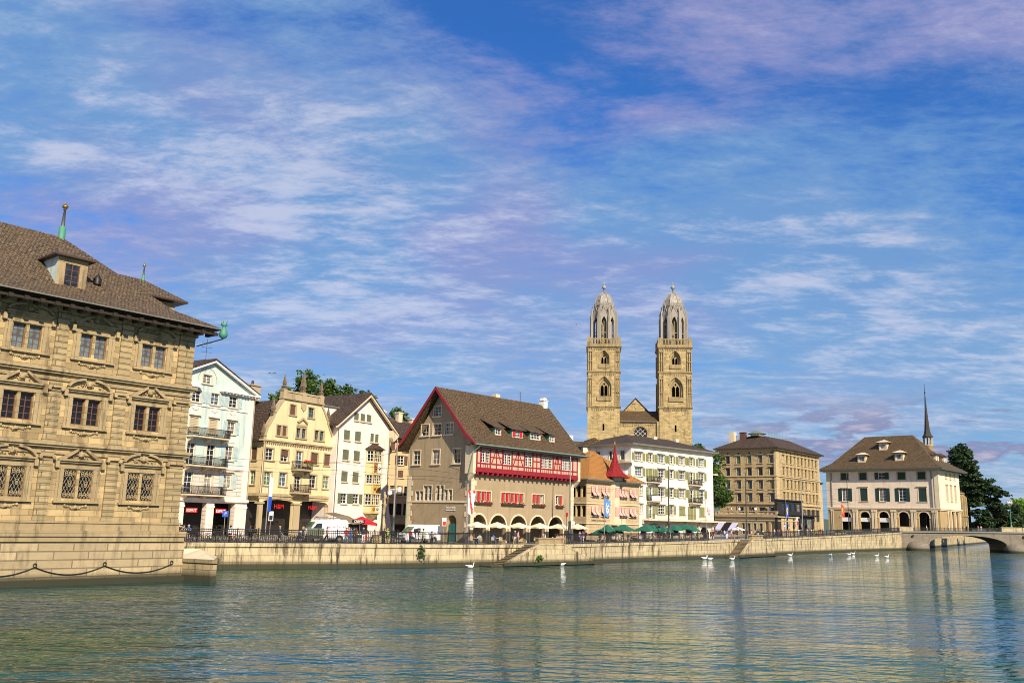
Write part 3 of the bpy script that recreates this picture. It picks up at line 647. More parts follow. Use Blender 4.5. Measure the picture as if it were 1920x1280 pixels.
def dormer(B, fc, u, z0, z1, w, dep, y0, par, wallm='town_trim', rf='roof_town', gl='glass', fr='brown_wood', ov=.45, rise=.9, ww=None, nz=4, cheek='mint', sl=1.0):
    """dormer rising from a roof slope: front wall at y0, hipped cap"""
    q = B.mb(); q.T = fc.T.copy(); hw = w / 2; ww = ww or w * .5
    q.add([(u - hw, y0, z0), (u - hw, y0, z1), (u - hw, y0 + dep, z1), (u + hw, y0, z0), (u + hw, y0, z1), (u + hw, y0 + dep, z1)], [(0, 1, 2), (3, 5, 4)], 1)
    zw = z0 + (z1 - z0) * .2; zt = z1 - (z1 - z0) * .17
    k = q.T; q.T = k @ Matrix.Translation((0, y0, 0)); q.wall([(u - hw, z0), (u + hw, z0), (u + hw, z1), (u - hw, z1)], [[(u - ww / 2, zw), (u + ww / 2, zw), (u + ww / 2, zt), (u - ww / 2, zt)]], 0, .12); q.T = k
    d = q.build('dormer', [wallm, cheek], par)
    g = Fac(B, fc.T @ Matrix.Translation((0, y0, 0))); o = g.win(u - ww / 2, u + ww / 2, zw, zt, fr=fr, gl=gl, nx=2 if ww < 1.2 else 4, nz=nz, sur=0, sill=0, rec=.07, hole=False)
    o.parent = d; 
    q = B.mb(); q.T = fc.T.copy(); q.hip(u - hw - ov, u + hw + ov, y0 - ov, y0 + dep + .6, z1 + .12, (u, y0 + hw, u, y0 + dep + .55), z1 + .12 + rise, 0, .14, 0, 1, 1)
    q.build('dormer_roof', [rf, 'dark_wood'], d); return d
dormer(T, f, -10.85, 22.25, 25.15, 2.35, 3.3, 1.6, T.root, cheek='mint', rise=1.0, ww=1.15)
# big side dormer on the right slope
q = T.mb(); q.box(-2.5, 1.0, 6.9, 11.1, 22.3, 24.6); q.build('side_dormer', 'town_trim', T.root)
q = T.mb(); q.hip(-9, 1.95, 6.2, 11.8, 24.85, (-9, 9, -1.2, 9), 26.75, 0, .16, 0, 1, 1); q.build('dormer_roof', ['roof_town', 'dark_wood'], T.root)
finial(T, -1.25, 9, 26.6, 1.7, T.root)
q = T.mb(); q.T = f.T.copy(); q.lathe([(.34, -.3), (.34, .15), (.02, .62)], (-8.3, 2.7, 24.05), 8, 0); q.build('roof_vent', 'iron', T.root)
# green copper waterspout at the eaves corner with its iron stay
q = T.mb(); x, y = .85, -1.95
q.lathe([(.06, -.75), (.3, -.6), (.36, -.35), (.28, 0), (.14, .2), (.12, .35), (.3, .45), (.22, .6)], (x, y, 21.0), 10, 0)
for k in range(5): a_ = k * 1.256; q.tube((x + .2 * math.cos(a_), y + .2 * math.sin(a_), 21.55), (x + .3 * math.cos(a_), y + .3 * math.sin(a_), 21.85), .05, .01, 4, 0)
q.tube((-.6, -.3, 19.55), (x, y, 20.25), .05, .05, 6, 1); q.build('waterspout', ['copper_green', 'iron'], T.root)
# mooring chain hung from rings
us = [-21.9, -16.8, -11.68, -6.5, -.93]
q = T.mb(); q.T = f.T.copy()
for a, b in zip(us[:-1], us[1:]):
    q.path([(a + (b - a) * t / 12, -.24, 1.4 - .6 * (1 - (2 * t / 12 - 1) ** 2)) for t in range(13)], .035, 5)
for u in us: q.path([(u + .13 * math.cos(t * .785), -.25, 1.52 + .13 * math.sin(t * .785)) for t in range(9)], .03, 5)
q.build('mooring_chain', 'iron', T.root)

# ------------------------------------------------------------ mint house with balconies
def balcony(B, fc, u0, u1, z, dep, hr, par, mats=('palestone', 'iron'), brk=3, flowers=False, nb=.115, slab=.16):
    q = B.mb(); q.T = fc.T.copy(); q.box(u0, u1, -dep, -.002, z - slab, z)
    for i in range(brk):
        c = u0 + .35 + (u1 - u0 - .7) * i / max(1, brk - 1); q.sidep([(-.01, z - slab - .003), (-dep * .85, z - slab - .003), (-dep * .8, z - slab - .16), (-.01, z - slab - .6)], c - .1, c + .1)
    b_ = q.build('balcony', mats[0], par)
    q = B.mb(); q.T = fc.T.copy(); d = -dep + .06
    for zz in (z + .08, z + hr): q.box(u0 + .03, u1 - .03, d - .02, d + .02, zz - .035, zz + .035); q.box(u0 + .03, u0 + .07, d, 0, zz - .024, zz + .024); q.box(u1 - .07, u1 - .03, d, 0, zz - .024, zz + .024)
    x = u0 + .05
    while x < u1 - .03: q.box(x - .02, x + .02, d - .015, d + .015, z, z + hr); x += nb
    y = d
    while y < -.05:
        for x in (u0 + .05, u1 - .05): q.box(x - .012, x + .012, y - .012, y + .012, z, z + hr)
        y += nb
    x = u0 + .1
    while x < u1 - .2:
        q.path([(x + .1 + .09 * math.cos(t * 1.05), d, z + .28 + .11 * math.sin(t * 1.05)) for t in range(7)], .02, 4); x += .32
    q.build('railing', mats[1], b_); return b_
Pm = column(457, 118, 3)
M_ = Bld('apartment_house', 'narrow mint green house with three iron balconies beside the town hall', 'house', Pm, 30, 2.75)
f = M_.face(0, 0)
for c in (-9.6, -6.66):
    f.win(c - .68, c + .68, 18.9, 20.3, sur=.12, sh='lr', shm='shut_blue', shw=.6)
f.win(-4.35, -2.95, 18.9, 20.3, sur=.12, sh='lr', shm='shut_blue', shw=.62)
for c in (-9.62, -6.62): f.win(c - .62, c + .62, 15.3, 17.0, closed='blind_tan', sur=.14, sill=.06, hood=.12)
f.win(-4.3, -2.95, 15.5, 17.05, sur=.12, hood=.12, sh='lr', shm='shut_blue', shw=.5)
for c in (-9.7, -6.6): f.win(c - .62, c + .62, 11.3, 13.9, gl='glass', nz=4, sur=.1, sill=0)
f.win(-4.25, -2.95, 12.15, 13.95, sur=.12, hood=0, sh='lr', shm='shut_blue', shw=.62)
f.win(-10.3, -9.05, 7.85, 10.4, nz=4, sur=.1, sill=0); f.win(-7.25, -6.0, 7.85, 10.4, gl='glass_pale', nz=4, sur=.1, sill=0)
f.win(-4.15, -2.8, 8.65, 10.45, gl='glass_pale', sur=.12, hood=.1, sh='lr', shm='shut_blue', shw=.62)
f.win(-8.85, -7.5, 21.35, 22.45, sur=.16)
for (a, b) in ((-9.95, -6.55), (-5.35, -1.95)): f.hole([(a, 2.6), (b, 2.6), (b, 6.75), (a, 6.75)])
_h = f.holes; mb = M_.mb(); f.holes = [h for h in _h if h[0][1] < 11]; f.wall(mb, [(-14, 2.5), (0, 2.5), (0, 10.97), (-14, 10.97)], 0, .7); mb.build('lower_wall', 'mint_base', M_.root)
mb = M_.mb(); f.holes = [h for h in _h if h[0][1] > 11]; f.wall(mb, [(-14, 10.973), (0, 10.973), (0, 20.9), (-7.5, 24.2), (-14, 21.4)], 0, .4)
mb.add([(0, 0, 2.5), (0, 12, 2.5), (0, 12, 20.9), (0, 0, 20.9), (-14, 0, 2.5), (-14, 12, 2.5), (-14, 12, 21.4), (-14, 0, 21.4)], [(0, 1, 2, 3), (4, 5, 6, 7), (1, 5, 6, 2)], 0)
mb.build('wall', 'mint', M_.root)
mb = M_.mb(); mb.box(-1.05, .05, -.07, -.002, 7.2, 20.6); mb.box(-14, .1, -.3, -.002, 6.95, 7.3); mb.box(-14, .08, -.1, -.002, 6.4 + .4, 6.94); mb.box(-14, -1.06, -.12, -.002, 17.9 + .55, 18.6)
mb.box(-14, .12, -.14, -.072, 10.95, 11.12)
for (a, b) in ((-10.6, -9.97), (-6.53, -5.37), (-1.93, 0.02)): mb.box(a, b, -.1, -.003, 2.5, 6.75); mb.box(a - .06, b + .06, -.16, -.003, 6.2, 6.45)
for c in (-9.62, -6.62, -3.6):
    mb.box(c - .75, c + .75, -.05, -.002, 17.25, 18.4)
mb.box(-4.6, -2.6, -.05, -.002, 14.4, 15.2)
mb.build('pilaster', 'rosewhite', M_.root)
mb = M_.mb()
for c in (-9.62, -6.62, -3.6): mb.path([(c - .5 + t * .125, -.07, 18.1 - .22 * math.sin(math.pi * t / 8)) for t in range(9)], .035, 5)
mb.path([(-8.15 + 1.5 * math.cos(math.pi * t / 16), -.03, 21.6 + 1.7 * math.sin(math.pi * t / 16)) for t in range(17)], .03, 4)
mb.build('stucco_swag', 'carve', M_.root)
# ground floor shop recess
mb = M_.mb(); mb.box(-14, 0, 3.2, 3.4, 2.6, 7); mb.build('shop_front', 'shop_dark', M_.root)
for (a, b) in ((-9.95, -6.55), (-5.35, -1.95)):
    q = M_.mb(); c = (a + b) / 2; q.box(c - .95, c + .75, .4, .5, 5.55, 6.12); s_ = q.build('shop_sign', 'shut_red', M_.root)
    t_ = f.text('ESPRIT', c - .92, 5.65, .52, 'white_paint', -.36, 'lettering', .015, parent=s_); t_.matrix_local = f.T @ Matrix.Translation((c - .92, .385, 5.63)) @ Matrix.Rotation(math.pi / 2, 4, 'X')
q = M_.mb(); q.prism([(-14.3, 21.35), (-7.5, 24.32), (.45, 20.85), (.45, 21.08), (-7.5, 24.62), (-14.3, 21.6)], -.55, 12.2, 0); q.build('roof', ['roof_dark'], M_.root)
q = M_.mb(); q.prism([(-14.3, 21.1), (-7.5, 24.1), (.5, 20.6), (.5, 20.84), (-7.5, 24.31), (-14.3, 21.34)], -.6, -.25, 0); q.box(-6.1, .5, -.62, -.002, 20.65, 20.83); q.box(-14.3, -9.3, -.62, -.002, 20.65, 20.83)
x = -5.9
while x < .3: q.box(x, x + .16, -.5, -.003, 20.48, 20.645); x += .55
q.build('verge', 'white_paint', M_.root)
for z, u0, u1 in ((14.72, -10.6, -4.6), (11.2, -10.7, -4.6), (7.72, -10.8, -4.5)): balcony(M_, f, u0, u1, z, 1.15, 1.0, M_.root, ('palestone', 'iron'), 3)
q = M_.mb(); q.tube((-8.3, .5, 24.2), (-8.3, .5, 27.0), .03, .03, 5)
for z in (25.3, 25.9, 26.5): q.tube((-9.1, .5, z), (-7.5, .5, z + .1), .018, .018, 4); q.tube((-8.9, .3, z), (-8.9, .7, z), .014, .014, 4); q.tube((-7.7, .3, z + .1), (-7.7, .7, z + .1), .014, .014, 4)
q.build('roof_antenna', 'iron', M_.root)

# ------------------------------------------------------------ yellow gabled house
Py = column(484, 119, 3)
Y_ = Bld('gabled_house', 'cream yellow house with stepped stone gable and obelisks on the roof edge', 'house', Py, 32, 2.75)
f = Y_.face(0, 0); k_ = dict(sur=.16, sm='cream_trim', rec=.2)
g2 = [(1.85, 3.65), (5.48, 7.3), (9.05, 10.85)]
for i, (a, b) in enumerate(g2):
    for (x0, x1) in ((a, (a + b) / 2 - .12), ((a + b) / 2 + .12, b)): f.win(x0, x1, 16.0, 17.35, fr='iron', gl='glass_blue', closed='shut_brown' if i == 0 else None, **k_)
f.win(3.98, 5.05, 19.0, 20.4, closed='shut_brown', fr='iron', **k_); f.win(7.52, 8.58, 19.0, 20.4, fr='iron', gl='glass_blue', **k_)
c5 = [.88, 3.62, 6.4, 9.3, 11.95]
for i, c in enumerate(c5):
    if i == 2:
        f.win(c - .62, c + .55, 11.85, 14.2, fr='white_paint', sur=.16, sm='cream_trim', sill=0, nz=4); f.win(c - .62, c + .55, 8.75, 10.85, fr='white_paint', sur=.16, sm='cream_trim', sill=0, nz=4)
    else:
        f.win(c - .69, c + .69, 12.6, 14.18, fr='white_paint', closed=None if i == 0 else 'shut_brown', half=.55 if i == 1 else None, **k_)
        f.win(c - .66, c + .66, 9.33, 11.1, gl=('glass_green', 'glass', '', 'glass', 'glass_green')[i], **k_)
for (a, b) in ((.35, 5.85), (7.1, 12.45)): f.hole([(a, 2.6), (b, 2.6), (b, 7.2), (b - .5, 7.4), ((a + b) / 2, 7.52), (a + .5, 7.4), (a, 7.2)])
GE = [(-.25, 15.3), (.35, 17.0), (1.25, 18.5), (1.35, 18.9), (2.15, 20.1), (2.85, 21.05), (9.75, 21.05), (10.5, 20.1), (11.25, 18.9), (11.35, 18.5), (12.25, 17.0), (13.25, 15.3)]
mb = Y_.mb(); f.wall(mb, [(-.25, 2.5), (13.25, 2.5)] + GE[::-1], 0, .5)
fl = Y_.face(0, 9, 'left')
fl.win(9 - 2.5, 9 - 1.45, 12.6, 14.3, closed='shut_brown', fr='white_paint', **k_); fl.win(9 - 2.5, 9 - 1.45, 9.4, 11.2, gl='glass_green', **k_)
fl.hole([(4.5, 2.6), (8.3, 2.6), (8.3, 7.2), (4.5, 7.2)])
ml = Y_.mb(); fl.wall(ml, [(0, 2.5), (8.75, 2.5), (8.75, 15.2), (0, 15.2)], 0, .4)
mb.v += ml.v and []; b0 = len(mb.v); mb.v += ml.v; mb.f += [[i + b0 for i in q] for q in ml.f]; mb.m += ml.m; mb.sm += ml.sm
mb.add([(13.25, 0, 2.5), (13.25, 9, 2.5), (13.25, 9, 15.2), (13.25, 0, 15.2), (-.2, 9, 2.5), (-.2, 9, 15.2)], [(0, 1, 2, 3), (1, 4, 5, 2)])
mb.build('wall', 'cream', Y_.root)
mb = Y_.mb(); mb.box(-.4, 13.45, 3.0, 3.2, 2.6, 7.6); mb.build('shop_front', 'shop_dark', Y_.root)
q = Y_.mb(); q.prism([(-.1, 15.35), (1.4, 18.4), (2.95, 20.95), (9.7, 20.95), (11.1, 18.4), (13.1, 15.35)], .45, 9.2, 0); q.hip(-.75, 13.6, -.1 + .55, 9.8, 15.33, (-.2, .6, 13.1, 9), 15.6, 0, .3, 0, 1, 1)
q.build('roof', ['roof_dark', 'dark_wood'], Y_.root)
mb = Y_.mb()
for y0, a, b in ((-.34, 15.12, 15.32), (-.2, 14.98, 15.117), (-.24, 7.95, 8.3), (-.12, 7.6, 7.947)): mb.box(-.45, 13.5, y0, -.002, a, b)
x = -.4
while x < 13.4: mb.box(x, x + .14, -.2, -.003, 14.8, 14.975); x += .34
mb.box(-.75, -.26, -.3, 9, 15.1, 15.3); mb.box(-.5, -.26, -.1, 9, 7.9, 8.25)
for a, b in zip(GE[:-1], GE[1:]):
    if a[1] > 21 and b[1] > 21: continue
    dx, dz = b[0] - a[0], b[1] - a[1]; L2 = math.hypot(dx, dz); nx, nz_ = -dz / L2, dx / L2
    mb.prism([a, b, (b[0] + nx * .3, b[1] + nz_ * .3), (a[0] + nx * .3, a[1] + nz_ * .3)], -.16, .5)
mb.box(2.3, 10.3, -.3, .5, 21.053, 21.3); mb.box(2.5, 10.1, -.1, .35, 21.303, 22.0); mb.box(2.4, 10.2, -.2, .42, 22.003, 22.25)
for c in (2.75, 6.3, 9.85): mb.box(c - .35, c + .35, -.26, .46, 21.3, 22.32)
mb.prism([(5.55, 18.05), (6.4, 18.6), (7.25, 18.05), (7.4, 18.2), (6.4, 18.9), (5.4, 18.2)], -.3, -.002); mb.box(5.4, 7.4, -.12, -.003, 17.6, 17.9)
mb.prism([(6.0, 20.9), (6.9, 20.9), (6.95, 20.2), (6.45, 19.7), (5.95, 20.2)], -.15, -.003)
for (a, b) in ((-.55, .33), (5.87, 7.08), (12.47, 13.45)):
    mb.box(a, b, -.12, -.003, 2.5, 6.9); mb.box(a - .12, b + .12, -.24, .4, 6.903, 7.15)
mb.build('cornice', 'cream_trim', Y_.root)
plain('gutter_old', (.25, .22, .16), .6); plain('weathered', (.17, .13, .08), .9, 0, .4)
def obelisk(B, x, y, z, h, par):
    g_ = h / 2.2; q = B.mb(); q.box(x - .26, x + .26, y - .26, y + .26, z, z + .35); q.box(x - .34, x + .34, y - .34, y + .34, z + .353, z + .45)
    q.lathe([(.2 * g_, .45), (.3 * g_, .6), (.22 * g_, .75), (.34 * g_, .8), (.07 * g_, h - .15), (.1 * g_, h - .1), (.01, h)], (x, y, z), 4, 0, math.pi / 4, False); q.build('obelisk', 'weathered', par)
for x, z, h in ((-.35, 15.35, 2.2), (1.05, 18.6, 2.3), (2.75, 22.3, 2.1), (6.3, 22.3, 3.0), (9.85, 22.3, 2.1), (11.6, 18.6, 2.3), (13.2, 15.35, 2.3)): obelisk(Y_, x, .12, z, h, Y_.root)
for c in ((.35 + 5.85) / 2 + .3, (7.1 + 12.45) / 2): 
    t_ = f.text('H&M', c - .75, 6.35, 1.05, 'shut_red', -.3, 'lettering', .03); t_.scale = (.8, .8, .8); t_.name = 'shop_sign'
for z in (11.75, 8.62):
    b_ = balcony(Y_, f, 4.95, 7.95, z, 1.2, 1.0, Y_.root, ('cream_trim', 'iron'), 2, nb=.12, slab=.25)
    if z > 10:
        q = Y_.mb(); q.T = f.T.copy(); r2 = random.Random(5)
        for i in range(90): x = 6.3 + 1.75 * r2.random(); y = -1.22 + .25 * r2.random(); zz = 12.65 + .32 * r2.random(); s_ = .06 + .05 * r2.random(); q.lathe([(.01, -s_), (s_, 0), (.01, s_)], (x, y, zz), 5, 0 if r2.random() < .8 else 1, smooth=False)
        plain('geranium', (0.62, .02, .02), .7, 0, .3); plain('leaf_box', (.05, .12, .03), .8, 0, .3); q.box(6.3, 8.05, -1.3, -1.05, 12.5, 12.66, 1); q.build('flower_box', ['geranium', 'leaf_box'], b_)
q = Y_.mb(); q.box(.9, 2.6, 4.6, 6.6, 20.9, 22.9); q.box(.75, 2.75, 4.45, 6.75, 22.9, 23.05); q.lathe([(.2, 0), (.16, .7)], (2.0, 5.6, 23.05), 8, 1); q.build('chimney', ['cream_trim', 'dark_wood'], Y_.root)
q = Y_.mb()
for i in range(7): q.tube((-2.4 + i * .7, 6, 20.5), (-2.4 + i * .7, 6, 22.4), .025, .025, 4)
q.tube((-2.4, 6, 22.4), (1.8, 6, 22.4), .025, .025, 4); q.tube((-2.4, 6, 21.8), (1.8, 6, 21.8), .02, .02, 4); q.box(-2.6, 1.0, 5, 9, 20.3, 20.6)
q.build('roof_railing', 'pole_grey', Y_.root)

# ------------------------------------------------------------ white gabled house with oriel
Pw = column(634, 120, 3)
W_ = Bld('gabled_house', 'white house with a pointed gable, green shutters and a decorated oriel', 'house', Pw, 34, 2.75, k=1.085)
f = W_.face(0, 0); k_ = dict(sur=.0, sill=.1, sm='palestone')
for c in (2.12, 3.38, 4.6): f.win(c - .46, c + .46, 18.4, 19.4, closed='shut_green', **k_)
for c, a in ((.5, 1), (2.62, 1)):
    f.win(c - .58, c + .58, 15.6, 16.9, closed='shut_green', **k_); f.win(c - .6, c + .6, 12.93, 14.28, closed='shut_green', **k_)
    f.win(c - .6, c + .6, 10.1, 11.45, closed='shut_green', half=.99 if c < 1 else None, **k_)
for a, b in ((5.1, 5.8), (6.05, 6.75)): f.win(a, b, 15.75, 16.88, closed='shut_green', nx=1, **k_)
f.win(.05, 1.2, 7.25, 8.55, sh='lr', shw=.58, shm='shut_green', **k_); f.win(2.35, 3.5, 7.25, 8.55, sh='lr', shw=.58, shm='shut_green', **k_)
mb = W_.mb(); f.wall(mb, [(-1.35, 2.5), (9.15, 2.5), (9.15, 18.2), (4.0, 22.0), (-1.35, 17.9)], 0, .25)
mb.add([(9.15, 0, 2.5), (9.15, 14, 2.5), (9.15, 14, 18.2), (9.15, 0, 18.2), (-1.35, 0, 2.5), (-1.35, 14, 2.5), (-1.35, 14, 17.9), (-1.35, 0, 17.9)], [(0, 1, 2, 3), (4, 5, 6, 7), (1, 5, 6, 2)], 0)
mb.prism([(8.4, 2.5), (10.9, 2.5), (9.16, 8.2), (9.16, 9.0), (8.4, 9.0)], -.02, -.003, 0)
mb.build('wall', 'rosewhite', W_.root)
q = W_.mb(); q.prism([(-2.1, 17.25), (4.0, 22.08), (10.15, 17.1), (10.15, 17.35), (4.0, 22.4), (-2.1, 17.5)], -.75, 14.2, 0); q.build('roof', 'roof_dark', W_.root)
q = W_.mb(); q.prism([(-2.1, 17.0), (4.0, 21.8), (10.15, 16.85), (10.15, 17.08), (4.0, 22.06), (-2.1, 17.24)], -.8, -.45, 0)
q.prism([(8.8, 17.6), (10.15, 16.85), (9.16, 16.0), (8.8, 16.6)], -.75, -.002, 0); q.build('verge', 'palestone', W_.root)
q = W_.mb(); q.add([(-1.6, 2.5, 18.0), (-1.6, 2.5, 20.0), (1.6, 2.5, 20.2), (1.6, 2.5, 20.6 - .4)], [(0, 1, 2)], 0)
q.box(-1.7, 1.2, 2.6, 5.2, 17.6, 20.0); q.box(-2.0, 1.6, 2.3, 5.5, 20.003, 20.2, 1); q.build('dormer', ['rosewhite', 'gutter'], W_.root)
# oriel
q = W_.mb(); ax0, ax1 = 4.45, 7.15; op = [(ax0, 0), (ax0 + .55, -.95), (ax1 - .55, -.95), (ax1, 0)]
for (z0, z1) in ((6.2, 7.05), (8.75, 9.9), (11.35, 12.85)): q.slab(op, z0, z1)
for z in (6.05, 7.05, 8.62, 9.9, 11.22, 12.85, 14.55): q.slab([(x + (.1 if x > 5.8 else -.1), y - (.1 if y < -.1 else 0)) for x, y in op], z, z + .13)
for (x, y) in op: q.box(x - .09, x + .09, y - .02, y + .16, 7.18, 14.55)
q.box(5.72, 5.88, -.95, -.8, 7.18, 14.55)
q.slab([(x * .86 + 5.8 * .14, y * .8) for x, y in op], 7.18, 14.55, 1)
vs = [(x, y, 6.05) for x, y in op] + [(5.8, -.15, 4.9)]; q.add(vs, [(0, 1, 4), (1, 2, 4), (2, 3, 4), (0, 3, 2, 1)], 2)
q.lathe([(.02, -.35), (.12, -.2), (.12, 0)], (5.8, -.15, 4.95), 8, 2)
o_ = q.build('oriel', ['orielstone', 'glass', 'carve'], W_.root)
for (z0, z1) in ((7.18, 8.6), (9.98 + .05, 11.2), (13.0, 14.5)):
    b = W_.mb(); b.T = f.T @ Matrix.Translation((5.8, -.93, z0)); bars(b, 1.5, z1 - z0, 4, 3, 0, .06, 0, .06, .05); b.build('window', 'white_paint', o_)
    for s_ in (-1, 1):
        b = W_.mb(); b.T = f.T @ Matrix.Translation((5.8 + s_ * 1.06, -.5, z0)) @ Matrix.Rotation(s_ * R(60), 4, 'Z'); bars(b, .85, z1 - z0, 2, 3, 0, .06, 0, .06, .05); b.build('window', 'white_paint', o_)
pz = [((6.3, 6.95), 'gold', 'rosewhite', 'brown_wood'), ((8.85, 9.8), 'gold', 'gold', 'rosewhite'), ((11.5, 12.75), 'roof_orange', 'white_paint', 'gold')]
plain('crest_gold', (.6, .34, .06), .6)
for (z0, z1), c1, c2, c3 in pz:
    for x, mm in ((5.42, c1), (6.17, c2)):
        b = W_.mb(); b.T = f.T.copy(); b.box(x - .32, x + .32, -1.0, -.953, z0 + .02, z1 - .02, 0); b.lathe([(.01, -.02), (.2, 0), (.01, .03)], (x, -1.0, (z0 + z1) / 2), 8, 1)
        b.path([(x + .2 * math.cos(t * .63), -1.02, (z0 + z1) / 2 + .2 * math.sin(t * .63)) for t in range(11)], .035, 5, 2); b.build('painted_panel', ['crest_gold' if mm == 'gold' else mm, 'carve', 'dark_wood'], o_)
b = W_.mb(); b.add([(x + (.35 if x > 5.8 else -.35), y - (.35 if y < -.1 else 0), 14.7) for x, y in op] + [(5.8, 0, 15.6), (5.8, -.4, 15.55)], [(0, 1, 5), (1, 2, 5), (2, 3, 5), (0, 5, 4), (5, 3, 4), (0, 3, 2, 1)], 0); b.build('oriel_roof', 'roof_dark', o_)
q = W_.mb(); q.tube((8.95, -.12, 17.2), (8.95, -.12, 8.5), .06, .06, 6); q.tube((8.95, -.12, 8.5), (8.8, -.12, 2.6), .06, .06, 6); q.tube((-1.2, -.12, 16.9), (-1.2, -.12, 2.6), .06, .06, 6); q.build('downpipe', 'gutter', W_.root)
q = Y_.mb(); q.tube((13.15, -.2, 14.8), (13.15, -.2, 8.4), .06, .06, 6); q.tube((-.15, -.2, 14.8), (-.15, -.2, 8.4), .06, .06, 6); q.build('downpipe', 'gutter_old', Y_.root)
q = M_.mb(); q.tube((-.12, -.14, 20.4), (-.12, -.14, 7.4), .06, .06, 6); q.build('downpipe', 'gutter_old', M_.root)
def aerial(B, x, y, z, h=2.2):
    q = B.mb(); q.tube((x, y, z - .6), (x, y, z + h), .03, .025, 5)
    for k in (.55, .75, .95): q.tube((x - .6, y, z + h * k), (x + .6, y, z + h * k + .05), .015, .015, 4)
    q.build('roof_antenna', 'iron', B.root)
aerial(W_, 5.2, 5.0, 21.0); aerial(Y_, 8.2, 6.0, 21.2, 2.0)
# ------------------------------------------------------------ dark house in the alley behind
Pd = column(768, 128, 3)
D_ = Bld('alley_house', 'narrow peach house with brown shutters in the shaded alley between the gables', 'house', Pd, 48, 2.8, k=1.13)
f = D_.face(0, 0); k_ = dict(sur=0, sill=.05)
for z0, z1 in ((14.7, 16.2),): f.win(-1.9, -.9, z0, z1, closed='shut_brown', **k_); f.win(-4.0, -3.2, z0, z1, closed='shut_brown', **k_)
f.win(-2.6, -1.55, 12.8, 14.1, sh='lr', shm='shut_brown', **k_); f.win(-4.8, -4.0, 13, 14.2, closed='shut_brown', **k_)
f.win(-2.5, -1.6, 11.05, 12.05, closed='shut_brown', **k_); f.win(-4.8, -4.1, 11.1, 12.1, closed='shut_brown', **k_)
for i in range(4): f.win(-4.9 + i * 1.2, -3.95 + i * 1.2, 8.6, 9.9, fr='dark_wood', **k_); f.win(-4.9 + i * 1.2, -3.95 + i * 1.2, 5.9, 7.5, fr='dark_wood', **k_)
f.hole([(-4.6, 2.7), (-.6, 2.7), (-.6, 4.7), (-4.6, 4.7)])
mb = D_.mb(); f.wall(mb, [(-7, 2.5), (4, 2.5), (4, 16.6), (-7, 16.6)], 0, .3); mb.add([(4, 0, 2.5), (4, 9, 2.5), (4, 9, 16.6), (4, 0, 16.6)], [(0, 1, 2, 3)]); mb.box(-7, 4, 2.5, 2.6, 2.5, 5)
mb.build('wall', 'peach', D_.root)
q = D_.mb(); q.hip(-8, 5, -.9, 10, 16.7, (-5.2, 4.5, 2, 4.5), 19.3, 0, .25, 0, 1, 1); q.build('roof', ['roof_dark', 'dark_wood'], D_.root)
q = D_.mb(); q.box(-4.4, -3.4, 3, 3.8, 18.2, 20.4); q.box(-4.55, -3.25, 2.85, 3.95, 20.4, 20.6); q.build('chimney', 'white_paint', D_.root)
Pg = column(745, 150, 8)
D2 = Bld('hillside_house', 'small roofs with white chimneys rising behind the alley house', 'house', Pg, 40, 6)
q = D2.mb(); q.box(-5, 6, 0, 8, 6, 20.3); q.build('wall', 'peach', D2.root)
q = D2.mb(); q.hip(-5.6, 6.6, -.6, 8.6, 20.3, (-2, 4, 3, 4), 22.4, 0, .2, 0, 1, 1); q.build('roof', ['roof_brown', 'dark_wood'], D2.root)
for x, z in ((-2.6, 22.8), (1.2, 23.0), (4.3, 22.2)): q = D2.mb(); q.box(x, x + .9, 2, 2.8, 20.6, z); q.box(x - .1, x + 1.0, 1.9, 2.9, z, z + .2); q.build('chimney', 'palestone', D2.root)
plain('verdigris', (.16, .22, .17), .6)
# ------------------------------------------------------------ guild house with red half-timber (centre)
Pr = column(880, 119, 2.7)
G_ = Bld('guild_house', 'large taupe house with red half-timbered upper storey, five arches and a steep roof', 'house', Pr, 42, 2.58)
f = G_.face(0, 0); W0 = 21.75; D0 = 12.3
for a, b in ((-.2 + .25, 3.05), (3.8, 7.0), (7.9, 11.2), (12.05, 15.3), (16.1, 19.4)): f.hole(arch(a, b, 2.6, 6.25 - (b - a) / 2, 14))
for (a, b, n, op) in ((-.05 + .3, 3.85, 4, ()), (5.85, 10.5, 5, ()), (12.35, 14.95, 3, (2,)), (17.6, 19.2, 2, (0,))):
    w_ = (b - a) / n
    for i in range(n):
        f.win(a + i * w_ + .07, a + (i + 1) * w_ - .07, 8.05, 9.28, nx=1 if 1 else 2, nz=3, gl='glass_pale' if (i + n) % 2 else 'glass', rec=.22, sill=0)
mb = G_.mb(); f.wall(mb, [(0, 2.4), (W0, 2.4), (W0, 15.2), (0, 15.2)], 0, .6)
fl = G_.face(0, D0, 'left'); GA = 23.0
fl.win(D0 - 7.65, D0 - 6.25, 19.45, 20.85, sur=.13, sill=.1, fr='white_paint', gl='glass', nz=3)
for a, b in ((8.6, 10.1), (6.15, 7.75), (3.78, 5.28)): fl.win(D0 - b, D0 - a, 16.85, 18.4, sur=.13, sill=.1, nz=3)
for a, b in ((10.1, 11.6), (6.2, 7.7), (2.15, 3.55)): fl.win(D0 - b, D0 - a, 12.9, 14.85, sur=.13, sill=.1, nz=3)
for a, b, z in ((9.95, 10.75, 9.25), (9.15, 9.85, 9.25), (8.35, 9.1, 9.98), (7.5, 8.25, 9.98), (5.9, 6.65, 10.0), (5.15, 5.85, 10.0), (4.35, 5.05, 9.45), (3.5, 4.2, 9.45)):
    fl.win(D0 - b, D0 - a, 7.98, z, nx=1, sur=.1, sill=0, nz=2)
fl.hole(arch(D0 - 4.3, D0 - 2.5, 2.6, 5.2, 10))
ml = G_.mb(); fl.wall(ml, [(0, 2.4), (D0, 2.4), (D0, 15.3), (D0 / 2, GA), (0, 15.3)], 0, .45)
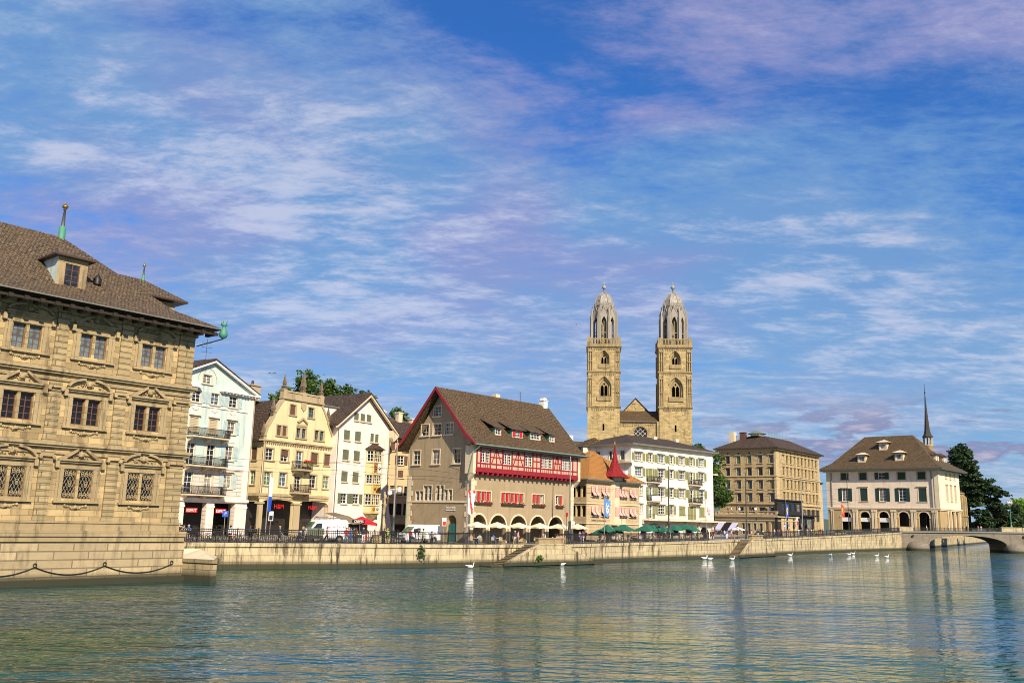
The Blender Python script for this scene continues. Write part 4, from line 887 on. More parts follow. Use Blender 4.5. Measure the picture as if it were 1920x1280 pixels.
def merge(a, b): n = len(a.v); a.v += b.v; a.f += [[i + n for i in q] for q in b.f]; a.m += b.m; a.sm += b.sm
merge(mb, ml)
mb.add([(W0, 0, 2.4), (W0, D0, 2.4), (W0, D0, 15.3), (W0, D0 / 2, GA), (W0, 0, 15.3), (0, D0, 2.4), (0, D0, 15.3)], [(0, 1, 2, 3, 4), (1, 5, 6, 2)])
mb.build('wall', 'taupe', G_.root)
q = G_.mb(); q.box(.4, W0 - .4, 4.2, 4.4, 2.5, 7.4); q.box(.4, W0 - .4, .62, 4.2, 7.2, 7.3); q.build('arcade_back', 'arcade', G_.root)
q = G_.mb()
q.T = fl.T.copy(); q.box(D0 - 4.0, D0 - 2.55, .2, .3, 2.6, 5.0); q.box(D0 - 3.35, D0 - 3.25, .16, .199, 2.6, 5.0); q.build('door', 'teal_door', G_.root)
# corner quoins and plinth strings
q = G_.mb(); r2 = random.Random(2)
for i in range(13):
    z = 2.5 + i * .68; w2 = .95 if i % 2 else .6
    if z < 11: q.box(-.05, w2, -.05, .0, z, z + .66); q.box(-.05, -.002, .0, w2 + .15, z, z + .66); q.box(W0 - w2, W0 + .05, -.05, 0, z, z + .66); q.box(-.05, -.002, D0 - w2, D0 + .05, z, z + .66)
q.box(-.12, -.003, -.1, D0, 7.72, 7.95)
for (a, b) in ((-.0 + .3, 3.05), (3.8, 7.0), (7.9, 11.2), (12.05, 15.3), (16.1, 19.4)):
    c, r = (a + b) / 2, (b - a) / 2; n = 14; zc = 6.25 - r
    A_ = [(c + r * math.cos(math.pi * i / n), zc + r * math.sin(math.pi * i / n)) for i in range(n + 1)]; B_ = [(c + (r + .24) * math.cos(math.pi * i / n), zc + (r + .24) * math.sin(math.pi * i / n)) for i in range(n + 1)]
    for i in range(n): q.prism([A_[i], A_[i + 1], B_[i + 1], B_[i]], -.04, -.002)
    for s_ in (-1, 1): q.box(c + s_ * r if s_ > 0 else c - r - .24, c + r + .24 if s_ > 0 else c - r, -.04, -.002, 2.6, zc)
for (a, b) in ((.25, 3.85), (5.85, 10.5), (12.35, 14.95), (17.6, 19.2)): q.box(a - .12, b + .12, -.09, -.002, 7.85, 8.02); q.box(a - .12, b + .12, -.05, -.002, 9.3, 9.42); q.box(a - .12, a, -.05, -.002, 8.02, 9.3); q.box(b, b + .12, -.05, -.002, 8.02, 9.3)
q.build('stonework', 'palestone', G_.root)
for (a, b, n, op) in ((.25, 3.85, 4, ()), (5.85, 10.5, 5, ()), (12.35, 14.95, 3, (2,)), (17.6, 19.2, 2, (0,))):
    w_ = (b - a) / n
    for i in range(n):
        if i in op: continue
        q = G_.mb(); q.box(a + i * w_ + .1, a + (i + .5) * w_ + .02, -.1, -.05, 8.07, 9.26); q.build('shutter', 'shut_red', G_.root)
    q = G_.mb(); q.box(a - .05, b + .05, -.36, -.1, 7.62, 7.8); 
    for i in range(int((b - a) * 22)): x = a + (b - a) * r2.random(); s_ = .05 + .06 * r2.random(); q.lathe([(.01, -s_), (s_, 0), (.01, s_)], (x, -.3 + .16 * r2.random(), 7.82 + .2 * r2.random() - (.25 if r2.random() < .35 else 0)), 5, 1 if r2.random() < .45 else 2, smooth=False)
    q.build('flower_box', ['dark_wood', 'geranium', 'leaf_box'], G_.root)
# jettied half-timber storey
J = .85; fj = Fac(G_, f.T @ Matrix.Translation((0, -J, 0)))
JW = [(.8, 2.5, 2), (5.1, 6.85, 2), (9.55, 11.25, 2), (13.1, 15.75, 3), (17.75, 20.35, 3)]
for a, b, n in JW:
    w_ = (b - a) / n
    for i in range(n): fj.win(a + i * w_ + .05, a + (i + 1) * w_ - .05, 13.02, 14.6, nx=2, nz=4, rec=.1, sill=0)
mb = G_.mb(); fj.wall(mb, [(-.1, 12.1), (21.6, 12.1), (21.6, 15.1), (-.1, 15.1)], 0, .2); mb.add([(-.1, -J, 12.1), (-.1, 0, 12.1), (-.1, 0, 15.1), (-.1, -J, 15.1)], [(0, 1, 2, 3)]); mb.add([(21.6, -J, 12.1), (21.6, 0, 12.1), (21.6, 0, 15.1), (21.6, -J, 15.1)], [(0, 1, 2, 3)])
mb.add([(-.1, -J, 12.1), (21.6, -J, 12.1), (21.6, 0, 12.1), (-.1, 0, 12.1)], [(0, 1, 2, 3)])
mb.build('jetty_infill', 'halftimber_fill', G_.root)
q = G_.mb(); q.T = fj.T.copy(); t = .1
q.box(-.14, 21.64, -.08, -.003, 12.1, 12.36); q.box(-.14, 21.64, -.08, -.003, 14.9, 15.12); q.box(-.14, 21.64, -.06, -.003, 12.82, 12.98); q.box(-.14, 21.64, -.055, -.003, 14.66, 14.78)
xs = [0]; 
for a, b, n in JW:
    for x in (a - .08, b + .08): q.box(x - t, x + t, -.07, -.003, 12.363, 14.897)
prev = -.05
for a, b, n in JW + [(21.5, 21.5, 0)]:
    g = a - .18 - prev
    if g > .8:
        m_ = max(1, round(g / .95))
        for i in range(1, m_): x = prev + g * i / m_; q.box(x - .07, x + .07, -.065, -.003, 12.363, 14.897)
        q.box(prev, a - .18, -.058, -.003, 13.75, 13.88)
        if g > 1.5:
            q.prism([(prev + .1, 12.99), (prev + .26, 12.99), (prev + g / m_ - .1, 14.65), (prev + g / m_ - .26, 14.65)], -.05, -.003)
            q.prism([(a - .28, 12.99), (a - .44, 12.99), (a - .18 - g / m_ + .1, 14.65), (a - .18 - g / m_ + .26, 14.65)], -.05, -.003)
    for i in range(max(0, n * 2)):
        x = a + (b - a) * i / (n * 2); q.box(x - .04, x + .04, -.05, -.003, 12.363, 12.817)
    prev = b + .18
for x in (0.0, 21.5): q.box(x - .1, x + .1, -.075, -.003, 12.363, 14.897)
q.build('timber_frame', 'red_timber', G_.root)
q = G_.mb(); q.box(-.2, 21.7, -J - .12, .0, 11.75, 12.095)
x = .1
while x < 21.6: q.box(x, x + .28, -J - .06, -.003, 11.42, 11.747); x += .98
q.build('jetty_beams', 'red_timber', G_.root)
q = G_.mb(); q.box(-.7, -.14, -J - .02, .02, 11.5, 15.2); q.box(-.7, -.003, .02, .6, 11.5, 15.2); q.sidep([(0, 11.497), (-J, 11.497), (0, 10.6)], -.65, -.2); q.build('corner_pier', 'palestone', G_.root); q = G_.mb(); q.box(21.65, 22.3, -J - .02, .02, 11.5, 15.2); q.sidep([(0, 11.497), (-J, 11.497), (0, 10.6)], 21.7, 22.25); q.build('corner_pier', 'palestone', G_.root)
# roof
q = G_.mb(); ra, rb = -1.3, 22.7
def slope(pts, t=.22):
    return pts + [(y, z - t) for y, z in pts[::-1]]
q.sidep(slope([(-1.75, 15.35), (-.1, 16.65), (D0 / 2, 23.35)]), ra, rb); q.sidep(slope([(D0 / 2 + .003, 23.35), (D0, 16.6), (D0 + 1.5, 14.95)]), ra, rb)
q.build('roof', 'roof_brown', G_.root)
q = G_.mb(); q.sidep([(-1.78, 15.1), (-1.78, 15.38), (-.12, 16.68), (D0 / 2, 23.4), (D0, 16.66), (D0 + 1.53, 15.0), (D0 + 1.53, 14.7), (D0 - .2, 16.2), (D0 / 2, 22.9), (.1, 16.3)], ra - .12, ra - .002)
q.build('bargeboard', 'red_paint', G_.root)
q = G_.mb(); q.box(ra, rb, -1.7, -.9, 15.0, 15.12); q.tube((ra, -1.85, 15.22), (rb + .6, -1.85, 15.22), .1, .1, 8); q.tube((-.35, -1.8, 15.1), (-.75, -.9, 14.2), .07, .07, 6); q.tube((-.75, -.9, 14.2), (-.8, -.1, 11.0), .07, .07, 6); q.tube((-.2, -.12, 11.0), (-.1, -.12, 2.6), .07, .07, 6)
q.tube((-.1, D0 + .05, 15), (-.12, D0 + .1, 2.6), .07, .07, 6); q.build('gutter', 'verdigris', G_.root)
q = G_.mb(); q.box(ra + .1, rb - .1, -1.6, 0, 15.12, 15.2); x = ra + .2
while x < rb: q.box(x, x + .16, -1.65, -.86, 15.2, 15.36 + .0); x += .9
q.build('eaves', 'dark_wood', G_.root)
def yroof(z): return -.1 + (z - 16.65) * (D0 / 2 + .1) / (23.35 - 16.65)
for c, w_, n in ((5.0, 1.0, 1), (9.0, 2.0, 2), (12.9, 2.1, 3), (16.7, 1.0, 1)):
    z0, z1 = 17.05, 17.95; y0 = yroof(17.0) - .12
    q = G_.mb(); q.add([(c - w_ / 2 - .15, y0, z0 - .1), (c - w_ / 2 - .15, y0, z1), (c - w_ / 2 - .15, yroof(z1 + .3), z1), (c + w_ / 2 + .15, y0, z0 - .1), (c + w_ / 2 + .15, y0, z1), (c + w_ / 2 + .15, yroof(z1 + .3), z1)], [(0, 1, 2), (3, 5, 4)], 1)
    k = q.T; q.T = k @ Matrix.Translation((0, y0, 0)); q.wall([(c - w_ / 2 - .15, z0 - .1), (c + w_ / 2 + .15, z0 - .1), (c + w_ / 2 + .15, z1), (c - w_ / 2 - .15, z1)], [[(c - w_ / 2, z0), (c + w_ / 2, z0), (c + w_ / 2, z1 - .08), (c - w_ / 2, z1 - .08)]], 0, .1); q.T = k
    d = q.build('dormer', ['halftimber_fill', 'copper_green'], G_.root)
    g = Fac(G_, f.T @ Matrix.Translation((0, y0, 0)))
    o = g.win(c - w_ / 2, c + w_ / 2, z0, z1 - .08, nx=max(2, n * 2), nz=2, rec=.05, sill=0, hole=False); o.parent = d
    if n == 2:
        for x in (c - w_ / 2 + .02, c + w_ / 2 - .52): q = G_.mb(); q.box(x, x + .5, y0 - .06, y0 - .01, z0, z1 - .1); q.build('shutter', 'shut_red', d)
    q = G_.mb(); yt = yroof(19.1); q.add([(c - w_ / 2 - .6, y0 - .35, z1 + .02), (c + w_ / 2 + .6, y0 - .35, z1 + .02), (c + w_ / 2 + .9, yt, 19.12), (c - w_ / 2 - .9, yt, 19.12), (c - w_ / 2 - .6, y0 - .35, z1 + .12), (c + w_ / 2 + .6, y0 - .35, z1 + .12), (c + w_ / 2 + .9, yt, 19.24), (c - w_ / 2 - .9, yt, 19.24)], [(0, 3, 2, 1), (4, 5, 6, 7), (0, 1, 5, 4), (1, 2, 6, 5), (3, 0, 4, 7)], 0); q.build('dormer_roof', 'roof_brown', d)
q = G_.mb(); q.box(21.3, 22.2, D0 / 2 - .5, D0 / 2 + .5, 21.8, 24.0); q.box(21.2, 22.3, D0 / 2 - .6, D0 / 2 + .6, 24.0, 24.12); q.box(21.4, 22.1, D0 / 2 - .4, D0 / 2 + .4, 24.12, 24.45); q.build('chimney', 'white_paint', G_.root)
q = G_.mb(); q.box(11.2, 12.1, D0 / 2 + .3, D0 / 2 + 1.1, 22.3, 23.9); q.build('chimney', 'palestone', G_.root)
t_ = f.text('Haus zum Rüden Restaurant & Bar', 6.35, 6.78, .44, 'white_paint', .05, 'lettering', .02)
sc_ = 6.55 / max(t_.dimensions.x, .01); 
t_.matrix_local = t_.matrix_local @ Matrix.Diagonal((sc_, 1, 1, 1))
for i, s_ in enumerate(('Haus zum Rüden', 'Restaurant & Bar')): fl.text(s_, D0 - 4.55, 6.98 - i * .3, .27, 'white_paint', .05, 'lettering', .02)
q = G_.mb(); q.tube((-.05, 2.3, 12.0), (-2.2, 2.3, 12.35), .03, .03, 5); q.tube((-1.4, 2.3, 12.2), (-1.4, 2.3, 12.9), .03, .03, 5); q.tube((-1.8, 2.3, 12.2), (-1.8, 2.3, 12.6), .03, .03, 5); q.build('iron_bracket', 'iron', G_.root)

# ------------------------------------------------------------ guild house with orange roof and red turret
Pz = column(1099, 134, 2.9)
Z_ = Bld('guild_house', 'sandstone guild house with an orange tile roof and a pointed red turret', 'house', Pz, 42, 2.6, k=1.055)
f = Z_.face(0, 0); W0 = 13.85; D0 = 9.6
awn = []
for z0, z1 in ((9.45, 10.9), (6.6, 7.95)):
    for a, b in ((1.08, 1.9), (2.02, 2.84), (3.62, 4.45), (4.58, 5.4), (7.85, 8.7), (8.8, 9.45), (9.55, 10.25), (11.0, 11.83), (11.95, 12.78)):
        f.win(a, b, z0, z1, nx=2, nz=3, fr='white_paint', sur=.06, sm='palestone', sill=.06); awn.append((a, b, z0, z1))
for a, b in ((9.0, 10.0),): pass
mb = Z_.mb(); f.wall(mb, [(0, 2.5), (W0, 2.5), (W0, 11.9), (0, 11.9)], 0, .25)
fl = Z_.face(0, D0, 'left')
for z0, z1 in ((8.55, 10.9), (5.75, 8.0)):
    for i in range(3): fl.hole([(D0 - 2.9 + i * .98, z0 + (.7 if 1 else 0)), (D0 - 2.1 + i * .98, z0 + .7), (D0 - 2.1 + i * .98, z1), (D0 - 2.9 + i * .98, z1)])
fl.hole([(D0 - 2.9, 2.6), (D0 - .3, 2.6), (D0 - .3, 5.2), (D0 - 2.9, 5.2)])
ml = Z_.mb(); fl.wall(ml, [(0, 2.5), (D0, 2.5), (D0, 11.9), (0, 11.9)], 0, .5); merge(mb, ml)
mb.add([(W0, 0, 2.5), (W0, D0, 2.5), (W0, D0, 11.9), (W0, 0, 11.9), (0, D0, 2.5), (0, D0, 11.9)], [(0, 1, 2, 3), (1, 4, 5, 2)])
mb.build('wall', 'zunft_stone', Z_.root)
q = Z_.mb(); q.box(.7, .9, .3, 6, 2.5, 11.5); q.build('loggia_back', 'shop_dark', Z_.root)
for i, (a, b, z0, z1) in enumerate(awn):
    q = Z_.mb(); n = 5
    for j in range(n):
        xa, xb = a + (b - a) * j / n, a + (b - a) * (j + 1) / n; zt, zm, zo = z1 - .04, z0 + (z1 - z0) * .48, z0 + .12
        q.add([(xa, -.1, zt), (xb, -.1, zt), (xb, -.14, zm), (xa, -.14, zm), (xb, -.62, zo), (xa, -.62, zo), (xa, -.08, zt), (xb, -.08, zt), (xb, -.12, zm - .02), (xa, -.12, zm - .02), (xb, -.6, zo - .02), (xa, -.6, zo - .02)],
              [(0, 1, 2, 3), (3, 2, 4, 5), (7, 6, 9, 8), (8, 9, 11, 10), (5, 4, 10, 11)], j % 2)
    q.build('awning', ['awn_red', 'awn_pink'], Z_.root) if 'awn_red' in MATS else (plain('awn_red', (.58, .24, .19), .8), q.build('awning', ['awn_red', 'awn_pink'], Z_.root))
q = Z_.mb()
for z in (5.4, 8.3): q.box(-.1, W0 + .08, -.12, -.002, z, z + .16); q.box(-.12, -.002, 0, D0, z, z + .16)
q.box(-.15, W0 + .15, -.2, -.002, 11.55, 11.9); q.slab([(6.05, 0), (6.35, -.55), (7.65, -.55), (7.95, 0)], 5.3, 11.9)
for x in (7.9, 9.1): q.box(x, x + .9, -.05, -.002, 5.55, 6.25)
q.build('bay', 'palestone', Z_.root)
for z0, z1 in ((9.45, 10.95), (6.6, 8.0)):
    q = Z_.mb(); n = 9
    for j in range(n): q.box(6.45 + 1.1 * j / n, 6.45 + 1.1 * (j + 1) / n - .002, -.6, -.553, z0, z1, j % 2)
    q.build('awning', ['awn_red', 'awn_pink'], Z_.root)
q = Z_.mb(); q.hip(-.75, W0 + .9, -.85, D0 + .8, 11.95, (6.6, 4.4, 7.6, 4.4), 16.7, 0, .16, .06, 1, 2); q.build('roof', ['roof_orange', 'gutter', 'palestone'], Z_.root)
q = Z_.mb(); pr = [(2.45, 12.45), (2.1, 12.62), (1.35, 13.2), (.85, 14.0), (.52, 14.9), (.3, 15.9), (.14, 17.1), (.03, 17.4)]
q.lathe(pr, (7.0, -.1, 0), 8, 0, math.pi / 8, False); q.box(5.9, 8.1, -.8, 1.6, 11.9, 12.5, 2); q.box(8.1, 8.75, -1.35, -.9, 13.0, 13.6, 3); q.lathe([(.05, 17.3), (.16, 17.5), (.05, 17.7), (.03, 18.7), (.12, 18.8), (.02, 19.0)], (7.0, -.1, 0), 8, 1); q.build('turret', ['roof_red', 'gold', 'palestone', 'white_paint'], Z_.root)
f.text('Zunfthaus zur Zimmerleuten', 1.2, 5.82, .31, 'iron', .03, 'lettering', .01)

# ------------------------------------------------------------ big white house with olive shutters
Pb = column(1184, 150, 2.95)
B_ = Bld('town_house', 'big white house with olive green shutters, four rows of windows and a long balcony', 'house', Pb, 48, 2.85, k=1.085)
f = B_.face(0, 0); W0 = 22.85; D0 = 13
wide = [(.75, 2.95, 4, 'lr'), (6.78, 8.88, 4, 'lr'), (12.6, 14.55, 4, 'lr'), (18.4, 20.2, 4, 'lr')]; nar = [(4.25, 5.55), (10.05, 11.3), (15.68, 17.0)]
for z0, z1 in ((16.0, 17.3), (13.45, 14.82), (10.28, 11.7), (7.27, 8.78)):
    for i, (a, b, n, s_) in enumerate(wide):
        if i == 0 and z1 < 12: a = 2.0
        if z1 < 9 and i >= 2: f.win(a + .1, b - .1, z0 - .1, z1, closed='shut_olive', sur=.08, sill=.06, nx=3); continue
        f.win(a + .1, b - .1, z0, z1, nx=4, nz=3, sur=.08, hood=.07, sill=.07, sh='' if a == 2.0 else ('r' if i == 0 and z0 < 14 and z0 > 13 else 'lr'), shm='shut_olive', shw=.62)
    for i, (a, b) in enumerate(nar):
        door = (i in (0, 2)) and z1 < 15; z = z0 - .75 if door else z0
        f.win(a + .12, b - .12, z, z1, nx=2, nz=3, sur=.08, hood=.07 if not door else 0, sill=0 if door else .07, closed='shut_olive' if (i == 0 and 13 < z0 < 14) or (i == 2 and z0 < 8) else None, sh='lr', shm='shut_olive', shw=.5)
for a, b in ((2.3, 4.1), (5.9, 8.5), (10.4, 12.8), (14.6, 16.8), (18.7, 21.3)): f.hole(arch(a, b, 2.9, 5.35 - (b - a) / 2, 10))
mb = B_.mb(); f.wall(mb, [(0, 2.6), (W0, 2.6), (W0, 18.4), (0, 18.4)], 0, .3)
fl = B_.face(0, D0, 'left')
for a, b in ((1.45, 2.5), (4.3, 4.95), (7, 8)): fl.win(D0 - b, D0 - a, 16.1, 17.55, nx=2, nz=2, fr='dark_wood', sur=.08)
ml = B_.mb(); fl.wall(ml, [(0, 2.6), (D0, 2.6), (D0, 18.4), (0, 18.4)], 0, .3); merge(mb, ml)
mb.add([(W0, 0, 2.6), (W0, D0, 2.6), (W0, D0, 18.4), (W0, 0, 18.4), (0, D0, 2.6), (0, D0, 18.4)], [(0, 1, 2, 3), (1, 4, 5, 2)])
mb.build('wall', 'offwhite', B_.root)
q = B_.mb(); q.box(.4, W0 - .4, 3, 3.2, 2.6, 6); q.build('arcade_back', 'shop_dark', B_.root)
q = B_.mb(); q.hip(-.7, W0 + .8, -.9, D0 + .7, 18.75, (6, 6.3, W0 - 5, 6.3), 21.0, 0, .2, 0, 1, 2); q.build('roof', ['roof_dark', 'gutter', 'white_paint'], B_.root)
q = B_.mb(); q.box(-.25, W0 + .3, -.35, D0 + .2, 18.25, 18.54); q.box(-.8, -.003, -.6, 5, 15.45, 15.7); q.box(W0 + .003, W0 + 1.0, -.4, .6, 14.6, 14.85); q.box(2.6, W0 + 1.6, -1.5, -.003, 6.15, 6.38); q.box(2.6, W0 + .3, -.4, -.004, 5.65, 6.147)
for x in (8.9, 13.6, 17.8, 21.9): q.box(x, x + .35, -.4, -.003, 3, 5.647); q.sidep([(-.4, 6.1), (-1.3, 6.1), (-.4, 5.3)], x + .02, x + .33)
q.build('ledge', 'palestone', B_.root)
q = B_.mb()
for zz in (6.5, 7.25): q.box(2.6, W0 + 1.6, -1.47, -1.43, zz - .02, zz + .02)
x = 2.65
while x < W0 + 1.6: q.box(x - .012, x + .012, -1.46, -1.44, 6.38, 7.25); x += .28
q.build('railing', 'iron', B_.root)
for (c0, c1) in ((3.7, 7.2), (15.2, 18.8)):
    for z in (12.55, 9.4): balcony(B_, f, c0 + .2, c1 - .4, z, 1.0, .92, B_.root, ('palestone', 'iron'), 2)
plain('banner', (.75, .74, .68), .8); q = B_.mb(); q.box(4.0, 6.4, -1.08, -1.02, 9.45, 10.25); q.build('banner', 'banner', B_.root)
f.text('Zimmerleuten', 4.6, 5.45, .38, 'brown_wood', .03, 'lettering', .01)
for c in (12.2, 18.5): q = B_.mb(); q.box(c, c + .9, 5, 5.6, 20.3, 21.15); q.build('chimney', 'palestone', B_.root)
aerial(B_, 9.0, 6.0, 20.9); aerial(G_, 16.5, 6.3, 23.3, 1.5)
# dark roofed house behind
Pk = Vector((9, 168, 6)); K_ = Bld('back_house', 'low brown roofs with a chimney between the orange roof and the church', 'house', Pk, 80, 5)
q = K_.mb(); q.box(-2, 22, 0, 12, 5, 17.5); q.build('wall', 'peach', K_.root)
q = K_.mb(); q.hip(-3, 22.5, -.8, 12.8, 17.5, (3, 6, 19, 6), 21.0, 0, .2, 0, 1, 1); q.build('roof', ['roof_brown', 'dark_wood'], K_.root)
q = K_.mb(); q.box(5.2, 9.6, 1.0, 8, 17.5, 19.6); q.add([(4.9, .7, 19.6), (9.9, .7, 19.6), (7.4, .7, 21.4), (4.9, 8, 19.6), (9.9, 8, 19.6), (7.4, 8, 21.4)], [(0, 1, 2), (0, 2, 5, 3), (1, 4, 5, 2)], 1); q.build('dormer', ['pinkbeige', 'roof_brown'], K_.root)
q = K_.mb(); q.box(2.9, 4.0, 4, 5, 19, 21.9); q.build('chimney', 'white_paint', K_.root)

# ------------------------------------------------------------ church with twin towers
Pc = column(1100, 258, 10)
C_ = Bld('church', 'pale sandstone minster with twin towers and domed Gothic tops above the roofs', 'church', Pc, 95, 8)
def tower(off):
    W = 9.25; D = 9.25; pr = []
    f = Fac(C_, C_.face(0, 0).T @ Matrix.Translation((off, 0, 0))); fl = Fac(C_, f.T @ C_.up.inverted() @ C_.face(0, D, 'left').T)
    tl = []
    def side(fc, dark):
        fc.hole([(4.35, 31.6), (4.85, 31.6), (4.85, 33.5), (4.35, 33.5)]); fc.hole(pointed(2.75, 6.75, 40.4, 44.3, 47.3)); fc.hole(pointed(3.1, 6.2, 49.9, 52.6, 55.1))
        mb = C_.mb(); fc.wall(mb, [(0, 6), (W, 6), (W, 56), (0, 56)], 0, .45)
        # recessed inner layers with lancets
        for (a, b, z0, zs, zt) in ((2.75, 6.75, 40.4, 44.3, 47.3), (3.1, 6.2, 49.9, 52.6, 55.1)):
            c = (a + b) / 2; w2 = (b - a) / 2; k = mb.T
            mb.T = fc.T @ Matrix.Translation((0, .45, 0)); s_ = .74
            ins = pointed(c - w2 * s_, c + w2 * s_, z0, zs, z0 + (zt - z0) * .9); mb.wall([(a - .3, z0 - .1), (b + .3, z0 - .1), (b + .3, zt + .2), (a - .3, zt + .2)], [[(x, max(z, z0 + .02)) for x, z in ins]], 0, .4)
            mb.T = fc.T @ Matrix.Translation((0, .85, 0)); l = w2 * .5; zl = z0 + 1.3
            mb.wall([(a - .3, z0 - .1), (b + .3, z0 - .1), (b + .3, zt + .2), (a - .3, zt + .2)], [pointed(c - l, c - .1, zl, zs - .3, zs + .6, 4), pointed(c + .1, c + l, zl, zs - .3, zs + .6, 4), [(c - .3, zs + .9), (c, zs + .6), (c + .3, zs + .9), (c, zs + 1.3)]], 1, .3)
            mb.T = k
        return mb
    A = side(f, 0); Bm = side(fl, 1); merge(A, Bm)
    A.T = f.T.copy(); A.add([(W, 0, 6), (W, D, 6), (W, D, 56), (W, 0, 56), (0, D, 6), (0, D, 56), (0, 0, 56)], [(0, 1, 2, 3), (1, 4, 5, 2), (3, 2, 5, 6)])
    t = A.build('tower', ['church_stone', 'church_trim'], C_.root)
    q = C_.mb(); q.T = f.T.copy()
    for (z, o, h) in ((38.45, .35, .3), (38.2, .2, .25), (48.65, .3, .3), (48.4, .16, .25), (55.75, .25, .3), (56.05, .5, .3)): q.box(-o, W + o, -o, D + o, z, z + h - .002)
    for z in (37.55, 47.8, 55.15):                      # little round arch frieze
        x = 1.25
        while x < W - 1.3: q.box(x, x + .26, -.14, -.002, z, z + .62); q.box(-.14, -.002, x, x + .26, z, z + .62); x += .62
        q.box(1.2, W - 1.2, -.14, -.003, z + .4, z + .63)
    # clustered corner shafts with gablets
    for (za, zb) in ((38.8, 46.6), (49.0, 54.6)):
        for xa in (.0, W - 1.25):
            q.box(xa - .08, xa + .14, -.3, .1, za, zb + 1.2); q.box(xa + 1.1, xa + 1.33, -.3, .1, za, zb + 1.2); q.box(xa + .52, xa + .72, -.3, .0, za, zb)
            q.prism([(xa - .12, zb), (xa + 1.37, zb), (xa + .62, zb + 1.15)], -.36, -.002); q.box(xa - .05, xa + 1.3, -.34, 0, (za + zb) / 2 - .1, (za + zb) / 2 + .1)
        q.box(-.3, .1, .3, .5, za, zb); q.box(-.3, .1, D - .6, D - .4, za, zb)
    for (a, b, z0, zs, zt, ww) in ((2.75, 6.75, 40.4, 44.3, 47.3, .28), (3.1, 6.2, 49.9, 52.6, 55.1, .22)):
        P1 = pointed(a, b, z0, zs, zt)[1:]; P2 = pointed(a - ww, b + ww, z0, zs, zt + ww * 1.3)[1:]
        for i in range(len(P1) - 2): q.prism([P1[i], P1[i + 1], P2[i + 1], P2[i]], -.16, -.002)
        q.box(a - .1, b + .1, -.3, .46, z0 - .15, z0 + 1.05)
    q.build('string_courses', 'church_trim', t)
    q = C_.mb(); q.T = f.T.copy(); q.box(-.35, W + .35, -.35, D + .35, 56.36, 56.7)
    for x0 in (-.3, W - .75):
        for y0 in (-.3, D - .75): q.box(x0, x0 + 1.05, y0, y0 + 1.05, 56.7, 58.9)
    for z0, z1 in ((56.7, 56.95), (58.3, 58.6)):
        q.box(.75, W - .75, -.25, .15, z0, z1); q.box(.75, W - .75, D - .15, D + .25, z0, z1); q.box(-.25, .15, .75, D - .75, z0, z1); q.box(W - .15, W + .25, .75, D - .75, z0, z1)
    for i in range(9):
        x = 1.0 + i * (W - 2.0) / 8
        q.box(x - .13, x + .13, -.2, .1, 56.95, 58.3); q.box(-.2, .1, x - .13, x + .13, 56.95, 58.3); q.box(W - .1, W + .2, x - .13, x + .13, 56.95, 58.3)
        if i < 8: xx = x + (W - 2) / 16; q.path([(xx + .33 * math.cos(j * .785), -.05, 57.62 + .33 * math.sin(j * .785)) for j in range(9)], .07, 4)
    q.build('balustrade', 'church_trim', t)
    # octagonal crown: eight piers with gabled pointed openings
    cx, cy = W / 2, D / 2; q = C_.mb(); q.T = f.T.copy(); ro = 4.05
    q.lathe([(2.2, 56.4), (2.2, 68)], (cx, cy, 0), 8, 1, R(22.5), False)
    for i in range(8):
        a = R(22.5 + 45 * i); x, y = cx + ro * math.cos(a), cy + ro * math.sin(a)
        k = q.T; q.T = f.T @ Matrix.Translation((x, y, 0)) @ Matrix.Rotation(a, 4, 'Z')
        q.box(-.75, .25, -.42, .42, 56.7, 65.8); q.box(-.9, .1, -.3, .3, 65.8, 67.4); q.lathe([(.4, 67.4), (.05, 68.6)], (-.4, 0, 0), 4, 0, R(45), False)
        q.T = k
        b = R(45 * i); rf = ro * math.cos(R(22.5)) - .25; q.T = f.T @ Matrix.Translation((cx + rf * math.cos(b), cy + rf * math.sin(b), 0)) @ Matrix.Rotation(b + math.pi / 2, 4, 'Z')
        # face panel: gable above pointed opening
        h = 1.55
        q.wall([(-h, 56.7), (h, 56.7), (h, 65.2), (h * .7, 66.6), (0, 68.2), (-h * .7, 66.6), (-h, 65.2)], [pointed(-.78, .78, 57.2, 63.4, 65.6)], 0, .6)
        q.prism([(-h - .1, 65.0), (0, 68.2), (h + .1, 65.0), (h + .1, 65.35), (0, 68.7), (-h - .1, 65.35)], -.12, .1, 2); q.lathe([(.12, 68.5), (.22, 68.9), (.02, 69.4)], (0, 0, 0), 5, 2)
        q.box(-.08, .08, .3, .5, 57.2, 64.2, 2); q.box(-.8, .8, .3, .5, 60.6, 60.8, 2)
        q.T = k
    q.build('octagon', ['church_pale', 'church_trim', 'church_pale'], t)
    q = C_.mb(); q.T = f.T.copy(); q.lathe([(3.35, 66.4), (3.2, 67.2), (3.05, 67.2), (3.0, 67.6), (3.15, 67.7), (3.1, 69.0), (3.25, 69.05), (3.25, 69.3), (2.95, 69.35)], (cx, cy, 0), 8, 1, R(22.5), False)
    for i in range(8):
        b = R(45 * i); rf = 2.9; k = q.T; q.T = f.T @ Matrix.Translation((cx + rf * math.cos(b), cy + rf * math.sin(b), 0)) @ Matrix.Rotation(b + math.pi / 2, 4, 'Z')
        for c in (-.75, 0, .75): q.path([(c + .27 * math.cos(j * .785), -.05, 68.35 + .33 * math.sin(j * .785)) for j in range(9)], .06, 4, 0)
        for c in (-.9, -.45, 0, .45, .9): q.add([(c - .2, -.1, 69.35), (c + .2, -.1, 69.35), (c, -.1, 69.95), (c, .1, 69.95)], [(0, 1, 2), (0, 2, 3), (1, 3, 2)], 0)
        q.T = k
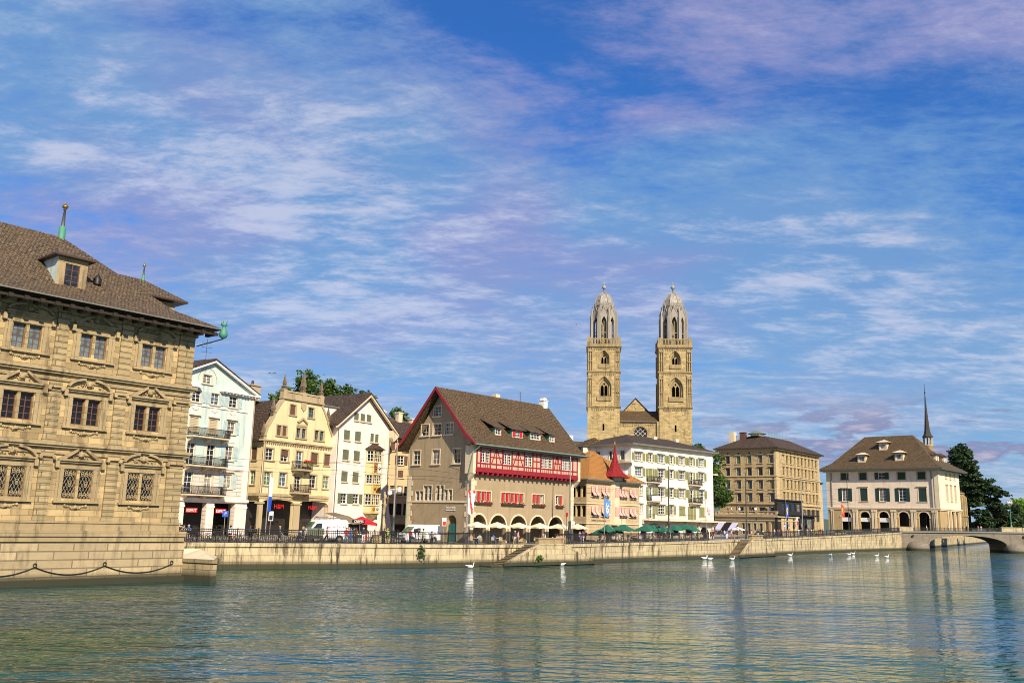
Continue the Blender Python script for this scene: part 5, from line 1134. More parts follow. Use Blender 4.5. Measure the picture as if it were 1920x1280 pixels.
    q.lathe([(2.9, 69.3), (2.85, 70.2), (2.65, 71.1), (2.2, 72.0), (1.6, 72.75), (.85, 73.25), (.25, 73.5)], (cx, cy, 0), 8, 2, R(22.5), False)
    for i in range(8):
        a = R(22.5 + 45 * i); pts = [(cx + r * math.cos(a), cy + r * math.sin(a), z) for r, z in ((2.95, 69.3), (2.9, 70.2), (2.7, 71.1), (2.25, 72.0), (1.65, 72.78), (.9, 73.3), (.25, 73.6))]; q.path(pts, .1, 5, 0)
    q.lathe([(.25, 73.4), (.16, 74.6), (.3, 74.65), (.62, 75.0), (.66, 75.3), (.5, 75.65), (.15, 75.9), (.12, 76.2), (.06, 77.2)], (cx, cy, 0), 10, 3); q.box(cx - .35, cx + .35, cy - .05, cy + .05, 76.55, 76.65, 3)
    q.build('dome', ['church_pale', 'church_pale', 'dome_metal', 'dome_metal'], t)
plain('dome_metal', (.3, .275, .23), .6, .1, .5)
tower(0); tower(20.55)
# nave front between the towers
f = Fac(C_, C_.face(0, 0).T @ Matrix.Translation((0, .9, 0)))
f.hole(arch(13.3, 17.1, 26, 31.0, 18)); mb = C_.mb(); f.wall(mb, [(9.1, 6), (20.7, 6), (20.7, 34.4), (9.1, 34.4)], 0, .6)
mb.box(20.56 - .7, 20.7, .3, .9, 6, 34.4); mb.build('wall', 'church_stone', C_.root)
q = C_.mb(); q.T = f.T.copy(); x = 9.6
while x < 20.3: q.box(x, x + .28, -.14, -.002, 33.1, 33.8); x += .66
q.box(9.3, 20.5, -.15, -.003, 33.6, 33.85); q.box(9.3, 20.5, -.4, -.003, 34.15, 34.42)
A_ = [(15.2 + 2.0 * math.cos(math.pi * i / 16), 31.0 + 2.0 * math.sin(math.pi * i / 16)) for i in range(17)]; B2 = [(15.2 + 2.5 * math.cos(math.pi * i / 16), 31.0 + 2.5 * math.sin(math.pi * i / 16)) for i in range(17)]
for i in range(16): q.prism([A_[i], A_[i + 1], B2[i + 1], B2[i]], -.12, -.002)
q.build('frieze', 'church_trim', C_.root)
q = C_.mb(); q.T = f.T.copy(); q.box(13.2, 17.2, .5, .56, 26, 33.2, 0)
for s_ in (-1, 1):
    for o in (-2.6, -1.3, 0, 1.3, 2.6): q.tube((15.2 + o - 2 * s_, .42, 29), (15.2 + o + 2 * s_, .42, 33), .07, .07, 4, 1)
q.build('rose_window', ['glass', 'palestone'], C_.root)
q = C_.mb(); q.add([(9.0, .4, 34.45), (20.7, .4, 34.45), (20.7, 5.5, 38.0), (9.0, 5.5, 38.0), (9.0, 5.5, 34), (20.7, 5.5, 34), (9, .4, 34.2), (20.7, .4, 34.2)], [(0, 1, 2, 3), (0, 3, 4), (1, 5, 2), (0, 6, 7, 1)], 0); q.build('roof', 'roof_brown', C_.root)
q = C_.mb(); q.T = f.T @ Matrix.Translation((0, 5.2, 0)); q.wall([(10.2, 36), (18.0, 36), (18.0, 37.6), (14.1, 41.6), (10.2, 37.4)], [[(13.1, 38.2), (14.0, 38.2), (14.0, 40.2), (13.1, 40.2)]], 0, .3); q.box(13.15, 13.95, .2, .25, 38.2, 40.2, 1); q.box(15.3, 17.9, -.1, -.02, 36, 37.6, 2); q.build('gable', ['church_stone', 'carve', 'brown_wood'], C_.root)
q = C_.mb(); q.T = f.T @ Matrix.Translation((0, 5.0, 0)); q.prism([(9.6, 36.9), (14.1, 41.7), (18.8, 36.9), (18.8, 37.2), (14.1, 42.05), (9.6, 37.2)], 0, 30); q.build('nave_roof', 'roof_dark', C_.root)
q = C_.mb(); q.T = f.T.copy(); q.tube((20.15, -.15, 8), (20.15, -.15, 34.3), .12, .12, 6); q.box(9.3, 20.5, -.5, -.4, 34.3, 34.5); q.build('gutter', 'gutter', C_.root)

# ------------------------------------------------------------ tall stone hotel and its terrace annex
KH = 1.2; Ph = column(1459, 188, 3.4)
H_ = Bld('office_building', 'tall tan stone corner building with rows of dark windows and a dark roof', 'building', Ph, 40, 3.2, k=KH)
f = H_.face(0, 0); W0 = 23.7; D0 = 12.9; k_ = dict(sur=.12, sm='hotel_trim', sill=.08, fr='dark_wood', rec=.2)
rows = ((19.0, 20.5), (16.48, 18.05), (13.8, 15.4), (11.2, 12.75))
for ri, (z0, z1) in enumerate(rows):
    for i in range(10):
        x = 3.35 + 2.0 * i; cl = (ri == 0 and i in (3,)) or (ri == 2 and i == 0); f.win(x, x + .9, z0, z1, gl='glass', hood=.07 if ri > 1 else .04, closed='shut_olive' if cl else ('blind_tan' if (i * 7 + ri * 3) % 11 == 0 else None), nz=2, **k_)
for i in range(10): f.hole([(3.5 + 2.0 * i, 21.0), (4.1 + 2.0 * i, 21.0), (4.1 + 2.0 * i, 21.45), (3.5 + 2.0 * i, 21.45)])
for i in range(8): f.win(3.0 + 2.55 * i, 4.9 + 2.55 * i, 7.0, 9.6, sur=.1, sm='hotel_trim', sill=0, fr='dark_wood', nx=2, nz=2, gl='glass')
mb = H_.mb(); f.wall(mb, [(0, 2.8), (W0, 2.8), (W0, 21.8), (0, 21.8)], 0, .3)
fl = H_.face(0, D0, 'left')
for ri, (z0, z1) in enumerate(((18.78, 20.35), (16.18, 17.8), (13.45, 15.1), (10.8, 12.45))):
    for i, u in enumerate((.95, 3.4, 5.85, 8.35, 10.85)):
        u2 = D0 - u; fl.win(u2 - .48, u2 + .48, z0, z1, hood=.08 if ri != 1 else .04, gl='glass_green' if (ri, i) in ((0, 2), (0, 3), (2, 0)) else 'glass', nz=2, closed='shut_olive' if (ri, i) == (2, 0) else None, **k_)
for u in (1.2, 3.3, 5.6, 8.1): fl.win(D0 - u - .65, D0 - u + .65, 8.45, 9.65, fr='dark_wood', nx=2, nz=1, sill=0)
for u in (.95, 3.4, 5.85, 8.35, 10.85): fl.hole([(D0 - u - .22, 20.95), (D0 - u, 20.75), (D0 - u + .22, 20.95), (D0 - u, 21.2)])
ml = H_.mb(); fl.wall(ml, [(0, 2.8), (D0, 2.8), (D0, 21.8), (0, 21.8)], 0, .3); merge(mb, ml)
mb.add([(W0, 0, 2.8), (W0, D0, 2.8), (W0, D0, 21.8), (W0, 0, 21.8), (0, D0, 2.8), (0, D0, 21.8)], [(0, 1, 2, 3), (1, 4, 5, 2)]); mb.box(.3, W0 - .3, .3, D0 - .3, 2.8, 8.3) if 0 else None
mb.build('wall', 'hotel_stone', H_.root)
q = H_.mb()
for z, o, h in ((16.0, .2, .22), (10.25, .3, .28), (21.45, .15, .2), (21.65, .4, .2)): q.box(-o, W0 + o, -o, D0 + o, z, z + h)
x = -.3
while x < W0: q.box(x, x + .2, -.6, -.402, 21.5, 21.8); x += .6
y = 0
while y < D0: q.box(-.6, -.402, y, y + .2, 21.5, 21.8); y += .6
q.box(-.04, 1.6, -.05, -.002, 2.8, 21.4); q.box(-.05, -.002, 0, .45, 2.8, 21.4); q.box(W0 - .7, W0 + .04, -.05, -.002, 2.8, 21.4)
q.build('cornice', 'hotel_trim', H_.root)
q = H_.mb(); q.hip(-.95, W0 + .95, -.95, D0 + .95, 22.0, (5.2, 4.6, W0 - 5.4, D0 - 4.6), 25.0, 0, .2, 0, 1, 1); q.build('roof', ['roof_dark', 'dark_wood'], H_.root)
q = H_.mb(); q.tube((-.1, .5, 21.5), (-.1, .5, 3), .09, .09, 6); q.build('downpipe', 'dark_wood', H_.root)
q = H_.mb(); q.box(2.6, 4.0, D0 - 2.3, D0 - 1.2, 22.5, 25.9); q.build('chimney', 'palestone', H_.root); q = H_.mb(); q.box(3.4, 4.4, D0 - 4.5, D0 - 3.3, 23.5, 25.7); q.box(3.3, 4.5, D0 - 4.6, D0 - 3.2, 25.7, 25.85); q.build('chimney', 'brown_wood', H_.root)
q = H_.mb(); q.lathe([(1.5, 25.0), (1.5, 25.5)], (5.3, 6.4, 0), 8, 1); q.lathe([(2.1, 25.5), (.1, 26.3)], (5.3, 6.4, 0), 8, 0, smooth=False); q.build('roof_lantern', ['verdigris', 'palestone'], H_.root)
q = H_.mb()
for i in range(13): x = 8 + i * .85; q.tube((x, 5, 25.0), (x, 5, 26.1), .025, .025, 4)
for z in (25.4, 25.75, 26.1): q.tube((8, 5, z), (18.2, 5, z), .022, .022, 4)
for i in range(5): q.tube((3.5, 5 + i * .7, 25), (3.5, 5 + i * .7, 26), .025, .025, 4)
q.tube((3.5, 5, 26), (3.5, 8, 26), .022, .022, 4); q.build('roof_railing', 'verdigris', H_.root)
# terrace annex
Pa = column(1459, 172, 3.4)
A2 = Bld('terrace_building', 'low stone building with a balustraded roof terrace and striped awnings', 'building', Pa, 42, 3.2, k=1.22)
D0 = 15.5; f = A2.face(0, D0, 'left')
for i, u in enumerate((1.0, 2.15)): f.hole([(D0 - u - .32, 3.2), (D0 - u + .32, 3.2), (D0 - u + .32, 6.55), (D0 - u - .32, 6.55)])
for u in (3.35, 4.6, 5.85, 7.05): f.win(D0 - u - .28, D0 - u + .28, 4.2, 6.25, sur=.12, sm='hotel_trim', fr='dark_wood', gl='glass_blue', nx=1, nz=2)
f.hole([(D0 - 12.9, 3.2), (D0 - 8.3, 3.2), (D0 - 8.3, 6.3), (D0 - 12.9, 6.3)])
mb = A2.mb(); f.wall(mb, [(0, 2.9), (D0, 2.9), (D0, 7.75), (0, 7.75)], 0, .35); mb.add([(0, 0, 2.9), (9, 0, 2.9), (9, 0, 7.75), (0, 0, 7.75), (0, D0, 7.75), (9, D0, 7.75), (0, D0, 2.9), (9, D0, 2.9)], [(0, 1, 2, 3), (3, 2, 5, 4), (6, 4, 5, 7)])
mb.box(.36, .5, 0.02, D0, 2.9, 7.7); mb.build('wall', 'hotel_trim', A2.root)
q = A2.mb(); q.box(.5, .6, .1, D0, 2.9, 7.7); q.build('shop_front', 'shop_dark', A2.root)
q = A2.mb(); q.box(-.3, 9, -.3, D0 + .2, 7.45, 7.7); q.box(-.12, 9, -.12, D0, 6.75, 6.9)
q.box(-.18, .1, -.15, D0, 7.753, 7.9); q.box(-.18, .12, -.15, D0, 8.42, 8.58); y = 0
while y < D0: q.lathe([(.05, 7.9), (.1, 8.05), (.04, 8.25), (.08, 8.42)], (-.04, y + .1, 0), 6, 0, smooth=False); y += .27
for y in (-.1, 4, 8, 12): q.box(-.2, .15, y, y + .4, 7.9, 8.42)
q.build('balustrade', 'hotel_trim', A2.root)
for i, (u, mt_) in enumerate(((11.6, 'awning_lilac'), (10.1, 'iron'), (8.7, 'awning_lilac'))):
    if mt_ not in MATS: plain(mt_, (.5, .47, .62), .8)
    q = A2.mb(); y1 = u + .7; y0 = u - .6
    q.add([(-.05, y0, 6.3), (-.05, y1, 6.3), (-1.9, y1, 4.95), (-1.9, y0, 4.95), (-1.9, y1, 4.7), (-1.9, y0, 4.7), (-.05, y0, 6.22), (-.05, y1, 6.22), (-1.88, y1, 4.87), (-1.88, y0, 4.87)], [(0, 1, 2, 3), (3, 2, 4, 5), (7, 6, 9, 8)], 0); q.build('awning', mt_, A2.root)
# dark cafe front added in place of the shadow cast on the tan building
Pv = Pa
V_ = Bld('shadow_front', 'dark cafe front with roof balcony, added in place of the shadow on the tan building', 'shadow stand-in', Pv, 42, 3.3, k=1.219)
plain('shadow_black', (.016, .014, .012), .8, 0)  # near-black colour carries the cast shadow
f = V_.face(0, 0)
for i in range(5): f.win(1.6 + i * 2.9, 3.9 + i * 2.9, 3.6, 7.4, fr='shadow_black', gl='glass', nx=3, nz=2, sill=0, rec=.1)
for i in range(4): f.win(2.0 + i * 2.2, 3.6 + i * 2.2, 8.6, 10.2, fr='shadow_black', gl='glass', nx=2, nz=2, sill=0, rec=.1)
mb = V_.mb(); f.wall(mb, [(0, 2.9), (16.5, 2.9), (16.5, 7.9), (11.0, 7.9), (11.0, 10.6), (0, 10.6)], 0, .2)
mb.add([(0, 0, 2.9), (0, .5, 2.9), (0, .5, 10.6), (0, 0, 10.6), (11, 0, 7.9), (11, .5, 7.9), (11, .5, 10.6), (11, 0, 10.6), (16.5, 0, 2.9), (16.5, .5, 2.9), (16.5, .5, 7.9), (16.5, 0, 7.9)], [(0, 1, 2, 3), (4, 5, 6, 7), (8, 9, 10, 11), (3, 2, 6, 7), (4, 5, 10, 11)]); mb.build('wall', 'shadow_black', V_.root)
q = V_.mb(); q.box(-.05, 18.0, -.5, .5, 7.85, 8.1); q.box(-.05, 11.2, -.25, .5, 10.603, 10.85)
x = 11.2
while x < 18: q.box(x, x + .03, -.45, -.42, 8.1, 9.0); x += .25
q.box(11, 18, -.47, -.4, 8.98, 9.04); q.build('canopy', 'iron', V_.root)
for i in range(4): q = V_.mb(); q.box(4.2 + i * 2.9 - .55, 4.2 + i * 2.9 + .05, -.42, -.3, 5.75, 6.4); q.build('added_sign_box', 'pole_grey', V_.root)
# narrow house between the tan building and the hall
Pn = column(1534, 190, 4); N_ = Bld('narrow_house', 'narrow cream building between the tan corner building and the arcaded hall', 'house', Pn, 50, 3.6, k=1.3)
f = N_.face(0, 0)
for z in (5.5, 8.9, 12.3): f.win(.5, 1.2, z, z + 1.5, fr='dark_wood', nx=1, sill=.05, closed='shut_dark' if z > 6 else None)
mb = N_.mb(); f.wall(mb, [(-2, 3.3), (2.3, 3.3), (2.3, 15.2), (-2, 15.2)], 0, .25); mb.add([(-2, 0, 15.2), (2.3, 0, 15.2), (2.3, 8, 15.2), (-2, 8, 15.2)], [(0, 1, 2, 3)]); mb.build('wall', 'hotel_trim', N_.root)
q = N_.mb(); q.box(-2, 2.3, -.3, 0, 14.8, 15.1); q.box(0.9, 1.8, .5, 1.6, 15.2, 16.3); q.build('parapet', 'dark_wood', N_.root)

plain('gutter_dark', (.06, .07, .055), .6)
# ------------------------------------------------------------ arcaded hall by the bridge
KM = 1.267; Pm2 = column(1765, 225, 5.4)
E_ = Bld('arcaded_hall', 'pale hall with big hipped roof, dark green shutters and ground floor arcade', 'hall', Pm2, 42, 5.3, k=KM)
D0 = 28.3; W0 = 17.6; fl = E_.face(0, D0, 'left'); f = E_.face(0, 0)
cs = [23.45, 18.55, 13.7, 8.75, 3.85]
for i, u in enumerate(cs):
    u2 = D0 - u; dz = .14 * (i - 2)
    if i == 2: fl.win(u2 - .85, u2 + .85, 18.45, 20.2, sh='lr', shm='shut_dark', shw=.95, nz=2)
    else: fl.win(u2 - .92, u2 + .92, 18.4, 20.2, closed='shut_dark', sur=.25, sm='arcade')
    if i in (1, 4): fl.win(u2 - .95, u2 + .95, 12.85, 16.2, closed='shut_dark', sur=.25, sm='palestone', hood=.18)
    else: fl.win(u2 - .85, u2 + .85, 12.85, 16.2, sh='lr', shm='shut_dark', shw=.95, nz=4, sur=.0, hood=.2, sm='palestone')
    fl.hole(arch(u2 - 1.25, u2 + 1.25, 5.2, 9.0 + dz, 12))
mb = E_.mb(); fl.wall(mb, [(0, 11.2), (D0, 11.2), (D0, 20.8), (0, 20.8)], 0, .35) if 0 else None
hi = [h for h in fl.holes if h[0][1] > 11]; lo = [h for h in fl.holes if h[0][1] < 11]
fl.holes = hi; fl.wall(mb, [(0, 11.3), (D0, 11.3), (D0, 20.8), (0, 20.8)], 0, .35)
for c, a in ((6.7, 0), (10.2, 0), (13.7, 0)):
    f.win(c - .65, c + .65, 18.8, 20.7 - .2, fr='palestone', gl='glass_pale', closed='blind_tan', sur=.12, sill=.05)
    f.win(c - .75, c + .75, 13.2, 17.1, fr='palestone', gl='glass_pale', closed='blind_tan', sur=.14, sill=.05, hood=.1)
    f.hole(arch(c - .95, c + .95, 5.6, 9.7, 10))
hr = f.holes; f.holes = [h for h in hr if h[0][1] > 11]; ml = E_.mb(); f.wall(ml, [(0, 11.3), (W0, 11.3), (W0, 20.8), (0, 20.8)], 0, .35); merge(mb, ml)
mb.add([(W0, 0, 4), (W0, D0, 4), (W0, D0, 20.8), (W0, 0, 20.8), (0, D0, 4), (0, D0, 20.8)], [(0, 1, 2, 3), (1, 4, 5, 2)]); mb.build('wall', 'pinkbeige', E_.root)
mb = E_.mb(); fl.holes = lo; fl.wall(mb, [(0, 4), (D0, 4), (D0, 11.297), (0, 11.297)], 0, .6); f.holes = [h for h in hr if h[0][1] < 11]; ml = E_.mb(); f.wall(ml, [(0, 4), (W0, 4), (W0, 11.297), (0, 11.297)], 0, .6); merge(mb, ml); mb.build('arcade', 'arcade', E_.root)
q = E_.mb(); q.T = fl.T.copy()
for u in (26.9, 21.0, 16.1, 11.2, 6.3, 1.2):
    u2 = D0 - u
    for s_ in (-.62, .12) if u != 26.9 else (-.5,): q.box(u2 + s_, u2 + s_ + .5, -.22, -.002, 4, 10.7); q.box(u2 + s_ - .08, u2 + s_ + .58, -.3, -.002, 10.2, 10.697)
for u in cs:
    u2 = D0 - u
    for s_ in (-1, 1): q.box(u2 + s_ * 1.27 if s_ > 0 else u2 - 1.72, u2 + 1.72 if s_ > 0 else u2 - 1.27, -.12, -.002, 8.7, 8.95)
    A_ = [(u2 + 1.26 * math.cos(math.pi * i / 12), 9.0 + 1.26 * math.sin(math.pi * i / 12)) for i in range(13)]; B2 = [(u2 + 1.55 * math.cos(math.pi * i / 12), 9.0 + 1.55 * math.sin(math.pi * i / 12)) for i in range(13)]
    for i in range(12): q.prism([A_[i], A_[i + 1], B2[i + 1], B2[i]], -.08, -.003)
q.T = E_.up.copy(); q.box(-.35, W0 + .3, -.35, D0 + .2, 11.0, 11.3); q.box(-.22, W0 + .2, -.22, D0 + .1, 10.7, 10.997); q.box(-.12, -.002, -.1, .9, 11.3, 20.6); q.box(-.12, .8, -.12, -.002, 11.3, 20.6); q.box(-.12, -.002, D0 - .9, D0 + .1, 11.3, 20.6)
q.box(-.5, W0 + .5, -.5, D0 + .5, 20.4, 20.85)
for u in (6.0, 8.5, 12, 15.6): q.box(u, u + .5, -.2, -.003, 4.5, 10.69)
q.build('pilaster', 'palestone', E_.root)
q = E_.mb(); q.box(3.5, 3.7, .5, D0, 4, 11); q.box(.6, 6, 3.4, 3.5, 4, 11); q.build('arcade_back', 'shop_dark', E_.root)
q = E_.mb()
for i, u in enumerate(cs[:3]): q.box(.25, .32, u - 1.2, u + 1.2, 7.6, 8.65)
q.build('shop_sign', 'white_paint', E_.root)
for i, (u, s_) in enumerate(((18.55, 'KUNST'), (13.7, 'CAFE'))):
    pass
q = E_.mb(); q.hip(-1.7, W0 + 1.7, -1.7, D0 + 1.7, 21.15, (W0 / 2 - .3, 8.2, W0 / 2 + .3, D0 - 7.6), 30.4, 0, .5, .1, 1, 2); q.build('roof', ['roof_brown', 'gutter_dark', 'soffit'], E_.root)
for u, z0, x0 in ((19.2, 22.9, 1.4), (9.6, 23.2, 1.5), (14.6, 26.3, 4.6)):
    dormer(E_, fl, D0 - u, z0, z0 + 2.0, 2.1, 3.0, x0, E_.root, wallm='palestone', rf='palestone', gl='glass_deep' if z0 < 25 else 'glass_pale', fr='white_paint', ov=.6, rise=.75, ww=1.3, nz=2, cheek='palestone')
dormer(E_, f, 6.2, 22.9, 24.8, 2.2, 3, 1.6, E_.root, wallm='pinkbeige', rf='roof_brown', fr='white_paint', ov=.4, rise=.8, ww=1.3, nz=2, cheek='palestone')
dormer(E_, f, 12.6, 22.9, 24.8, 2.0, 3, 1.6, E_.root, wallm='pinkbeige', rf='roof_brown', fr='white_paint', ov=.4, rise=.8, ww=1.3, nz=2, cheek='palestone')
q = E_.mb(); q.tube((-.2, 1.5, 20.5), (-.2, 1.5, 5), .12, .12, 6); q.tube((-.2, D0 - 1.3, 20.5), (-.2, D0 - 1.3, 5), .12, .12, 6); q.tube((-.3, 1.5, 20.6), (-1.2, .6, 21.1), .12, .12, 6); q.build('downpipe', 'gutter', E_.root)
# water church behind the hall: buttressed choir and flèche
Ps = column(1741, 250, 5)
S_ = Bld('chapel', 'brown stone Gothic chapel with buttresses and a thin dark spire behind the arcaded hall', 'chapel', E_.M @ Vector((W0 + .2, 2.0, 0)), 42, 5.3)
S_.root.matrix_world = E_.M @ Matrix.Translation((W0 + .1, 1.0, 0)) 
q = S_.mb(); q.slab([(0, 0), (6.4, 0), (9.6, 2.2), (10.6, 6), (9.6, 9), (6, 11), (0, 11)], 4.5, 15.6)
for x, y in ((.6, -.05), (2.6, -.05), (4.6, -.05), (6.5, 0), (8.2, 1.0), (9.7, 2.3), (10.4, 4.6)): q.box(x - .22, x + .22, y - .75, y + .4, 4.5, 14.6); q.box(x - .3, x + .3, y - .9, y + .4, 9.6, 9.85); q.sidep([(y - .75, 14.603), (y + .3, 14.603), (y + .3, 15.9)], x - .22, x + .22)
q.box(-.1, 6.6, -.3, .1, 15.603, 15.9); q.build('wall', 'hotel_stone', S_.root)
for x in (1.6, 3.6, 5.55): q = S_.mb(); q.box(x - .35, x + .35, -.06, -.01, 10.4, 14.2); q.build('window', 'glass', S_.root); q = S_.mb(); q.box(x - .35, x + .35, -.06, -.01, 5.6, 9.2); q.build('window', 'glass', S_.root)
q = S_.mb(); q.add([(-.1, -.4, 15.9), (6.6, -.4, 15.9), (9.9, 2.0, 15.9), (11.0, 6, 15.9), (9.9, 9, 15.9), (6, 11.3, 15.9), (-.1, 11.3, 15.9), (-.1, 5.5, 19.4), (4.2, 5.5, 19.4)], [(0, 1, 8, 7), (1, 2, 8), (2, 3, 8), (3, 4, 8), (4, 5, 8), (5, 6, 7, 8), (0, 7, 6)], 0); q.build('roof', 'roof_brown', S_.root)
sx = Vector((122.3, 262, 0)) * 1.15
inv = S_.root.matrix_world.inverted(); base = inv @ Vector((sx.x, sx.y, 5.6 + (29.8 - 5.6) * 1.15)); 
q = MB(); s1 = 1.0 / KM * 1.15
q.lathe([(1.25, -9), (1.25, .2), (1.4, .3), (1.2, .4)], base, 8, 0); q.lathe([(.25, .4), (.25, 2.4)], base, 8, 1)
for i in range(8): a = R(22.5 + 45 * i); q.tube(base + Vector((1.05 * math.cos(a), 1.05 * math.sin(a), .3)), base + Vector((1.05 * math.cos(a), 1.05 * math.sin(a), 2.5)), .12, .12, 5, 0)
q.lathe([(1.3, 2.4), (1.4, 2.6), (.95, 3.3), (.7, 4.4), (.32, 9.5), (.08, 14.2)], base, 8, 2, smooth=False); q.lathe([(.08, 14.0), (.22, 14.4), (.07, 14.7), (.04, 16.4), (.14, 16.5), (.02, 16.7)], base, 6, 2)
q.build('spire', ['hotel_trim', 'dark_wood', 'dome_dark'] if 'dome_dark' in MATS else (plain('dome_dark', (.035, .028, .02), .7) and ['hotel_trim', 'dark_wood', 'dome_dark']), S_.root)

# ------------------------------------------------------------ trees
def leafmat(name, c1, c2, trans=.25):
    mt, nt, bs = _new(name); bs.inputs['Roughness'].default_value = .6
    g = nt.nodes.new('ShaderNodeNewGeometry'); r_ = g.outputs['Random Per Island']
    nt.links.new(_mix(nt, r_, c1, c2), bs.inputs['Base Color'])
    tr = nt.nodes.new('ShaderNodeBsdfTranslucent'); nt.links.new(_mix(nt, r_, c1, [x * 1.4 for x in c2]), tr.inputs[0])
    mx = nt.nodes.new('ShaderNodeMixShader'); mx.inputs[0].default_value = trans; nt.links.new(bs.outputs[0], mx.inputs[1]); nt.links.new(tr.outputs[0], mx.inputs[2])
    nt.links.new(mx.outputs[0], nt.nodes['Material Output'].inputs[0]); return mt
leafmat('leaf_mid', (.04, .09, .012), (.12, .19, .03)); leafmat('leaf_dark', (.012, .035, .012), (.06, .1, .028), .15); leafmat('leaf_lime', (.12, .24, .02), (.26, .42, .04), .35)
plain('bark', (.07, .05, .035), .9)
def tree(name, label, base, lobes, lm, n, leaf, hgt, rt, seed, grp=None, flat=1.0):
    """lobes: (x,y,z,r) world offsets from base. leaves fill each lobe's shell and clumps"""
    r_ = random.Random(seed); t = empty(name, label, 'tree', TR(*base), grp)
    tb = MB(); tb.tube((0, 0, -.3), (r_.uniform(-.3, .3), 0, hgt * .5), rt, rt * .7, 9); top = Vector((0, 0, hgt * .5))
    for (x, y, z, r) in lobes[:10]: mid = top.lerp(Vector((x, y, z)), .5) + Vector((r_.uniform(-.4, .4), r_.uniform(-.4, .4), .2)); tb.tube(top, mid, rt * .5, rt * .28, 6); tb.tube(mid, (x, y, z), rt * .28, rt * .08, 5)
    tb.build('trunk', 'bark', t)
    cb = MB(); tot = sum(r ** 2 for *_, r in lobes)
    for (x, y, z, r) in lobes:
        k = int(n * r * r / tot); nc = max(5, int(k / 22))
        cl = []
        for _ in range(nc):
            d = Vector((r_.gauss(0, 1), r_.gauss(0, 1), r_.gauss(0, 1) * flat)).normalized(); cl.append(Vector((x, y, z)) + Vector((d.x, d.y, d.z * flat)) * r * (.55 + .5 * r_.random()))
        for i in range(k):
            c = cl[i % nc] + Vector((r_.gauss(0, 1), r_.gauss(0, 1), r_.gauss(0, .7) * flat)) * r * .17
            s_ = leaf * (.6 + .8 * r_.random()); a = Vector((r_.gauss(0, 1), r_.gauss(0, 1), r_.gauss(0, .6))).normalized(); b = a.orthogonal().normalized()
            if r_.random() < .5: b = a.cross(b)
            cb.add([c - a * s_ - b * s_ * .3, c + b * s_ * .55, c + a * s_, c - b * s_ * .6], [(0, 1, 2, 3)])
    cb.build('crown', lm, t); return t
def blob(cx, cy, cz, rx, ry, rz, n, r, seed):
    r_ = random.Random(seed); L = []
    for i in range(n):
        d = Vector((r_.gauss(0, 1), r_.gauss(0, 1), r_.gauss(0, 1))).normalized() * (r_.random() ** .4); L.append((cx + d.x * rx, cy + d.y * ry, cz + d.z * rz, r * (.7 + .5 * r_.random())))
    return L
tree('tree', 'broad green tree rising behind the stone gable of the yellow house', (-34.6, 151, 12.6), blob(.8, 0, 11.9, 7.0, 4, 3.4, 17, 1.9, 1), 'leaf_mid', 9000, .28, 12, .5, 11)
tree('tree', 'small green treetop above the roof between the yellow and the white gables', (-28, 152, 12.6), blob(.4, 0, 12.0, 3.4, 3, 2.2, 7, 1.5, 2), 'leaf_mid', 3500, .26, 12, .4, 12)
tree('tree', 'loose treetop on the slope above the chimneys between the two gabled houses', (-19.6, 172, 12), blob(0, 0, 11.2, 4.6, 3, 2.4, 10, 1.4, 3), 'leaf_mid', 3600, .26, 10, .4, 13)
tree('tree', 'tall leafy tree at the right edge of the big white house', (46.5, 206, 4), blob(-2.6, 0, 18.2, 2.0, 2.0, 1.8, 6, 1.5, 4) + blob(0, 0, 12.5, 1.8, 2.0, 6, 12, 1.7, 5) + blob(1.6, -2, 7.5, 1.8, 2, 2.8, 6, 1.6, 6), 'leaf_mid', 9000, .3, 14, .5, 14)
tree('tree', 'narrow dark conifer towering behind the right end of the arcaded hall', (167, 330, 5), blob(-.5, 0, 27, 4.6, 3, 5.5, 18, 2.7, 7) + blob(2, 0, 15, 4.5, 3, 8, 12, 3, 8), 'leaf_dark', 16000, .5, 30, .8, 15)
L_c = []
for lv in range(9):
    z = 3.2 + lv * 2.25; w2 = 14.5 * (1 - lv / 10.5); 
    for i in range(max(3, int(w2 / 1.5))): L_c.append((3 - lv * .9 + random.uniform(-1, 1) * w2, random.uniform(-4, 4), z + random.uniform(-.6, .6), random.uniform(1.9, 2.9)))
tree('cedar_tree', 'wide dark cedar with layered branches beyond the bridge', (173, 328, 5), L_c, 'leaf_dark', 24000, .5, 18, .9, 16, flat=.5)
tree('tree', 'bright lime green tree at the far right behind the lamp', (219, 385, 4.5), blob(0, 0, 8, 10, 4, 6, 16, 3.2, 10), 'leaf_lime', 8000, .5, 10, .5, 17)
tree('tree', 'lime green bush low beside the dark cedar', (200, 372, 4.5), blob(0, 0, 4.5, 5, 4, 4, 8, 2.4, 20), 'leaf_lime', 4000, .5, 6, .4, 18)
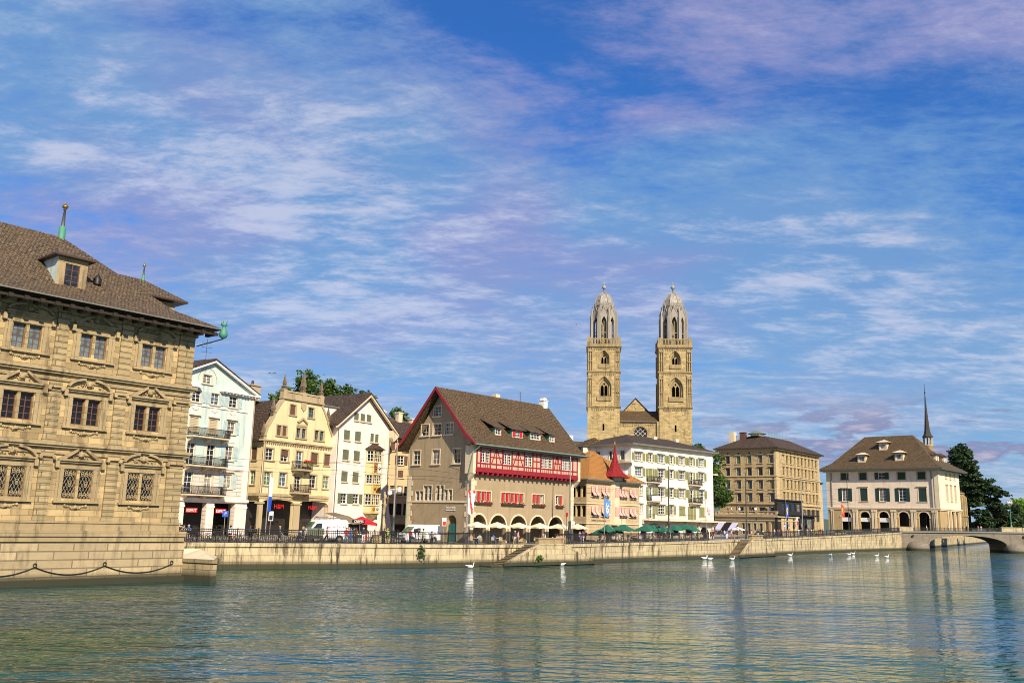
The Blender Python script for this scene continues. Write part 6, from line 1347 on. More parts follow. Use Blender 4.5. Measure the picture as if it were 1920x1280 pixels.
# ------------------------------------------------------------ railings along the quay
def along(px0, px1, s, step):
    """points on the line s metres inland between two photo columns, about every step metres"""
    (A, _), (B, _) = place(px0, s), place(px1, s); pts = qoff(s); seq = [Vector(A)]
    for i, p in enumerate(pts):
        d0 = (Vector((p.x, p.y)) - Vector((A.x, A.y))); e = Vector((B.x - A.x, B.y - A.y))
        if 0.02 < d0.dot(e) / e.length_squared < 0.98 and i < 10: seq.append(Vector((p.x, p.y, QZ[i])))
    seq.append(Vector(B)); seq.sort(key=lambda v: (v - A).length)
    out = []
    for a, b in zip(seq[:-1], seq[1:]):
        n = max(1, round((b - a).length / step))
        for j in range(n): out.append(a.lerp(b, j / n))
    out.append(seq[-1]); return out
def railing(px0, px1, label, bar=.16, fancy=False, post=2.3, H=1.38):
    P_ = along(px0, px1, .28, post); rt = empty('iron_railing', label, 'railing', TR(*P_[0])); o = P_[0]
    q = MB(); 
    for a, b in zip(P_[:-1], P_[1:]):
        a, b = a - o, b - o
        for z in (.12, H - .22 if fancy else H - .16, H): q.tube(a + Vector((0, 0, z)), b + Vector((0, 0, z)), .05 if z == H else .04, None, 5, 0, False)
    q.build('rails', 'iron', rt)
    q = MB()
    for a, b in zip(P_[:-1], P_[1:]):
        a, b = a - o, b - o; L2 = (b - a).length; n = max(2, int(L2 / bar)); d = (b - a).normalized()
        for j in range(1, n):
            c = a.lerp(b, j / n); q.tube(c + Vector((0, 0, .12)), c + Vector((0, 0, H - .02)), .032, None, 4, 0, False)
            if fancy and j % 2: 
                for zz, r_ in ((.35, .12), (.75, .13)): q.path([c + d * (r_ * math.cos(t * 1.05)) + Vector((0, 0, zz + r_ * math.sin(t * 1.05))) for t in range(7)], .022, 4)
    o2 = q.build('bars', 'iron', rt)
    k = MB(); k.box(-.05, .05, -.05, .05, 0, H + .08); k.lathe([(.03, H + .08), (.075, H + .14), (.02, H + .22)], (0, 0, 0), 6); me = k.mesh('post', ['iron'])
    for p in P_[:: (1 if len(P_) < 60 else 2)]: link('post', me, rt, Matrix.Translation(p - o))
    return rt
railing(336, 745, 'ornate black iron railing on the quay below the mint and yellow houses', .2, True)
railing(748, 940, 'plain barred black railing on the quay in front of the second van', .17)
railing(1041, 1329, 'long black quay railing below the green umbrellas', .2)
railing(1417, 1690, 'black quay railing in front of the crowd and the arcaded hall', .3, post=2.8)
# ------------------------------------------------------------ poles, flags, signs
def ytop(P, px, y):      # height reached at photo row y above point P
    d = ray(px, y); t = Vector((P.x, P.y)).length / Vector((d.x, d.y)).length; return (CAM + d * t).z - P.z
def pole(px, s, y, label, m='pole_grey', r=.13, base=True, arm=0):
    P, a = place(px, s); h = ytop(P, px, y); t = empty('mast', label, 'mast', TR(P.x, P.y, P.z, a), None)
    q = MB(); q.tube((0, 0, 0), (0, 0, h), r, r * .6, 8); q.lathe([(r * .7, h), (r * .9, h + .05), (.02, h + .2)], (0, 0, 0), 8); q.build('shaft', m, t)
    if base: q = MB(); q.lathe([(r * 2.5, 0), (r * 2.5, .25), (r * 2.0, .3), (r * 1.8, 1.4), (r * 2.2, 1.5), (r * 1.5, 1.7), (r * 1.35, 2.9), (r * 1.7, 3.0), (r * 1.1, 3.15)], (0, 0, 0), 10); q.build('base', 'pole_dark', t)
    return t, P, h, a
t, P, h, a = pole(737, 1.0, 826, 'tall grey wire mast with a dark base and a camera beside the column statue')
q = MB(); z = ytop(P, 737, 918); q.box(-.9, -.5, -.15, .15, z - .5, z - .1); q.tube((-.7, 0, z), (.5, 0, z + .1), .05, .05, 5); q.box(.35, .75, -.2, .1, z - .2, z + .35); q.lathe([(.05, -.25), (.22, -.15), (.2, .1), (.05, .15)], (-.75, 0, z - .4), 8); q.build('camera_unit', 'white_paint', t)
pole(1068, 1.0, 858, 'tall dark wire mast at the right corner of the taupe house', 'pole_grey')
pole(1254, 1.2, 876, 'tall dark mast among the green umbrellas', 'pole_dark', .14)
pole(1400, 1.4, 887, 'tall dark mast beside the second stairs', 'pole_dark', .14)
pole(1505, 1.4, 895, 'tall grey mast in front of the dark shadow front', 'pole_grey', .14, False)
pole(1592, 1.4, 885, 'thin dark mast in front of the arcaded hall', 'pole_dark', .12, False)
def flagpole(px, s, y, ytopf, ybot, w, label, cols, seed, motif=None):
    P, a = place(px, s); h = ytop(P, px, y); t = empty('flagpole', label, 'flagpole', TR(P.x, P.y, P.z, a))
    q = MB(); q.tube((0, 0, 0), (0, 0, h), .075, .04, 8); q.lathe([(.03, h), (.09, h + .08), (.02, h + .18)], (0, 0, 0), 6); q.build('pole', 'pole_grey' if motif != 'dark' else 'pole_dark', t)
    z1, z0 = ytop(P, px, ytopf), ytop(P, px, ybot); q = MB(); nx, nz = 14, 16; vs = []
    for j in range(nz + 1):
        for i in range(nx + 1):
            u, v = i / nx, j / nz; x = u * w * (1 - .25 * v) + .07; vs.append((x, .09 * math.sin(u * 9 + seed + v * 2) * (u + .15), z1 - v * (z1 - z0) - u * .55 * w * (1 - v * .4) * .6 + .04 * math.sin(v * 8 + u * 5)))
    fs, fm = [], []
    def colr(u, v):
        if motif == 'half': return 0 if (v + u * .0) < .55 or u < .3 and v < .5 else 1
        if motif == 'diag': return 1 if abs(u - v * .8 - .1) < .16 else 0
        if motif == 'eagle': return 1 if ((u - .5) ** 2 * 5 + (v - .5) ** 2 * 4 < .42 and math.sin(u * 23 + 1) * math.sin(v * 17) > -.25) else 0
        if motif == 'stripe': return 2 if u > .8 else (1 if ((u - .4) ** 2 * 6 + (v - .45) ** 2 * 3 < .3 and math.sin(u * 19) * math.cos(v * 21) > -.2) else 0)
        return 1 if ((u - .5) ** 2 * 4 + (v - .5) ** 2 * 4 < .35 and math.sin(u * 21 + seed) * math.cos(v * 19) > -.3) else 0
    for j in range(nz):
        for i in range(nx): q.add([vs[j * (nx + 1) + i], vs[j * (nx + 1) + i + 1], vs[(j + 1) * (nx + 1) + i + 1], vs[(j + 1) * (nx + 1) + i]], [(0, 1, 2, 3)], colr((i + .5) / nx, (j + .5) / nz))
    f_ = q.build('flag', list(cols), t); so = f_.modifiers.new('s', 'SOLIDIFY'); so.thickness = .012; return t
for n_, c in (('f_blue', (.02, .09, .5)), ('f_lblue', (.08, .25, .6)), ('f_white', (.78, .77, .75)), ('f_red', (.62, .03, .015)), ('f_yellow', (.8, .62, .04)), ('f_green', (.0, .1, .06)), ('f_cream', (.75, .66, .45))): plain(n_, c, .8, 0, .06)
flagpole(498, .9, 888, 893, 958, .38, 'flagpole with a limp white and blue flag in front of the yellow gabled house', ('f_white', 'f_blue'), 1, 'half')
flagpole(875, .9, 912, 918, 962, 1.1, 'flagpole with a white and red flag at the corner of the taupe house', ('f_white', 'f_red'), 2, 'diag')
flagpole(1133, .9, 928, 932, 966, 1.6, 'flagpole with a blue and white flag before the sandstone guild house', ('f_lblue', 'f_white'), 3, 'eagle')
flagpole(1324, .9, 930, 941, 968, 2.2, 'flagpole with a white flag with orange emblem before the big white house', ('f_white', 'f_red'), 4, 'eagle')
flagpole(1475, 1.0, 938, 944, 968, 1.9, 'flagpole with a blue flag bearing a yellow emblem by the dark shadow front', ('f_blue', 'f_yellow'), 5, 'eagle')
flagpole(1579, 1.0, 940, 944, 966, 2.6, 'flagpole with a red flag bearing a yellow emblem by the arcaded hall', ('f_red', 'f_yellow'), 6, 'eagle')
def sign(px, s, ytp, w, h, label, mt, txt=None, tm='white_paint', shape='rect', m2=None):
    P, a = place(px, s); H = ytop(P, px, ytp); t = empty('road_sign', label, 'sign', TR(P.x, P.y, P.z, a))
    q = MB(); q.tube((0, 0, 0), (0, 0, H), .035, .035, 6); q.build('post', 'pole_grey', t)
    q = MB()
    if shape == 'rect': q.box(-w / 2, w / 2, -.07, -.04, H - h, H, 0)
    else: q.tube((0, -.07, H - w / 2), (0, -.04, H - w / 2), w / 2, w / 2, 16, 0)
    if m2: q.box(-w / 2 + .06, w / 2 - .06, -.08, -.071, H - h + .07, H - h * .45, 1)
    p_ = q.build('panel', [mt, m2 or mt], t)
    if txt: link('lettering', text_mesh(txt, h * .7 if len(txt) < 2 else .22, tm), t, Matrix.Translation((0, -.085, H - h / 2 if len(txt) < 2 else H - .3)) @ Matrix.Rotation(math.pi / 2, 4, 'X'))
    return t
sign(420, 2.0, 957, .62, .62, 'blue parking sign on a post in front of the mint house', 'f_blue', 'P')
sign(506, 2.2, 958, .5, 1.0, 'narrow white sign on a post beside the white and blue flag', 'f_white', None, m2='iron')
sign(832, 3.0, 970, .62, 1.0, 'no parking sign on a small post at the taupe gable wall', 'f_white', None, m2='f_red')
sign(1062, 1.8, 960, .62, .62, 'round red ringed sign at the right corner arch of the taupe house', 'f_red', None, shape='round')
sign(1074, 1.5, 977, .75, .4, 'small pale lamp shaped sign beside the last cream parasol', 'f_white')
sign(1471, 1.8, 981, .8, .8, 'square blue sign left of the dark shadow front', 'f_blue', None, m2='f_white')
sign(1495, 1.8, 969, .9, 1.9, 'tall white and red notice sign in front of the dark shadow front', 'f_white', None, m2='f_red')
sign(1418, 1.8, 970, .7, .5, 'small dark square sign beside the stairs mast', 'iron')
# overhead wires of the tramway
q = MB()
for s_, z_ in ((6.0, 8.3), (9.0, 8.0), (9.4, 9.3)):
    W = along(340, 1640, s_, 13)
    for a, b in zip(W[:-1], W[1:]):
        pts = [a.lerp(b, t / 4) + Vector((0, 0, z_ - .25 * math.sin(math.pi * t / 4))) for t in range(5)]; q.path(pts, .02, 4)
tagit(q.build('overhead_wires', 'iron'), 'thin overhead tram wires strung along the whole quay street', 'wires')
q = MB(); A, _ = place(1068, 1.0); B, _ = place(737, 1.0)
for (pa, pb, za, zb) in ((737, 560, 10.5, 9), (1254, 1100, 10, 8.5), (1400, 1254, 10, 9.5), (1505, 1400, 11, 10), (1592, 1505, 12, 11)):
    a, _ = place(pa, 1.1); b, _ = place(pb, 9); q.path([a.lerp(b, t / 5) + Vector((0, 0, za + (zb - za) * t / 5 - .4 * math.sin(math.pi * t / 5))) for t in range(6)], .02, 4)
tagit(q.build('span_wires', 'iron'), 'thin cross wires running from the masts over the street', 'wires')

# ------------------------------------------------------------ vans
plain('van_white', (.8, .8, .79), .3, 0, .03); plain('rubber', (.02, .02, .02), .8); plain('alloy', (.35, .35, .35), .35, .7); plain('lamp_glass', (.5, .45, .4), .15); plain('tail_red', (.35, .01, .01), .3); plain('van_grey', (.14, .14, .14), .6)
def van(px, s, L_, Hh, label, rack, txt=None):
    P, a = place(px, s); t = empty('delivery_van', label, 'van', TR(P.x, P.y, P.z, a)); W = 2.0; x0, x1 = -L_ / 2, L_ / 2
    prof = [(x0 + .05, .38), (x0, .75), (x0 + .08, 1.12), (x0 + .75, 1.32), (x0 + 1.45, Hh - .25), (x0 + 1.75, Hh - .04), (x0 + 2.3, Hh), (x1 - .25, Hh - .02), (x1 - .05, Hh - .25), (x1, 1.2), (x1, .4)]
    def wcut(pr):   # wheel arches
        out = [p for p in pr]
        bot = []
        for c in (x1 - 1.05, x0 + .98):
            bot += [(c + .46 * math.cos(th), .38 + .46 * math.sin(th) * .95) for th in [math.pi * i / 8 for i in range(9)]]
        return out + bot
    pr = wcut(prof); q = MB(); n = len(pr); ys = [(-W / 2 + .06, .97), (-W / 2, 1.0)]
    q.prism(pr, -W / 2, W / 2, 0); b = q.build('body', 'van_white', t); bv = b.modifiers.new('b', 'BEVEL'); bv.width = .05; bv.segments = 2; bv.limit_method = 'ANGLE'; bv.angle_limit = .6
    for s_ in (-1, 1):
        y = s_ * (W / 2 + .006)
        q = MB(); q.prism([(x0 + 1.05, 1.36), (x0 + 1.5, Hh - .5), (x0 + 1.75, Hh - .42), (x0 + 2.15, Hh - .42), (x0 + 2.15, 1.34)], y - .01, y + .01); q.build('side_window', 'glass', t)
        for c in (x0 + .98, x1 - 1.05):
            q = MB(); q.tube((0, -.11, 0), (0, .11, 0), .35, .35, 18, 0); w_ = q.build('wheel', 'rubber', t, Matrix.Translation((c, s_ * (W / 2 - .13), .35)))
            q = MB(); q.tube((0, -.125, 0), (0, .125, 0), .2, .2, 12, 0); q.build('rim', 'alloy', w_)
        q = MB(); q.box(x0 + 1.15, x0 + 1.3, s_ * (W / 2 + .02), s_ * (W / 2 + .24), 1.36, 1.72); q.build('mirror', 'iron', t)
        q = MB(); q.box(x0 + .02, x0 + .14, s_ * .62 - .2, s_ * .62 + .2, .84, 1.06); q.build('headlight', 'lamp_glass', t); q = MB(); q.box(x1 - .02, x1 + .015, s_ * .86 - .07, s_ * .86 + .07, .9, 1.5); q.build('tail_light', 'tail_red', t)
        q = MB()
        for xx in (x0 + 2.28, x0 + 3.4): q.box(xx, xx + .02, y - .004, y + .004, .5, Hh - .3)
        q.box(x0 + 1.5, x1 - 1.6, y - .01, y + .01, .42, .56); q.box(x0 + 1.9, x0 + 2.1, y - .012, y + .012, 1.12, 1.17); q.build('trim', 'van_grey', t)
    q = MB(); nrm = .02; q.add([(x0 + .74, -.86, 1.36), (x0 + .74, .86, 1.36), (x0 + 1.4, .78, Hh - .3), (x0 + 1.4, -.78, Hh - .3)], [(0, 1, 2, 3)]); q.v = [v + Vector((-.03, 0, .02)) for v in q.v]; q.build('windscreen', 'glass_green', t)
    q = MB(); q.box(x0 - .06, x0 + .12, -.95, .95, .34, .66); q.box(x0 - .03, x0 + .05, -.4, .4, .82, 1.0); q.build('bumper', 'van_grey', t)
    if rack:
        q = MB()
        for yy in (-.8, .8): q.tube((x0 + 1.8, yy, Hh + .18), (x1 - .2, yy, Hh + .18), .04, .04, 6)
        for i in range(6): x = x0 + 1.9 + i * (L_ - 2.3) / 5; q.tube((x, -.82, Hh + .18), (x, .82, Hh + .18), .03, .03, 5); q.tube((x, -.8, Hh - .02), (x, -.8, Hh + .18), .03, .03, 5); q.tube((x, .8, Hh - .02), (x, .8, Hh + .18), .03, .03, 5)
        q.box(x0 + 1.85, x0 + 3.0, -.5, .5, Hh + .2, Hh + .35); q.build('roof_rack', 'alloy', t)
    if txt: link('lettering', text_mesh(txt, .3, 'van_grey'), t, Matrix.Translation((x0 + 3.9, -W / 2 - .02, 1.75)) @ Matrix.Rotation(math.pi / 2, 4, 'X'))
    return t
van(606, 6.2, 5.4, 2.55, 'white delivery van with a roof rack and lettering below the yellow gabled house', True, 'Genn Go Tour AG')
van(786, 5.4, 5.3, 2.25, 'plain white van parked in front of the taupe gable wall', False)
# grey-green board held near first van -> tarpaulin cart
P, a = place(590, 3.2); t = empty('handcart', 'small cart with a dark green tilted cover in front of the van with rack', 'cart', TR(P.x, P.y, P.z, a))
q = MB(); q.add([(-1.2, -.5, .95), (1.0, -.5, .95), (1.25, .3, 1.6), (-.9, .3, 1.6), (-1.2, -.5, .88), (1.0, -.5, .88), (1.25, .3, 1.52), (-.9, .3, 1.52)], [(0, 1, 2, 3), (7, 6, 5, 4), (0, 4, 5, 1), (3, 2, 6, 7), (0, 3, 7, 4), (1, 5, 6, 2)]); q.build('cover', 'shut_green', t)
q = MB(); q.box(-.9, .9, -.35, .35, .45, .85); q.build('box', 'dark_wood', t)
for x in (-.7, .7): q = MB(); q.tube((x, -.45, .25), (x, -.38, .25), .25, .25, 12); q.build('wheel', 'rubber', t)
# ------------------------------------------------------------ market stall
P, a = place(664, 8.0); t = empty('market_stall', 'snack stall with a brown awning and a red canopy below the white gabled house', 'stall', TR(P.x, P.y, P.z, a))
q = MB(); q.box(-2.2, 2.0, .2, 2.2, 0, 2.1); q.build('body', 'van_grey', t)
q = MB(); q.box(-1.2, .9, .12, .19, .95, 1.95); q.build('serving_hatch', 'shop_dark', t)
q = MB(); q.add([(-3.0, -.4, 2.9), (-1.6, -.4, 3.05), (.4, -1.2, 2.2), (-1.0, -1.3, 2.05), (-3.0, 2.0, 3.3), (-1.6, 2.0, 3.4), (.4, 2.0, 3.0)], [(0, 3, 2, 1), (0, 1, 5, 4), (1, 2, 6, 5)]); q.build('awning', 'brown_canvas' if 'brown_canvas' in MATS else (plain('brown_canvas', (.17, .12, .07), .9) and 'brown_canvas'), t)
q = MB(); q.add([(.1, -1.0, 2.35), (2.6, -1.0, 2.2), (2.6, 1.6, 2.2), (.1, 1.6, 2.35), (1.2, .3, 3.05)], [(0, 1, 4), (1, 2, 4), (2, 3, 4), (3, 0, 4)]); q.add([(.1, -1.0, 2.35), (2.6, -1.0, 2.2), (2.6, -1.0, 1.95), (.1, -1.0, 2.1)], [(0, 1, 2, 3)]); q.build('canopy', 'shut_red', t)
q = MB(); q.box(-.95, .75, -1.1, -1.04, 2.2, 2.62); s_ = q.build('sign_board', 'iron', t); link('lettering', text_mesh('CREPES', .4, 'white_paint'), s_, Matrix.Translation((-.1, -1.12, 2.41)) @ Matrix.Rotation(math.pi / 2, 4, 'X'))
for x in (-2.0, .2, 2.5): q = MB(); q.tube((x, -.9, 0), (x, -.9, 2.3), .04, .04, 5); q.build('pole', 'alloy', t)
q = MB(); q.box(-1.6, 1.2, -.3, .15, .85, .95); q.build('counter', 'white_paint', t)
q = MB(); q.box(2.6, 3.2, -.6, 0, 0, .75); q.build('red_crate', 'shut_red', t)
# ------------------------------------------------------------ column with statue
P, a = place(718, 5.4); t = empty('statue_column', 'stone column carrying a carved statue in front of the white gabled house', 'monument', TR(P.x, P.y, P.z, a))
hc = ytop(P, 718, 946); ht = ytop(P, 718, 923)
q = MB(); q.lathe([(1.5, 0), (1.5, .15), (1.3, .8), (1.4, .9), (1.2, .9), (1.15, .5), (.5, .5)], (0, 0, 0), 8, 0, smooth=False); q.build('basin', 'carve', t)
q = MB(); q.lathe([(.42, .5), (.4, 1.6), (.32, 1.7), (.3, 2.2), (.24, 2.3), (.19, hc - .35), (.3, hc - .15), (.34, hc)], (0, 0, 0), 12); q.build('column', 'carve', t)
q = MB(); q.lathe([(.3, hc), (.3, hc + .1), (.2, hc + .14), (.22, hc + .4), (.17, hc + .75), (.25, hc + 1.0), (.24, hc + 1.15), (.1, hc + 1.25), (.13, hc + 1.38), (.12, hc + 1.5), (.02, hc + 1.58)], (0, 0, 0), 9); q.tube((.2, 0, hc + 1.05), (.36, -.1, hc + .7), .07, .06, 6); q.tube((.36, -.1, hc + .7), (.3, -.25, hc + .9), .05, .04, 6); q.tube((-.2, 0, hc + 1.05), (-.34, -.05, hc + .65), .07, .06, 6); q.box(-.42, -.2, -.2, -.14, hc + .2, hc + .62); q.tube((.38, -.2, hc + .2), (.42, -.2, hc + 1.5), .025, .02, 5); q.build('statue', 'carve', t)
# ------------------------------------------------------------ parasols, tables, chairs
def parasol(px, s, w, ymid, label, mt, grp, squ=True, n=4, drop=.5, seed=0):
    P, a = place(px, s); h = ytop(P, px, ymid); t = empty('parasol', label, 'parasol', TR(P.x, P.y, P.z, a + (seed % 3 - 1) * .12), grp)
    q = MB(); q.tube((0, 0, .05), (0, 0, h + .1), .035, .03, 6); q.build('pole', 'dark_wood', t); q = MB(); q.lathe([(.4, 0), (.4, .06), (.1, .12)], (0, 0, 0), 10); q.build('foot', 'pole_dark', t)
    q = MB(); r_ = w / 2 * (1.414 if n == 4 else 1); N = 24; vs = []; rings = [(0.02, h + .06), (.3, h - .1), (.65, h - drop * .62), (1.0, h - drop)]
    for k, (f_, z) in enumerate(rings):
        for i in range(N):
            th = 2 * math.pi * i / N + math.pi / n; sec = ((th - math.pi / n) % (2 * math.pi / n)) - math.pi / n; rr = r_ * f_ * math.cos(math.pi / n) / math.cos(sec); z2 = z + (.05 * math.sin(i * 1.7 + seed) if k == 3 else 0) - .1 * f_ * math.cos(math.pi * sec * n / math.pi) * 0
            vs.append((rr * math.cos(th), rr * math.sin(th), z2))
    M2 = len(vs); vs += [(x, y, z - .16 + .02 * math.sin(i)) for i, (x, y, z) in enumerate(vs[-N:])]
    fs = [(k * N + i, k * N + (i + 1) % N, (k + 1) * N + (i + 1) % N, (k + 1) * N + i) for k in range(4) for i in range(N)]; q.add(vs, fs); c = q.build('canopy', mt, t)
    so = c.modifiers.new('s', 'SOLIDIFY'); so.thickness = .02
    q = MB()
    for i in range(n * 2): th = 2 * math.pi * i / (n * 2) + math.pi / n; rr = r_ * .95 * (1 if i % 2 == 0 else math.cos(math.pi / n)); q.tube((0, 0, h - .05), (rr * math.cos(th), rr * math.sin(th), h - drop - .02), .014, .014, 4)
    q.build('ribs', 'dark_wood', t); return t
plain('canvas_cream', (.78, .68, .46), .85, 0, .05); plain('canvas_green', (.01, .115, .07), .85, 0, .15); plain('canvas_white', (.8, .78, .7), .85)
for i, (px, lab) in enumerate(((894, 'cream parasol under the first arch from the left of the taupe house'), (932, 'cream parasol under the second arch of the taupe house'), (973, 'cream parasol under the middle arch of the taupe house'), (1012, 'cream parasol under the fourth arch of the taupe house'), (1049, 'cream parasol under the rightmost arch of the taupe house'), (1083, 'cream parasol standing between the taupe house and the sandstone guild house'))):
    parasol(px, 3.6, 2.35, 978.5 + i * .8, lab, 'canvas_cream', 'cream parasols along the taupe house', seed=i)
gp = [(1127, 4.4, 992, 2.6, 'lowest green umbrella at the left end of the row by the sandstone guild house'), (1139, 3.2, 984, 2.7, 'green umbrella just right of the blue and white flag'), (1169, 3.6, 984, 3.0, 'green umbrella before the middle of the sandstone guild house'), (1155, 5.6, 988, 2.6, 'green umbrella half hidden between two others before the sandstone guild house'),
      (1211, 3.2, 985, 3.0, 'green umbrella at the left end of the big white house'), (1225, 5.0, 984, 2.8, 'green umbrella behind others by the second white arch'), (1244, 3.6, 987, 2.5, 'low green umbrella just left of the dark mast'), (1266, 3.2, 984, 3.0, 'green umbrella just right of the dark mast'), (1284, 4.2, 983, 3.0, 'green umbrella before the fourth white arch'), (1299, 3.2, 986, 2.9, 'rightmost green umbrella of the cafe row')]
for i, (px, s, y, w_, lab) in enumerate(gp): parasol(px, s, w_, y, lab, 'canvas_green', 'green cafe umbrellas', n=6 if i % 2 else 4, drop=.75, seed=i)
parasol(1383, 4.0, 2.8, 988, 'small white umbrella near the striped awnings', 'canvas_white', None, n=8, drop=.4)
def make_table():
    t = empty('cafe_table', 'small round cafe table behind the quay railing', 'table', TR(0, 0, 0), 'cafe tables on the quay')
    q = MB(); q.lathe([(.4, .72), (.42, .74), (.4, .76)], (0, 0, 0), 14); q.build('tabletop', 'palestone', t); q = MB(); q.tube((0, 0, .02), (0, 0, .72), .035, .03, 6); q.lathe([(.26, 0), (.24, .03), (.05, .06)], (0, 0, 0), 10); q.build('leg', 'alloy', t); return t
def make_chair():
    t = empty('cafe_chair', 'light cafe chair at a table behind the quay railing', 'chair', TR(0, 0, 0), 'cafe chairs on the quay')
    q = MB(); q.box(-.22, .22, -.22, .22, .43, .46); q.build('seat', 'f_cream', t); q = MB(); q.box(-.22, .22, .2, .23, .5, .88); q.build('backrest', 'f_cream', t)
    k = MB(); k.tube((0, 0, 0), (0, 0, .43), .018, .018, 5); me = k.mesh('leg', ['alloy'])
    for x in (-.19, .19):
        link('leg', me, t, Matrix.Translation((x, -.19, 0)))
        q = MB(); q.tube((x, .2, 0), (x, .23, .88), .018, .018, 5); q.build('leg', 'alloy', t)
    return t
def zname(px):
    if px < 1100: return 'under the ' + ('first', 'second', 'fourth', 'fifth')[(893, 932, 1012, 1049).index(px)] + ' cream parasol of the taupe house'
    return next(b for a, b in zone if px <= a)
zone = [(1145, 'left of the blue and white flag'), (1180, 'before the sandstone guild house'), (1215, 'below the left white arches'), (1252, 'left of the dark umbrella mast'), (1290, 'right of the dark umbrella mast'), (1400, 'below the last green umbrella')]
t0, c0 = make_table(), make_chair(); firstT = firstC = True
cafe = [(px, s) for px in (893, 932, 1012, 1049) for s in (2.4,)] + [(1120 + i * 11.5, 1.8 + (i % 3) * 1.1) for i in range(18)]
seats = []
for i, (px, s) in enumerate(cafe):
    P, a = place(px, s); t = t0 if firstT else copy_tree(t0); firstT = False; t.matrix_world = TR(P.x, P.y, P.z, a); zn = zname(px); t['label'] = 'small round cafe table ' + zn
    for j in range(2 if i % 3 else 3):
        ph = a + (0.2, 3.3, 1.7)[j] + .3 * math.sin(i * 3); c = c0 if firstC else copy_tree(c0); firstC = False; c['label'] = 'light cafe chair ' + zn
        x, y = P.x + .78 * math.cos(ph), P.y + .78 * math.sin(ph); rz = ph - math.pi / 2; c.matrix_world = TR(x, y, P.z, rz); seats.append((Vector((x, y, P.z)), rz, px))
# ------------------------------------------------------------ bicycles
def make_bike(mt, label):
    t = empty('bicycle', label, 'bicycle', TR(0, 0, 0), 'bicycles parked along the railing')
    for x in (-.52, .52):
        q = MB(); q.path([(x + .33 * math.cos(i * .3927), 0, .34 + .33 * math.sin(i * .3927)) for i in range(17)], .02, 4); w_ = q.build('wheel', 'rubber', t); q = MB()
        for i in range(8): q.tube((x, 0, .34), (x + .32 * math.cos(i * .785), 0, .34 + .32 * math.sin(i * .785)), .006, .006, 3, 0, False)
        q.build('spokes', 'alloy', w_)
    q = MB()
    for a, b in (((-.52, .34), (-.1, .3)), ((-.52, .34), (-.2, .78)), ((-.1, .3), (-.22, .86)), ((-.2, .76), (.36, .8)), ((-.1, .3), (.38, .72)), ((.36, .88), (.52, .34))): q.tube((a[0], 0, a[1]), (b[0], 0, b[1]), .022, .02, 5)
    q.build('frame', mt, t); q = MB(); q.box(-.36, -.1, -.07, .07, .88, .94); q.build('saddle', 'iron', t); q = MB(); q.tube((.33, -.28, 1.02), (.33, .28, 1.02), .016, .016, 5); q.tube((.35, 0, .85), (.33, 0, 1.02), .018, .018, 5); q.build('handlebar', 'alloy', t); q = MB(); q.tube((-.1, -.1, .22), (-.1, .1, .38), .018, .018, 4); q.build('pedals', 'iron', t)
    return t
bk = [make_bike('iron', 'black bicycle parked at the ornate railing under the mint and yellow houses'), make_bike('tail_red', 'dark red bicycle parked at the ornate railing under the mint and yellow houses'), make_bike('alloy', 'silver bicycle parked at the ornate railing under the mint and yellow houses')]
used = [0, 0, 0]
for i, px in enumerate((352, 366, 384, 397, 408, 422, 436, 445, 459, 486, 520, 547, 560, 570)):
    k = (i * 2 + i // 4) % 3; P, a = place(px, .9 + .3 * (i % 2)); t = bk[k] if not used[k] else copy_tree(bk[k]); used[k] = 1; t['label'] = ('black', 'dark red', 'silver')[k] + ' bicycle at the railing ' + ('left of the parking sign' if px < 415 else 'between parking sign and white and blue flag' if px < 500 else 'under the yellow gabled house') + (', leaning left' if i % 2 else ', leaning right'); t.matrix_world = TR(P.x, P.y, P.z, a + (.25 if i % 2 else 2.9)) @ Matrix.Rotation(.12, 4, 'X')
bk2 = None
for i, px in enumerate((1436, 1449, 1462, 1518, 1530, 1541)):
    P, a = place(px, 1.2); t = copy_tree(bk[i % 2 * 2]); t.matrix_world = TR(P.x, P.y, P.z, a + .2 * (i % 3)); t['label'] = ('black' if i % 2 == 0 else 'silver') + ' bicycle at the railing before the crowd near the dark shadow front'; t['group'] = 'bicycles near the dark shadow front'
